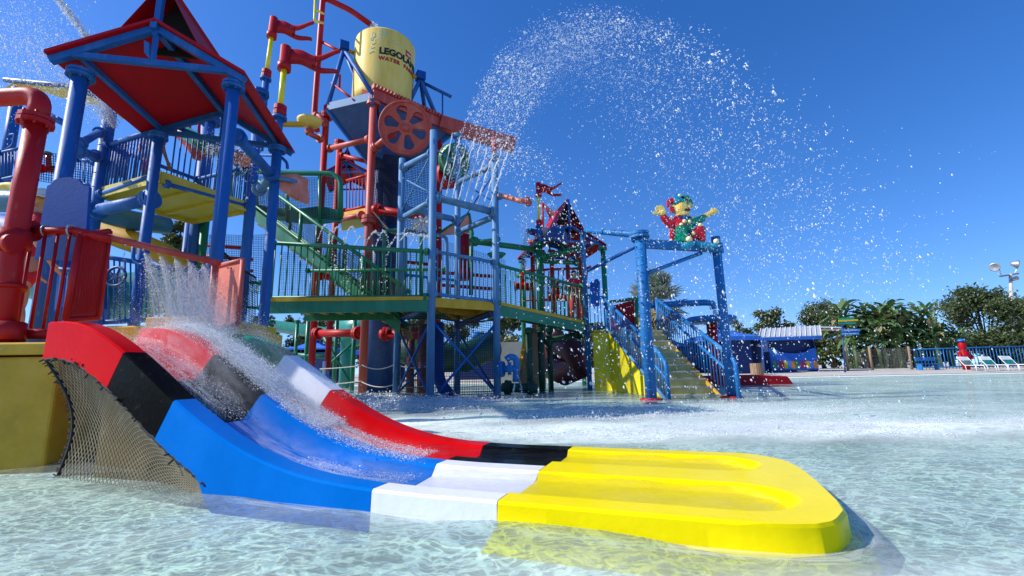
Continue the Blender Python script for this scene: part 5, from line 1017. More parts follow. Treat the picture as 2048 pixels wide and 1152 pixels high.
chute('slide_tube', 'olive yellow slide tube low behind the spray bar', [(180, 440, 10), (230, 470, 9.8), (290, 492, 9.8), (350, 520, 10.4), (400, 560, 11)], .24, 'amber')
chute('slide_tube', 'teal slide tube behind the back railing', [(100, 560, 10.5), (180, 590, 10.4), (280, 590, 10.6), (380, 570, 11), (470, 590, 12)], .55, 'teal')
chute('slide_tube', 'dark blue slide tube behind the lifeguard', [(-20, 470, 10), (60, 480, 9.8), (130, 540, 9.6), (160, 640, 9.4)], .5, 'sign')
chute('slide_bowl', 'mustard and pale blue bowl at the far left edge', [(-10, 378, 9), (25, 374, 9), (42, 388, 9)], .10, 'bucket')
t = thing('mesh_screen', P(470, 560, 8), 'black mesh screen sloping down between the orange panel and the banded post', 'net'); b = MB(); net(b, P(418, 650, 7.4), P(512, 672, 8.2), P(512, 560, 8.2), P(440, 498, 7.6), 26, 26, .006); b.build('mesh', 'black', t); MB().tube([P(436, 492, 7.6), P(470, 530, 7.9), P(512, 556, 8.2)], .02, 6).build('edge_rope', 'black', t)
t = thing('mesh_screen', P(440, 500, 13), 'black mesh screen beneath the yellow platform, far side', 'net'); b = MB(); net(b, P(380, 560, 13), P(530, 590, 13.5), P(530, 470, 13.5), P(380, 470, 13), 44, 26, .007); b.build('mesh', 'black', t)
for i, (x, d, mt_) in enumerate(((361, 11, 'blue'), (378, 11.5, 'blue'), (394, 10.5, 'green'))): post(P(x, 600, d), .5, V(P(x, 600, d), 438), .09, 'support_post', ('slim blue', 'second slim blue', 'slim grey green')[i] + ' post below the raised yellow platform', mt_, cap=False)
vrail('green railing stub under the raised platform by the stair', 400, 520, 560, 566, 610, 616, 12.5, 12.5, 12, 'green')
t = thing('clear_pipe_stand', P(130, 600, 7), 'pale blue slatted gate behind the lifeguard legs', 'gate')
for k in range(7): MB().beam(P(72 + k * 14, 655, 6.6), P(84 + k * 14, 535, 6.6), .05, .02).build('slat', 'sky', t)
MB().tube([P(70, 535, 6.6), P(190, 545, 6.6)], .04, 8).build('top_rail', 'blue', t)
# ================================================================== TREES
def leaves(b_pts, size, mat, name, parent, aspect=.55, n=None):
    c = np.array(b_pts); N = len(c); d = npr.normal(size=(N, 3)); d /= np.linalg.norm(d, axis=1, keepdims=True); e = np.cross(d, npr.normal(size=(N, 3))); e /= np.linalg.norm(e, axis=1, keepdims=True)
    s = (size * npr.uniform(.6, 1.4, N))[:, None]; vv = np.stack([c - d * s, c + e * s * aspect, c + d * s, c - e * s * aspect], 1).reshape(-1, 3)
    return numpy_mesh(name, vv, np.arange(N * 4).reshape(N, 4), mat, parent)
def tree(label, x, yb, ytop, wpx, d, mat='leaf', n=5200, leaf=.12, name='tree', dense=1.0, low=.28, group=None):
    base = P(x, yb, d); base.z = gz(d); top = V(base, ytop); H = top - base.z; W = wpx / CF * d / 2
    t = thing(name, base, label, 'tree', group); lx = rnd.uniform(-.2, .2); b = MB(); fork = base + Vec((lx, 0, H * low))
    b.tube([base, base + Vec((lx * .5, 0, H * low * .5)), fork, fork + Vec((0, 0, H * .35))], [H * .035, H * .028, H * .022, H * .008], 8)
    cl = []
    for k in range(int(15 * dense)):
        a = rnd.uniform(0, math.tau); u = rnd.random(); rr = W * math.sqrt(rnd.random()) * (1.0 - .55 * abs(u - .35)); c = base + Vec((math.cos(a) * rr * .8, math.sin(a) * rr * .8, H * (low + .08 + (.86 - low) * u))); s = W * rnd.uniform(.22, .42) * (1.1 - .4 * u)
        c.z = min(c.z, top - s * .75); cl.append((c, s)); b.tube([fork, fork.lerp(c, .5) + Vec((0, 0, .1)), c], [H * .014, H * .009, H * .004], 6)
    b.build('trunk', 'bark', t); P_ = []; n = int(n * 1.7); wt = [s * s for _, s in cl]
    idx = npr.choice(len(cl), n, p=np.array(wt) / sum(wt))
    cc = np.array([tuple(cl[i][0]) for i in idx]); ss = np.array([cl[i][1] for i in idx]); v = npr.normal(size=(n, 3)); v /= np.linalg.norm(v, axis=1, keepdims=True); r = (npr.uniform(0, 1, n) ** .45)[:, None] * (1 + .25 * npr.normal(size=(n, 1)))
    pts = cc + v * r * ss[:, None] * np.array([1, 1, .8]); leaves(pts, leaf, mat, 'crown', t); return t
tree('round dark tree left of the shack roof', 1558, 740, 612, 100, 44, n=8500, low=.1, dense=1.8); tree('broad dark tree behind the signpost', 1650, 742, 600, 122, 46, n=9500, low=.1, dense=1.8)
tree('small dark tree just right of the blue tent', 1480, 742, 632, 70, 46, n=3600, low=.1); tree('low dark tree filling the gap beside the trash bin', 1512, 744, 668, 46, 42, n=2400, low=.1)
tree('big spreading tree at the right edge by the light pole', 1985, 742, 576, 175, 40, 'leaf', 11000, .125, low=.12, dense=1.7); tree('brighter green tree at the right edge behind the big tree', 2045, 742, 592, 90, 48, 'leaf2', 4500, .13)
tree('low dark shrub between the shack and the signpost', 1668, 742, 680, 60, 41, n=2600, low=.05, name='shrub'); tree('low bushy shrub behind the netted fence, left', 1730, 742, 690, 80, 39, 'leaf2', 3000, .12, low=.04, name='shrub'); tree('low bushy shrub behind the netted fence, right', 1800, 742, 686, 80, 39, 'leaf', 3000, .12, low=.04, name='shrub')
tree('dark shrub behind the blue fence, left', 1880, 742, 682, 90, 40, 'leaf', 3200, .12, low=.04, name='shrub'); tree('dark shrub behind the blue fence, right', 2010, 742, 670, 120, 39, 'leaf', 3800, .12, low=.04, name='shrub')
tree('olive tree seen under the yellow platform', 335, 700, 425, 105, 16, 'leaf2', 5200, .075, low=.4)
for i, (x, yt, w_, d) in enumerate(((430, 640, 120, 40), (520, 625, 110, 42), (600, 618, 110, 44), (675, 612, 110, 40), (735, 625, 90, 43), (840, 632, 110, 41), (930, 628, 110, 45), (1010, 622, 100, 42), (1090, 640, 110, 44), (1180, 645, 90, 43))):
    tree(('first', 'second', 'third', 'fourth', 'fifth', 'sixth', 'seventh', 'eighth', 'ninth', 'tenth')[i] + ' from the left of the dim olive trees beyond the play structure', x, 742, yt, w_, d, 'leaf2' if i % 2 else 'leaf', 2800, .16, low=.12, group='trees beyond the play structure')
def frond(b, base, tip_dir, L_, wd, droop, mat=None):
    side = tip_dir.cross(Vec((0, 0, 1))); side = side.normalized() if side.length > .01 else Vec((1, 0, 0)); n = 8; vs = []
    for i in range(n + 1):
        u = i / n; c = base + tip_dir * (L_ * u) + Vec((0, 0, -droop * L_ * u * u)); w_ = wd * math.sin(math.pi * min(1, u * .9 + .1)) ** .6 * (1 - .3 * u); vs += [c - side * w_ + Vec((0, 0, w_ * .5)), c, c + side * w_ + Vec((0, 0, w_ * .5))]
    for i in range(n):
        if rnd.random() < .22: continue
        b.add([vs[3 * i], vs[3 * i + 1], vs[3 * i + 4], vs[3 * i + 3]], [(0, 1, 2, 3)])
    for i in range(n):
        if rnd.random() < .22: continue
        b.add([vs[3 * i + 1], vs[3 * i + 2], vs[3 * i + 5], vs[3 * i + 4]], [(0, 1, 2, 3)])
def banana(label, x, ytop, wpx, d, nst, nl):
    base = P(x, 740, d); base.z = gz(d); t = thing('banana_plant', base, label, 'plant'); W = wpx / CF * d / 2; H = V(base, ytop) - base.z; st = MB(); lv = MB(); old = MB()
    for k in range(nst):
        q = base + Vec((rnd.uniform(-W * .7, W * .7), rnd.uniform(-1, 1), 0)); h_ = H * rnd.uniform(.45, .82); tp_ = q + Vec((rnd.uniform(-.3, .3), 0, h_)); st.tube([q, q.lerp(tp_, .5), tp_], [.12, .10, .06], 7)
        for j in range(nl):
            a = rnd.uniform(0, math.tau); e_ = rnd.uniform(.15, 1.25); dr_ = Vec((math.cos(a) * math.cos(e_), math.sin(a) * math.cos(e_), math.sin(e_))); z0 = rnd.uniform(-.45, 0) * h_ * (1 if j % 3 else .4); b0 = tp_ + Vec((0, 0, z0)); q1 = b0 + dr_ * .3; st.tube([b0, q1], .02, 5)
            frond(old if rnd.random() < .09 else lv, q1, dr_, rnd.uniform(.8, 1.45) * H * .27, rnd.uniform(.15, .24) * H * .26, rnd.uniform(.2, .9))
    st.build('stem', 'banana', t); lv.build('leaves', 'banana', t, kind='stuff'); old.build('dead_leaves', 'dry', t, kind='stuff') if old.v else None
banana('tallest clump of banana-like plants, left of the netted fence posts', 1755, 584, 120, 38, 15, 22); banana('second banana-like clump leaning over the netted fence', 1828, 600, 100, 38, 12, 20); banana('low banana-like clump before the blue fence', 1885, 636, 80, 37, 8, 16)
pb_ = P(1322, 742, 34); pb_.z = gz(34); t = thing('fan_palm', pb_, 'silvery fan palm rising behind the yellow stair', 'palm tree'); hc = Vec((pb_.x, pb_.y, V(pb_, 607)))
MB().tube([pb_, pb_.lerp(hc, .5) + Vec((.1, 0, 0)), hc], [.24, .2, .2], 12).build('trunk', 'bark', t); gb, db, pet = MB(), MB(), MB()
for k in range(64):
    a = rnd.uniform(0, math.tau); e_ = rnd.uniform(-.75, 1.45) if k < 50 else rnd.uniform(-1.3, -.6); dr_ = Vec((math.cos(a) * math.cos(e_), math.sin(a) * math.cos(e_), math.sin(e_))).normalized(); Lp = rnd.uniform(1.1, 1.8); c = hc + dr_ * Lp; pet.tube([hc, c], .02, 4, False)
    s1 = dr_.cross(Vec((0, 0, 1))).normalized(); u1 = s1.cross(dr_); fb = db if e_ < -.6 else gb; nl = 22
    for j in range(nl):
        th = (j / (nl - 1) - .5) * 4.3; v = (dr_ * math.cos(th) + s1 * math.sin(th) + u1 * (.10 + .12 * (j % 2))).normalized(); Lf = rnd.uniform(1.15, 1.55) * (1 - .12 * abs(th)); sd = v.cross(u1).normalized() * .085; m_ = c + v * Lf * .6; e2 = c + v * Lf + Vec((0, 0, -.12 - .1 * rnd.random())); fb.add([c, m_ - sd, e2, m_ + sd], [(0, 1, 2, 3)])
pet.build('petioles', 'dry', t, kind='stuff'); gb.build('crown', 'silver', t); db.build('dead_fronds', 'dry', t)
# ================================================================== RIGHT BANK
def canopy(label, x0, x1, yp, ye, d, curtain=None, yb=744):
    c = P((x0 + x1) / 2, yb, d); W = (x1 - x0) / CF * d / 2; z0 = gz(d); ze_ = V(c, ye); zt_ = V(c, yp); t = thing('canopy_tent', Vec((c.x, c.y, z0)), label, 'tent'); D_ = W * .8
    cs = [Vec((c.x + sx * W, c.y + sy * D_, ze_)) for sx, sy in ((-1, -1), (1, -1), (1, 1), (-1, 1))]; pk = Vec((c.x, c.y, zt_))
    for i in range(4):
        a, b2 = cs[i], cs[(i + 1) % 4]; md = (a + b2) / 2 + Vec((0, 0, -.02)); b = MB(); b.add([a, b2, b2.lerp(pk, .5) - Vec((0, 0, .12)), pk, a.lerp(pk, .5) - Vec((0, 0, .12))], [(0, 1, 2, 3, 4)]); b.build('roof_panel', 'tent', t)
        MB().slab([a, b2, b2 - Vec((0, 0, .28)), a - Vec((0, 0, .28))], .01).build('valance', 'tent', t); MB().tube([Vec((a.x, a.y, z0)), a], .04, 6).build('leg', 'blue', t)
    MB().lathe([(.02, .3), (.28, .22), (.42, .02), (.42, -.08)], pk, Vec((0, 0, 1)), 10).build('vent_cap', 'midblue', t)
    if curtain is not None:
        for (i, j) in curtain: a, b2 = cs[i], cs[j]; MB().slab([a - Vec((0, 0, .1)), b2 - Vec((0, 0, .1)), Vec((b2.x, b2.y, z0 + .05)), Vec((a.x, a.y, z0 + .05))], .02).build('side_curtain', 'tentdark', t)
    return t
canopy('blue canopy tent with navy curtains right of the yellow stair', 1392, 1504, 654, 676, 33, ((2, 3), (1, 2))); 
cx_ = P(1484, 740, 31.9); MB().slab([Vec((P(1462, 700, 31.8).x, 31.8, V(P(1462, 700, 31.8), 674))), Vec((P(1503, 700, 31.8).x, 31.8, V(P(1503, 700, 31.8), 676))), Vec((P(1503, 700, 31.8).x, 31.8, gz(31))), Vec((P(1462, 700, 31.8).x, 31.8, gz(31)))], .03).build('side_curtain', 'tentdark', bpy.data.objects['canopy_tent'])
canopy('small blue canopy tent seen through the right stair railing', 1300, 1372, 672, 692, 35, ((2, 3), (0, 1)))
canopy('blue canopy tent below the footbridge, left', 578, 672, 680, 698, 30, ((2, 3), (0, 1))); canopy('blue canopy tent beyond the huge column', 712, 800, 690, 702, 31, ((2, 3),)); canopy('blue canopy tent behind the right low net', 915, 990, 672, 690, 30, ((2, 3), (0, 1))); canopy('blue canopy tent beneath the far end of the ramp', 1022, 1078, 682, 698, 33, ((2, 3),)); canopy('lighter blue canopy tent at the left of the green posts', 520, 575, 690, 704, 34, ((2, 3),))
# mushroom fountain
mq = P(1432, 742, 18.5); t = thing('mushroom_fountain', Vec((mq.x, mq.y, -.2)), 'flat blue disc fountain on a red post behind the stair railing', 'fountain'); zt_ = V(mq, 640)
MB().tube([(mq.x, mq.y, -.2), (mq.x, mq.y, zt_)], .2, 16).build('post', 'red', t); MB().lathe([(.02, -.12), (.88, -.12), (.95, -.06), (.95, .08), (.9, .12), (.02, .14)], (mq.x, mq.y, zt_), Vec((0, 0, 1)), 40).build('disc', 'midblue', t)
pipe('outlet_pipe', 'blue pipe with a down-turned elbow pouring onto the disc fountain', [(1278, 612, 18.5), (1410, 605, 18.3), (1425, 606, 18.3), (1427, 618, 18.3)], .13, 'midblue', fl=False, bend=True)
# red low wall with sloped end, patterned coping
t = thing('low_wall', P(1400, 765, 16.9), 'low dark red wall with a sloped end standing in the pool', 'wall'); a = P(1388, 770, 16.8); c = P(1578, 770, 17.2)
MB().slab([Vec((a.x, a.y, -.22)), Vec((c.x + .35, c.y, -.22)), Vec((c.x, c.y, .33)), Vec((c.x - 1.2, c.y, .40)), Vec((a.x, a.y, .40))], Vec((0, .5, 0))).build('wall_block', 'roof', t, bevel=.04)
t = thing('tiled_kerb', P(1440, 750, 21), 'pale kerb with yellow and dark tiles behind the low red wall', 'kerb'); a = P(1372, 755, 21.5); c = P(1560, 752, 21.5); MB().box(((a.x + c.x) / 2, 21.6, .12), (c.x - a.x, .5, .36)).build('kerb_block', 'concrete', t, bevel=.03)
for k in range(9): MB().box((a.x + .6 + k * .42, 21.33, .2), (.36, .03, .12)).build('tile', ('amber', 'navy', 'white')[k % 3], t)
def fence_y(x): return 33.0
# trash bin with wooden slats
q = P(1514, 742, 30); t = thing('trash_bin', Vec((q.x, q.y, gz(30))), 'round wooden slatted trash bin beside the shack', 'bin')
for k in range(20): a = k * math.tau / 20; MB().box((q.x + .36 * math.cos(a), q.y + .36 * math.sin(a), gz(30) + .37), (.03, .10, .74), a).build('slat', 'wood', t)
MB().lathe([(0, .05), (.33, .05), (.33, .72), (.28, .72), (.28, .3), (0, .3)], (q.x, q.y, gz(30))).build('liner', 'black', t)
# shack
d = 33.0; z0 = gz(d); X = lambda x, dd=d: P(x, 720, dd).x; Z = lambda x, y, dd=d: P(x, y, dd).z
t = thing('beach_shack', Vec((X(1586), d, z0)), 'blue rental shack with a pale metal roof and a row of coloured squares', 'shack')
MB().slab([(X(1539), d + 2.4, z0), (X(1634), d + 2.4, z0), (X(1634), d + 2.4, Z(1634, 672)), (X(1539), d + 2.4, Z(1539, 676))], Vec((0, .05, 0))).build('back_wall', 'tentdark', t)
for x in (1539, 1632): MB().slab([(X(x), d, z0), (X(x), d + 2.4, z0), (X(x), d + 2.4, Z(x, 676)), (X(x), d, Z(x, 676))], Vec((.08, 0, 0))).build('side_wall', 'tentdark', t)
MB().slab([(X(1540), d + .3, z0 + .3), (X(1634), d + .3, z0 + .3), (X(1634), d + .3, Z(1634, 680)), (X(1540), d + .3, Z(1540, 680))], Vec((0, .06, 0))).build('curtain', 'tentdark', t)
wv = [(X(1541 + 93 * k / 14), d - .02, Z(1541 + 93 * k / 14, 703.5 - 3.2 * (1.2 if k < 3 else 0) + 3.5 * math.sin(k / 14 * 5.6 - 1.2) - 4 * (k > 11))) for k in range(15)]
MB().slab([(X(1541), d - .02, z0 + .1), (X(1634), d - .02, z0 + .1)] + wv[::-1], Vec((0, .06, 0))).build('wave_panel', 'tent', t)
cols = {'c_green': (0.0, .30, .10), 'c_purple': (.20, .05, .25), 'c_red': (.5, .01, .04), 'c_yellow': (.8, .5, .01), 'c_blue': (.05, .25, .7), 'c_orange': (.8, .2, .01)}
for k, v in cols.items(): M[k] = flat(k[2:] + ' square paint', v)
for k in range(12): w0, w1 = 1544 + k * 7.4, 1544 + (k + 1) * 7.4; MB().slab([(X(w0), d - .06, z0 + .22), (X(w1) - .02, d - .06, z0 + .22), (X(w1) - .02, d - .06, Z(w1, 722)), (X(w0), d - .06, Z(w0, 722))], Vec((0, .03, 0))).build('coloured_square', list(cols)[k % 6], t)
rA, rB_, rC, rD = P(1518, 676, d - .7), P(1643, 672, d - .7), P(1640, 652, d + 1.6), P(1522, 659, d + 1.6)
MB().slab([rA, rB_, rC, rD], Vec((0, 0, .05))).build('metal_roof', 'zinc', t); MB().beam(rA - Vec((0, 0, .1)), rB_ - Vec((0, 0, .1)), .05, .22).build('fascia', 'tent', t)
for k in range(13): MB().beam(rA.lerp(rB_, k / 12) + Vec((0, 0, .08)), rD.lerp(rC, k / 12) + Vec((0, 0, .08)), .04, .06).build('roof_seam', 'white', t)
for x in (1542, 1588, 1632): MB().box((X(x), d + .2, z0 + .05), (.3, .3, .3)).build('footing', 'black', t)
# signpost
q = P(1690, 742, 31); t = thing('signpost', Vec((q.x, q.y, gz(31))), 'dark signpost with green, yellow, pink and blue arrow boards', 'signpost')
MB().tube([Vec((q.x, q.y, gz(31))), P(1684, 650, 31)], .05, 8).build('pole', 'navy', t)
for x0, x1, y0, y1, hh, mt_ in ((1677, 1708, 638, 636, .14, 'c_green'), (1677, 1716, 642, 640, .12, 'c_yellow'), (1677, 1712, 647, 646, .12, 'teal'), (1643, 1682, 654, 655, .09, 'white'), (1643, 1682, 660, 659, .09, 'pink'), (1684, 1720, 661, 660, .16, 'c_blue'), (1684, 1718, 668, 667, .16, 'c_blue')):
    a, c = P(x0, y0, 30.9), P(x1, y1, 30.9); s = t; ob = MB().beam(a, c, .03, hh).build('arrow_board', mt_, t)
    if mt_ == 'c_blue':
        for k in range(3): MB().beam(a.lerp(c, .15 + .25 * k) + Vec((0, -.025, 0)), a.lerp(c, .33 + .25 * k) + Vec((0, -.025, 0)), .01, .03).build('text_line', 'white', ob)
# fences
t = thing('net_fence', Vec((X(1720), 33, gz(33))), 'wooden post fence with white netting beside the signpost', 'fence')
for x in (1742, 1821, 1693): MB().tube([(X(x, 33), 33, gz(33)), (X(x, 33), 33, Z(x, 693, 33))], .08, 8).build('post', 'wood', t)
b = MB(); net(b, (X(1693), 33, gz(33)), (X(1742), 33, gz(33)), P(1742, 698, 33), P(1693, 702, 33), 20, 14, .0035, wob=.05); net(b, (X(1742), 33, gz(33)), (X(1821), 33, gz(33)), P(1821, 695, 33), P(1742, 698, 33), 30, 14, .0035, sag=.03, wob=.05); b.build('netting', 'rope', t)
t = thing('bar_fence', Vec((X(1822), 33, gz(33))), 'bright blue vertical bar fence behind the lounge chairs', 'fence'); me = unit_rod(.022, 'midblue'); xs_ = np.linspace(X(1823), X(2110), 44); ztp = Z(1823, 699, 33)
for z in (gz(33) + .12, ztp): MB().tube([(xs_[0], 33, z), (xs_[-1], 33, z + .12)], .035, 8).build('rail', 'midblue', t)
for i, x in enumerate(xs_): piece('bar', me, (x, 33, gz(33)), t, (1.7 if i % 10 == 0 else 1,) * 2 + (ztp - gz(33) + .12 * i / 44,))
def lounger(label, x, d):
    q = P(x, 741, d); z0 = gz(d); o = Vec((q.x, d, z0)); t = thing('lounge_chair', o, label, 'lounge chair', 'white lounge chairs along the blue fence'); Wc = .34
    for s in (-1, 1):
        MB().bend([o + Vec((s * Wc, -.95, 0)), o + Vec((s * Wc, -.9, .36)), o + Vec((s * Wc, .35, .38)), o + Vec((s * Wc, .75, .92))], .02, .1, 6).build('side_tube', 'white', t)
        for y in (-.35, .3): MB().tube([o + Vec((s * Wc, y, .37)), o + Vec((s * (Wc + .02), y - .08, 0))], .018, 6).build('leg', 'white', t)
    MB().tube([o + Vec((-Wc, .75, .92)), o + Vec((Wc, .75, .92))], .02, 6).build('top_tube', 'white', t)
    for k in range(16): y = -.88 + k * .078; MB().box(o + Vec((0, y, .38)), (2 * Wc, .05, .012)).build('strap', 'white' if k < 12 else 'teal', t)
    for k in range(7): u = .12 + k * .13; p = o + Vec((0, .35 + .4 * u, .38 + .54 * u)); MB().slab([p + Vec((-Wc, -.018, -.025)), p + Vec((Wc, -.018, -.025)), p + Vec((Wc, .018, .025)), p + Vec((-Wc, .018, .025))], .01).build('strap', 'white' if k > 3 else 'teal', t)
lounger('left of the white lounge chairs, beside the red totem figure', 1952, 29.5); lounger('middle one of the three white lounge chairs by the blue fence', 1996, 29.5); lounger('right hand white lounge chair, cut by the picture edge', 2038, 29.5)
t = thing('bench', P(1860, 738, 32), 'blue metal bench before the blue fence', 'bench'); o = P(1858, 741, 32); o.z = gz(32)
MB().box(o + Vec((0, 0, .42)), (1.3, .4, .05)).build('seat', 'midblue', t); MB().box(o + Vec((0, .2, .75)), (1.3, .05, .25)).build('backrest', 'midblue', t)
for s in (-1, 1): MB().box(o + Vec((s * .6, 0, .2)), (.05, .4, .42)).build('leg', 'midblue', t)
t = thing('totem_figure', P(1936, 741, 31.5), 'dark red totem figure with a blue cap by the blue fence', 'statue'); o = P(1934, 741, 31.5); o.z = gz(31.5)
MB().lathe([(0, 0), (.2, 0), (.2, .35), (.3, .5), (.34, .9), (.26, 1.2), (.14, 1.3), (.2, 1.45), (.22, 1.7), (.1, 1.95), (0, 1.95)], o, seg=12).build('body', 'roof', t); MB().lathe([(0, 2.1), (.12, 2.08), (.24, 1.96), (.24, 1.92), (0, 1.92)], o, seg=12).build('cap', 'midblue', t)
for s in (-1, 1): MB().tube([o + Vec((s * .28, -.05, 1.15)), o + Vec((s * .42, -.15, .85)), o + Vec((s * .25, -.3, .75))], .07, 8).build('arm', 'red', t)
# light pole
t = thing('light_pole', P(2032, 740, 38), 'grey light pole with two floodlights and loudspeaker at the right edge', 'light pole'); MB().tube([Vec((P(2030, 740, 38).x, 38, gz(38))), P(2021, 548, 38)], [.16, .12], 10).build('pole', 'concrete', t)
MB().beam(P(1999, 553, 38), P(2037, 547, 38), .1, .12).build('crossarm', 'wood', t)
for x0, y0, x1, y1, lb in ((2003, 550, 1990, 534, 1), (2030, 546, 2030, 528, 2)): MB().tube([P(x0, y0, 38), P(x1 + 8, y1 + 2, 37.9)], .05, 6).build('bracket', 'white', t); MB().lathe([(.02, -.3), (.12, -.28), (.34, .1), (.36, .16), (.3, .14), (.02, .1)], P(x1, y1, 37.8), Vec((-1 if lb == 1 else 1.2, -.6, -.3)), 16).build('floodlight', 'steel', t)
MB().tube([P(2024, 560, 37.8), P(2033, 556, 37.8)], [.1, .2], 12).build('loudspeaker', 'steel', t)
# ================================================================== JESTER STATUE (built of small bricks)
JS = .00164; JC = P(1377.8, 498.9, 10.35)
def blk(name, mat, shapes, parent, cell=.018):
    def dist(X, Y, Z):
        out = np.zeros(X.shape, bool)
        for s in shapes:
            if s[0] == 'e': _, x, y, z, rx, ry, rz = s; out |= ((X - x) / rx) ** 2 + ((Y - y) / ry) ** 2 + ((Z - z) / rz) ** 2 < 1
            else:
                _, a, b_, r0, r1 = s; a = np.array(a, float); b_ = np.array(b_, float); ab = b_ - a; u = (((X - a[0]) * ab[0] + (Y - a[1]) * ab[1] + (Z - a[2]) * ab[2]) / (ab @ ab)).clip(0, 1)
                out |= (X - a[0] - ab[0] * u) ** 2 + (Y - a[1] - ab[1] * u) ** 2 + (Z - a[2] - ab[2] * u) ** 2 < (r0 + (r1 - r0) * u) ** 2
        return out
    c = cell / JS; lo = [1e9] * 3; hi = [-1e9] * 3
    for s in shapes:
        cs = [((s[1] - s[4], s[2] - s[5], s[3] - s[6]), (s[1] + s[4], s[2] + s[5], s[3] + s[6]))] if s[0] == 'e' else [([min(p, q) - max(s[3], s[4]) for p, q in zip(s[1], s[2])], [max(p, q) + max(s[3], s[4]) for p, q in zip(s[1], s[2])])]
        for a, b_ in cs: lo = [min(p, q) for p, q in zip(lo, a)]; hi = [max(p, q) for p, q in zip(hi, b_)]
    g = [np.arange(math.floor(l / c) - 1, math.ceil(h_ / c) + 2) * c for l, h_ in zip(lo, hi)]; X, Y, Z = np.meshgrid(*g, indexing='ij'); S = dist(X, Y, Z); b = MB(); idx = np.argwhere(S)
    for i, j, k in idx:
        x, y, z = g[0][i], g[1][j], g[2][k]; h = c / 2; cor = [(x + a * h, y + e * h, z + f * h) for a, e, f in ((-1, -1, -1), (1, -1, -1), (1, 1, -1), (-1, 1, -1), (-1, -1, 1), (1, -1, 1), (1, 1, 1), (-1, 1, 1))]
        for (di, dj, dk), f in (((0, 0, -1), (3, 2, 1, 0)), ((0, 0, 1), (4, 5, 6, 7)), ((0, -1, 0), (0, 1, 5, 4)), ((1, 0, 0), (1, 2, 6, 5)), ((0, 1, 0), (2, 3, 7, 6)), ((-1, 0, 0), (3, 0, 4, 7))):
            if not S[i + di, j + dj, k + dk]: b.add([JC + Vec(cor[q]) * JS for q in f], [(0, 1, 2, 3)])
    return b.build(name, mat, parent)
def C(x, y): return (x - 560, 1000 - y)
def e(x, y, rx, rz, dy=0, ry=None): a = C(x, y); return ('e', a[0], dy, a[1], rx, ry or (rx + rz) / 2, rz)
def k_(x0, y0, x1, y1, r0, r1, d0=0, d1=0): a, b_ = C(x0, y0), C(x1, y1); return ('c', (a[0], d0, a[1]), (b_[0], d1, b_[1]), r0, r1)
M['jr'] = paint('red toy bricks', (.55, .015, .03), .3); M['jg'] = paint('green toy bricks', (.0, .27, .15), .3); M['jt'] = paint('turquoise toy bricks', (.01, .30, .48), .3); M['jy'] = paint('yellow toy bricks', (.82, .62, .16), .35); M['jc'] = paint('cream toy bricks', (.8, .70, .38), .35); M['jd'] = paint('brown toy bricks', (.12, .03, .02), .4); M['jb'] = paint('blue toy bricks', (.01, .09, .32), .3)
t = thing('jester_statue', JC, 'jester statue of toy bricks sitting with spread arms on the blue beam', 'statue')
blk('head', 'jy', [e(505, 395, 100, 118), e(600, 362, 34, 36, -60), e(520, 470, 80, 52, -35), e(388, 362, 26, 40), e(480, 500, 70, 40)], t)
blk('mouth', 'jd', [e(548, 438, 52, 20, -92, 26)], t, .016); blk('goggles', 'jg', [e(518, 300, 34, 26, -96, 20), e(588, 306, 28, 24, -84, 20)], t, .016); blk('eyes', 'jd', [e(522, 300, 14, 12, -114, 14), e(590, 306, 12, 12, -100, 14)], t, .014)
blk('hat_band', 'jt', [e(455, 280, 78, 70, 0, 90), e(462, 205, 38, 44), k_(450, 250, 560, 250, 55, 45)], t); blk('hat_horn', 'jr', [k_(400, 270, 340, 270, 50, 34), k_(340, 270, 312, 350, 34, 16), e(375, 390, 34, 60, 20)], t); blk('hat_horn', 'jg', [k_(510, 245, 595, 225, 48, 40), k_(595, 225, 640, 290, 40, 30), k_(640, 290, 655, 350, 30, 18)], t)
blk('coat', 'jr', [e(455, 630, 95, 150, 0, 95), k_(400, 590, 320, 615, 60, 58), k_(320, 615, 240, 520, 58, 46), k_(350, 700, 330, 880, 40, 30), e(440, 850, 90, 60, 10), e(560, 860, 90, 60, 10)], t); blk('coat_half', 'jg', [e(560, 630, 80, 130, -8, 90), k_(590, 600, 700, 590, 58, 56), k_(700, 590, 815, 530, 56, 42), e(590, 720, 50, 40, -30)], t)
blk('collar', 'jb', [e(510, 540, 130, 26, 0, 100), e(510, 560, 60, 30, -60)], t)
blk('hand', 'jy', [e(225, 450, 52, 48), k_(200, 430, 165, 355, 24, 20), k_(225, 430, 205, 350, 22, 20), k_(250, 430, 235, 365, 20, 18), k_(150, 400, 140, 370, 18, 18), k_(200, 450, 105, 445, 24, 20)], t); blk('hand', 'jy', [k_(810, 515, 930, 462, 32, 34), e(965, 440, 44, 38), k_(950, 430, 950, 400, 20, 16), k_(985, 430, 990, 400, 20, 16), k_(1005, 440, 1018, 425, 20, 16)], t)
blk('leg', 'jg', [k_(440, 740, 455, 900, 74, 62, -90, -110), k_(400, 860, 430, 900, 60, 50, 0, -60)], t); blk('leg', 'jr', [k_(600, 850, 710, 740, 62, 66, -30, -90), k_(710, 740, 720, 880, 66, 46, -90, -90)], t)
blk('shoe', 'jt', [k_(430, 920, 480, 985, 44, 50, -110, -130), k_(480, 975, 540, 965, 50, 34, -130, -190)], t); blk('shoe', 'jt', [k_(660, 945, 800, 985, 42, 42, -90, -110), k_(800, 985, 880, 985, 42, 34, -110, -120), k_(880, 985, 905, 945, 30, 24, -120, -120)], t)
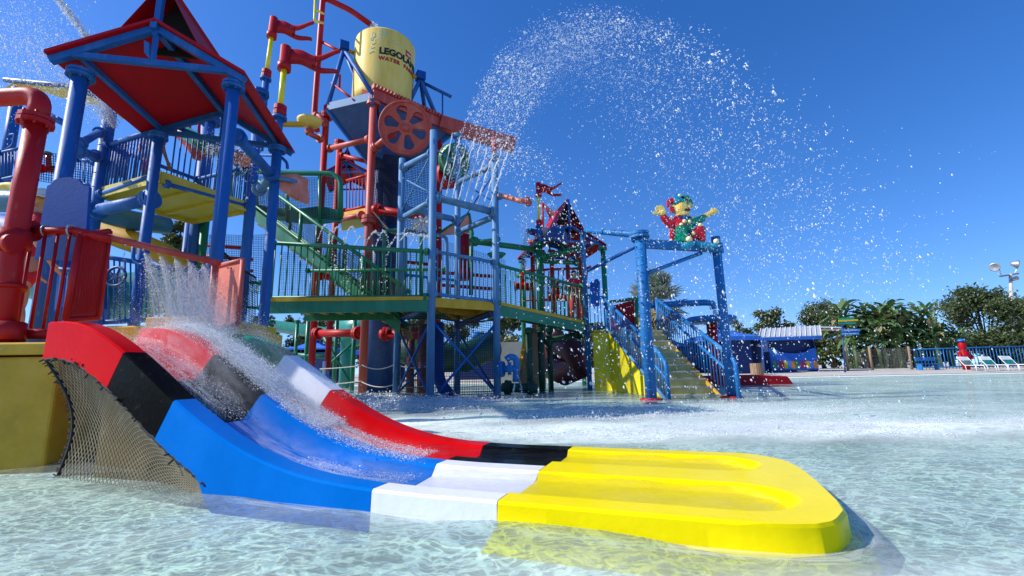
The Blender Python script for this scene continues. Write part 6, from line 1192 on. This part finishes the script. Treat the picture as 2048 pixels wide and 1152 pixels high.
for x, y, r, dy in ((478, 200, 24, -40), (672, 342, 20, 0), (340, 520, 20, -30), (635, 540, 22, -40), (495, 612, 30, -100), (565, 618, 26, -100), (440, 665, 28, -110), (700, 682, 30, -130), (593, 800, 28, -120), (315, 872, 30, 0), (500, 903, 44, -190), (903, 925, 42, -120)):
    a = C(x, y); MB().lathe([(r * math.sin(math.pi * k / 8) * JS + 1e-4, -r * math.cos(math.pi * k / 8) * JS) for k in range(9)], JC + Vec((a[0], dy, a[1])) * JS, seg=12).build('bell', 'jc', t)
# ================================================================== PEOPLE
def skinned(name, mat, vs, es, rad, parent, xf, lv=2, root=0):
    me = bpy.data.meshes.new(name); me.from_pydata([tuple(v) for v in vs], es, []); o = bpy.data.objects.new(name, me); col.objects.link(o)
    s = o.modifiers.new('s', 'SKIN'); s.use_smooth_shade = True
    for i, r in enumerate(rad): me.skin_vertices[0].data[i].radius = (r, r) if not isinstance(r, tuple) else r
    me.skin_vertices[0].data[root].use_root = True
    u = o.modifiers.new('u', 'SUBSURF'); u.levels = lv; u.render_levels = lv
    dg = bpy.context.evaluated_depsgraph_get(); m2 = bpy.data.meshes.new_from_object(o.evaluated_get(dg)); bpy.data.objects.remove(o); m2.name = name; m2.transform(xf); m2.transform(Matrix.Translation(-OFF[parent.name]))
    m2.materials.clear(); m2.materials.append(M[mat]); o = bpy.data.objects.new(name, m2); col.objects.link(o); o.parent = parent; OFF[o.name] = OFF[parent.name]; return o
def person(label, base, rz, h=1.75, skin='skin', top='shirt', bottom='shirt', long_=False, arms=((-.26, .02, 1.16, -.27, -.12, .95), (.26, .02, 1.16, .27, -.12, .95)), legs=((-.10, -.02, .5, -.11, .02, .08), (.10, -.02, .5, .11, .02, .08)), hat=None, hair='hair', lean=0.0):
    t = thing('person', base, label, 'person'); xf = Matrix.Translation(base) @ Matrix.Rotation(rz, 4, 'Z') @ Matrix.Scale(h / 1.75, 4)
    vs = [(0, 0, .95), (0, 0, 1.08), (0, 0, 1.28), (0, .01, 1.46), (0, 0, 1.53), (0, -.012, 1.60), (0, -.01, 1.67), (0, 0, 1.725)]; es = [(i, i + 1) for i in range(7)]; rad = [(.15, .11), (.13, .095), (.155, .11), (.07, .06), .052, (.07, .085), (.078, .095), (.055, .07)]
    vs.append((0, -.115, 1.625)); es.append((5, 8)); rad.append(.014)                                     # nose
    for s in (-1, 1): n0 = len(vs); vs.append((s * .085, .01, 1.64)); es.append((6, n0)); rad.append(.014)
    for s, (ex, ey, ez, wx, wy, wz) in zip((-1, 1), arms):
        n0 = len(vs); E3, W3 = Vec((ex, ey, ez)), Vec((wx, wy, wz)); hd = (W3 - E3).normalized(); pm = W3 + hd * .07; vs += [(s * .17, 0, 1.42), tuple(E3), tuple(W3), tuple(pm)]; es += [(3, n0), (n0, n0 + 1), (n0 + 1, n0 + 2), (n0 + 2, n0 + 3)]; rad += [.058, .042, .027, .034]
        sd = hd.cross(Vec((0, 1, 0))).normalized()
        for k, (o_, l_) in enumerate(((-.03, .075), (-.01, .085), (.01, .08), (.03, .065))): m0 = len(vs); a = pm + sd * o_ + hd * .03; vs += [tuple(a), tuple(a + hd * l_ * .5 + Vec((0, -.01, 0))), tuple(a + hd * l_ + Vec((0, -.03, 0)))]; es += [(n0 + 3, m0), (m0, m0 + 1), (m0 + 1, m0 + 2)]; rad += [.010, .009, .008]
        m0 = len(vs); a = W3 + hd * .03 - sd * .03; vs += [tuple(a), tuple(a + hd * .04 - sd * .03 + Vec((0, -.02, 0)))]; es += [(n0 + 2, m0), (m0, m0 + 1)]; rad += [.012, .009]
    for s, (kx, ky, kz, ax_, ay, az_) in zip((-1, 1), legs):
        n0 = len(vs); vs += [(s * .09, 0, .88), (kx, ky, kz), (ax_, ay + .015, (kz + az_) / 2 + .06), (ax_, ay, az_), (ax_, ay - .13, az_ - .05)]; es += [(0, n0), (n0, n0 + 1), (n0 + 1, n0 + 2), (n0 + 2, n0 + 3), (n0 + 3, n0 + 4)]; rad += [.088, .058, .056, .036, (.045, .03)]
    skinned('body', skin, vs, es, rad, t, xf)
    tv = [(0, 0, .93), (0, 0, 1.1), (0, 0, 1.3), (0, .01, 1.45)]; te = [(0, 1), (1, 2), (2, 3)]; tr_ = [(.185, .14), (.165, .125), (.185, .135), (.085, .075)]
    for s, a in zip((-1, 1), arms):
        n0 = len(tv); sh = Vec((s * .175, 0, 1.42)); E3 = Vec(a[:3]); W3 = Vec(a[3:]); tv += [tuple(sh), tuple(sh.lerp(E3, .62))]; te += [(3, n0), (n0, n0 + 1)]; tr_ += [.075, .068]
        if long_: tv += [tuple(E3), tuple(E3.lerp(W3, .92))]; te += [(n0 + 1, n0 + 2), (n0 + 2, n0 + 3)]; tr_ += [.06, .042]
    skinned('shirt', top, tv, te, tr_, t, xf)
    sv = [(0, 0, 1.0), (0, 0, .9)]; se = [(0, 1)]; sr = [(.165, .125), (.17, .13)]
    for s, L_ in zip((-1, 1), legs):
        n0 = len(sv); a = Vec((s * .095, 0, .85)); k3 = Vec(L_[:3]); sv += [tuple(a), tuple(a.lerp(k3, .6))]; se += [(1, n0), (n0, n0 + 1)]; sr += [.115, .10]
        if long_: sv += [tuple(k3), tuple(Vec(L_[3:]) + Vec((0, 0, .02)))]; se += [(n0 + 1, n0 + 2), (n0 + 2, n0 + 3)]; sr += [.078, .06]
    skinned('shorts' if not long_ else 'trousers', bottom, sv, se, sr, t, xf)
    b = MB(); b.lathe([(.001, 1.765), (.06, 1.75), (.088, 1.70), (.096, 1.66), (.085, 1.60), (.06, 1.57)], Vec((0, .012, 0)), seg=16); o = b.build('hair', hair, t); o.data.transform(Matrix.Translation(OFF[t.name])); o.data.transform(Matrix.Translation(-OFF[t.name]) @ xf)
    for v in o.data.vertices: pass
    if hat:
        b = MB(); b.lathe([(.001, 1.80), (.08, 1.79), (.105, 1.74), (.112, 1.69), (.20, 1.665), (.215, 1.655), (.20, 1.655), (.10, 1.68)], Vec((0, 0, 0)), seg=24); o = b.build('hat', hat, t); o.data.transform(Matrix.Translation(OFF[t.name])); o.data.transform(Matrix.Translation(-OFF[t.name]) @ xf)
    return t
q = P(26, 676, 5.0); person('person in red shirt, red shorts and cream sun hat standing behind the red entry railing', Vec((q.x, q.y, 1.01)), math.radians(150), 1.84, hat='cap', legs=((-.12, .05, .52, -.22, .02, .08), (.08, -.03, .5, .10, .02, .08)))
q = P(300, 330, 9.3); person('person with fair hair in a red shirt seen from behind on the raised yellow platform', Vec((q.x, q.y, 4.46)), math.radians(180), 1.78, 'dskin')
q = P(1150, 600, 15.7); person('person in red jacket and trousers standing at the end of the ramp', Vec((q.x, q.y, V(q, 650) )), math.radians(10), 1.92, long_=True, hair='dhair', arms=((-.27, .02, 1.16, -.2, -.16, 1.05), (.3, .0, 1.2, .5, -.1, 1.18)))
# ================================================================== MOVING WATER
def arr(v): return np.array(tuple(v), float)
z2, z4 = V(T2, 393) + .12, V(T4, 425) + .12; S0, S1 = arr(up(T2, z2)), arr(up(T4, z4))
def ballistic(N, lx, ly, vz, jit, drag, tr, size, nz=None, seed=0, tp=1.0):
    k = npr.randint(0, 9, N) if nz is None else nz; s = S0[None] + (S1 - S0)[None] * ((k + 1) / 10)[:, None]
    pulse = npr.randint(0, 60, N); st = np.random.RandomState(5 + seed); pl = st.normal(size=(9, 60, 3))[k, pulse]
    LX = npr.normal(lx[0], lx[1], N) * .35 + .65 * (lx[0] + lx[1] * pl[:, 0]) + (k - 4) * .12; LY = npr.normal(ly[0], ly[1], N) * .4 + .6 * (ly[0] + ly[1] * pl[:, 1]); VZ = vz[0] - vz[1] * np.abs(.8 * pl[:, 2] + .5 * npr.normal(size=N))
    T = (VZ + np.sqrt(np.maximum(VZ ** 2 + 19.6 * s[:, 2], .1))) / 9.8; u = npr.uniform(tr[0], tr[1], N) ** tp; t_ = u * T; dg_ = npr.uniform(0, drag, N)
    f = 1 - dg_ * u; vx = (LX - s[:, 0]) / T * f; vy = (LY - s[:, 1]) / T * f; x = s[:, 0] + vx * t_; y = s[:, 1] + vy * t_; z = s[:, 2] + VZ * t_ * (1 - .12 * dg_ * u) - 4.9 * t_ ** 2
    j = npr.normal(size=(N, 3)) * (jit * (.12 + 1.6 * u))[:, None]; p = np.stack([x, y, z], 1) + j; v = np.stack([vx, vy, VZ - 9.8 * t_], 1); sz = size * np.exp(npr.normal(size=N) * .55) * (.75 + .4 * u) * np.clip(y / 7.5, .4, 1); ok = p[:, 2] > 0.07
    return p[ok], sz[ok], v[ok]
def cat_(*l): return [np.concatenate(x) for x in zip(*l)]
A = cat_(ballistic(3600, (5.9, .5), (5.6, .3), (8.1, .2), .075, .08, (.02, .93), .0074), ballistic(10500, (5.2, .9), (5.9, .5), (7.95, .8), .17, .30, (.1, .95), .0045, seed=3), ballistic(1500, (5.4, .9), (5.6, .4), (8.0, .5), .12, .2, (.3, .93), .0080, seed=4))
drops('water_spray', A[0], A[1], 'great arc of water drops thrown from the spray tower across the sky', vel=A[2], clump=4)
A = cat_(ballistic(4200, (5.6, .5), (5.2, .3), (8.2, .3), .05, .1, (.0, .30), .0075, seed=8, tp=1.1)); drops('water_jets', A[0], A[1], 'nine dense white jets leaving the spray bar nozzles', vel=A[2])
jt = thing('water_stream', S0, 'solid white water streams standing on the nozzles of the spray bar', 'water spray')
for k in range(9):
    s_ = Vec(S0).lerp(Vec(S1), (k + 1) / 10); v_ = Vec((2.2 + .1 * k, -2.9, 8.3)); pts = [s_ + v_ * t_ - Vec((0, 0, 4.9 * t_ * t_)) + Vec((rnd.uniform(-1, 1), 0, 0)) * .16 * t_ for t_ in np.linspace(0, .17 + .04 * rnd.random(), 14)]
    MB().tube(pts, [.007 + .013 * math.sin(i * 2.3 + k * 1.7) ** 2 for i in range(13)] + [.002], 6).build('stream', 'drop', jt)
A = ballistic(2400, (2.2, .5), (8.6, .5), (4.9, .5), .08, .2, (.05, .98), .007, seed=12); drops('water_spray', A[0], A[1], 'lower short arc of drops falling right of the spray tower', vel=A[2])
N = 5000; px = npr.uniform(980, 2000, N); py = 250 + 560 * npr.uniform(0, 1, N) ** .9; dd = npr.uniform(5.2, 9.5, N); dens = np.exp(-((px - 1480) / 330) ** 2) * (.35 + .65 * (py > 420)); keep = npr.uniform(0, 1, N) < dens
pp = np.array([tuple(P(a, b_, c)) for a, b_, c in zip(px[keep], py[keep], dd[keep])]); ok = pp[:, 2] > .03; pp = pp[ok]; drops('falling_drops', pp, .0050 * np.exp(npr.normal(size=len(pp)) * .5), 'loose bright drops raining down before the jester frame and yellow stair', vel=np.tile([[.3, -.2, -1.]], (len(pp), 1)))
# plume at the upper left
a = arr(P(227, 252, 8.6)); N = 15000; u = npr.uniform(0, 1, N) ** .8; ctrl = [a, arr(P(190, 150, 8.4)), arr(P(60, -30, 8.0)), arr(P(-120, 40, 7.6))]
def bez(c, u): u = u[:, None]; return c[0] * (1 - u) ** 3 + 3 * c[1] * u * (1 - u) ** 2 + 3 * c[2] * u * u * (1 - u) + c[3] * u ** 3
p = bez(ctrl, u) + npr.normal(size=(N, 3)) * (.02 + .75 * u[:, None]) * np.array([1, 1, .9]) + np.array([0, 0, -1.0]) * (npr.uniform(0, 1, (N, 1)) ** 1.3) * u[:, None] * 1.9
drops('water_spray', p, .0045 * np.exp(npr.normal(size=N) * .5), 'fine spray plume in the sky at the upper left behind the roof', vel=np.tile([[.4, 0, -1.]], (N, 1)))
N = 1500; u = npr.uniform(0, 1, N); c0 = [arr(P(108, -10, 8)), arr(P(135, 20, 8)), arr(P(155, 50, 8)), arr(P(176, 78, 8))]; p = bez(c0, u) + npr.normal(size=(N, 3)) * .035; drops('water_strand', p, .0075 * np.exp(npr.normal(size=N) * .4), 'bright strand of water at the edge of the upper left plume', vel=np.tile([[.5, 0, -1.]], (N, 1)))
N = 900; u = npr.uniform(0, 1, N); c0 = [arr(P(229, 254, 8.5)), arr(P(222, 238, 8.5)), arr(P(214, 222, 8.5)), arr(P(205, 196, 8.5))]; p = bez(c0, u) + npr.normal(size=(N, 3)) * (.01 + .07 * u[:, None]); drops('water_jet', p, .009 * np.ones(N), 'short white jet leaving the upper railing nozzle', tiny=True)
# curtain below the red spray bar
cp, cs_ = [], []
for i, (x, y, d) in enumerate(nozz):
    N = 1500 if i == 0 else 11000; u = npr.uniform(0.02, 1, N) ** .8; a = arr(P(x, y + 3, d)); fan = npr.normal(size=N) * (.018 if i == 0 else .20) + (0 if i == 0 else .10)
    st = np.sin(fan * 60 + i) * .4 + .6; kp = npr.uniform(0, 1, N) < st; g = a + np.stack([(.02 if i == 0 else .46) * u + fan * u * 1.2, npr.normal(size=N) * .06 * u, -(1.02 if i == 0 else .98) * u * (1 - .12 * np.abs(fan))], 1); g = g + npr.normal(size=(N, 3)) * .014 * u[:, None]; cp.append(g[kp]); cs_.append(.0015 * np.exp(npr.normal(size=kp.sum()) * .45))
drops('water_curtain', np.concatenate(cp), np.concatenate(cs_), 'fans of white spray falling from the red spray bar onto the slide tops', tiny=True, vel=np.tile([[.5, 0, -1.]], (sum(map(len, cp)), 1)))
ct = thing('water_sheet', P(330, 560, 4.8), 'translucent white fans of falling water below the spray bar nozzles', 'water spray')
for i, (x, y, d) in enumerate(nozz[1:]):
    a = Vec(P(x, y + 3, d)); grid = []
    for r_i in range(15):
        u = r_i / 14; grid.append([a + Vec((.46 * u + (v - .5) * .62 * u, .10 * math.sin(v * 6 + i) * u - .04 * i * u, -1.0 * u - .1 * (v - .5) ** 2 * u)) for v in [j / 10 for j in range(11)]])
    sheet('fan', 'curtain', grid, ct)
hz = thing('drifting_mist', SP(2.2, .9, 1.1), 'soft white mist hanging over the top of the slide lanes', 'mist')
for q_ in range(4):
    sheet('mist_veil', 'haze_sheet', [[SP(s, .25 + .3 * q_ + .25 * v, rim(s) - .16 + .42 * w_ + .05 * math.sin(s * 5 + q_)) for s in np.linspace(2.9, 1.2 - .1 * q_, 16) for v in (0,)] for w_ in np.linspace(0, 1, 8)], hz)
rw = thing('running_water', SP(1.8, .9, 1), 'white sheets of water running down both slide lanes', 'water')
for (sa, sb, t0, t1, hh) in ((2.85, 1.2, .66, 1.02, .05), (2.7, 1.35, .80, 1.34, .03), (2.8, .5, .64, .97, .018), (1.6, .15, .66, 1.34, .012), (1.5, -.1, .16, .63, .010), (2.9, 1.4, .2, .66, .04)):
    def tz(s, t_): k_ = max(0, min(1, min(t_ - .15, .63 - t_) / .05)) if t_ < .7 else max(0, min(1, min(t_ - .92, 1.35 - t_) / .05)); return rim(s) - depth(s) * k_
    sheet('running_sheet', 'runnel', [[SP(s, t_, tz(s, t_) + hh) for t_ in np.linspace(t0, t1, 22)] for s in np.linspace(sa, sb, 40)], rw)
# mist and running water on the slides
def onslide(N, s0, s1, t0, t1, h, seed=0):
    s = npr.uniform(s0, s1, N); t_ = npr.uniform(t0, t1, N); R_ = np.interp(s, np.linspace(-2, 3, 101), [rim(x) for x in np.linspace(-2, 3, 101)]); D_ = np.interp(s, [-.6, -.1, .5, 1.3, 2.2, 2.7], [.040, .055, .10, .20, .22, .16]); tr_ = np.where(((t_ > .2) & (t_ < .58)) | ((t_ > .97) & (t_ < 1.3)), 1, 0)
    z = R_ - D_ * tr_ + np.abs(npr.normal(size=N)) * h + .004; return np.array(tuple(SO)) + np.array(tuple(SU)) * s[:, None] + np.array(tuple(SW)) * t_[:, None] + np.stack([0 * z, 0 * z, z], 1)
L1 = onslide(36000, 1.5, 2.75, .72, 1.12, .045); L2 = onslide(30000, .95, 2.1, .66, .98, .022); L3 = onslide(9000, .15, 1.3, .62, .95, .010); L4 = onslide(12000, 1.5, 2.9, .3, .8, .06); L5 = onslide(2600, .05, .9, .25, .6, .008); L6 = onslide(2200, 1.3, 2.6, 1.2, 1.5, .03)
q = np.concatenate([L1, L2, L3, L4, L5, L6]); drops('slide_mist', q, .0011 * np.exp(npr.normal(size=len(q)) * .45), 'white mist and runnels skimming over the middle of the slide', tiny=True, vel=np.tile([[.9, -.35, -.5]], (len(q), 1)))
# splash strips on the pool
def strip(name, label, n, cx, cy, sx, sy, h, size):
    x = npr.normal(cx, sx, n); y = cy + npr.normal(0, sy, n); cl = .5 + .5 * np.sin(x * 7 + np.sin(y * 9) * 2); z = np.abs(npr.normal(size=n)) * h * cl + WL + .006; drops(name, np.stack([x, y, z], 1), size * np.exp(npr.normal(size=n) * .5), label, tiny=True)
strip('splash', 'long white strip of splashing water where the arc lands, right of the yellow pad', 60000, 3.6, 5.0, 1.6, .26, .035, .0022)
strip('splash', 'scattered splashing drops on the water before the yellow stair', 16000, 2.6, 7.2, 1.7, .9, .05, .0032)
strip('splash', 'white splashes along the foot of the low nets', 7000, -2.2, 10.6, 1.1, .35, .09, .007)
strip('splash', 'thin splash line behind the white slide crest', 5000, -2.6, 8.8, .9, .25, .06, .006)
strip('splash', 'splashes under the rope chain near the red post', 4000, -3.9, 12.8, .6, .5, .08, .008)
# little crowns thrown up among the splashes
pp = []
for k in range(26):
    cx, cy = npr.uniform(-3.4, -1.0), npr.uniform(8.6, 11.0)
    for j in range(45): a_ = npr.uniform(0, 6.28); r0 = npr.uniform(.02, .14); pp.append((cx + r0 * math.cos(a_), cy + r0 * math.sin(a_), npr.uniform(0, .22) * (1 - r0 * 3)))
drops('splash_crowns', np.array(pp), .010 * np.exp(npr.normal(size=len(pp)) * .4), 'small upright splash crowns on the water before the low nets', tiny=True)
# small fountains along the green footbridge railing and trickles
def arcs(name, label, lst, n=110, size=.011, jit=.012):
    P_ = []
    for x0, y0, xm, ym, x1, y1, d in lst:
        u = npr.uniform(0, 1, n)[:, None]; a, m_, b_ = arr(P(x0, y0, d)), arr(P(xm, ym, d)), arr(P(x1, y1, d)); P_.append(a * (1 - u) ** 2 + (2 * m_ - .5 * a - .5 * b_) * 2 * u * (1 - u) + b_ * u ** 2 + npr.normal(size=(n, 3)) * jit * (.4 + 1.6 * u))
    p = np.concatenate(P_); drops(name, p, size * np.exp(npr.normal(size=len(p)) * .4), label)
arcs('fountain_arcs', 'row of small looping water arcs above the green footbridge railing', [(635, 482, 652, 450, 664, 480, 11.5), (662, 490, 676, 454, 692, 492, 11.5), (690, 486, 702, 454, 714, 474, 11.5), (708, 492, 722, 474, 730, 480, 11.5), (732, 490, 748, 464, 762, 480, 11.5), (752, 492, 768, 462, 778, 500, 11.5), (776, 500, 800, 468, 824, 480, 11.5), (800, 482, 820, 466, 835, 486, 11.4), (815, 500, 842, 470, 866, 500, 11.4), (836, 500, 858, 474, 870, 540, 11.3)])
arcs('water_trickles', 'thin trickles of water dropping through the green footbridge railing', [(692, 492, 693, 540, 694, 596, 11.4), (730, 480, 720, 540, 722, 590, 11.4), (778, 500, 768, 550, 770, 600, 11.4), (664, 480, 668, 520, 668, 540, 11.4)], 90, .010, .03)
arcs('water_trickle', 'white trickle dropping from the trough beside the far hut', [(1054, 466, 1046, 500, 1044, 600, 17), (1058, 467, 1052, 500, 1050, 560, 17)], 260, .014, .03)
arcs('water_trickle', 'falling strand of drops below the round orange end cap', [(1030, 372, 1050, 420, 1044, 470, 12)], 220, .012, .05)
arcs('water_trickle', 'thin water falling from the pale blue hooked outlet', [(1034, 750, 1042, 770, 1044, 800, 11.8), (1030, 765, 1028, 775, 1027, 786, 11.8)], 120, .007, .008)
arcs('water_trickle', 'water pouring from the elbow onto the blue disc fountain', [(1427, 619, 1431, 630, 1436, 641, 18.2), (1429, 619, 1436, 630, 1442, 641, 18.2)], 160, .013, .03)
arcs('water_trickle', 'water pouring from the overhead pipe into the giant bucket', [(738, 46, 748, 52, 756, 66, 16.7)], 300, .022, .05)
arcs('water_trickle', 'white water spilling off the tan cargo net', [(838, 440, 848, 452, 850, 478, 13), (850, 434, 860, 448, 862, 470, 13), (845, 436, 832, 445, 826, 455, 13)], 240, .016, .06)
arcs('water_trickle', 'spray leaving the green cannon behind the upper railing', [(420, 300, 450, 300, 500, 330, 9)], 1500, .008, .14)
rimc = P(1432, 644, 18.5); n = 900; th = npr.uniform(0, 6.28, n); p = np.stack([rimc.x + .96 * np.cos(th), rimc.y + .96 * np.sin(th), rimc.z - .05 - npr.uniform(0, 1, n) ** 1.5 * .8], 1) + npr.normal(size=(n, 3)) * .03; drops('water_trickle', p, .008 * np.ones(n), 'drips falling from the rim of the blue disc fountain', tiny=True)
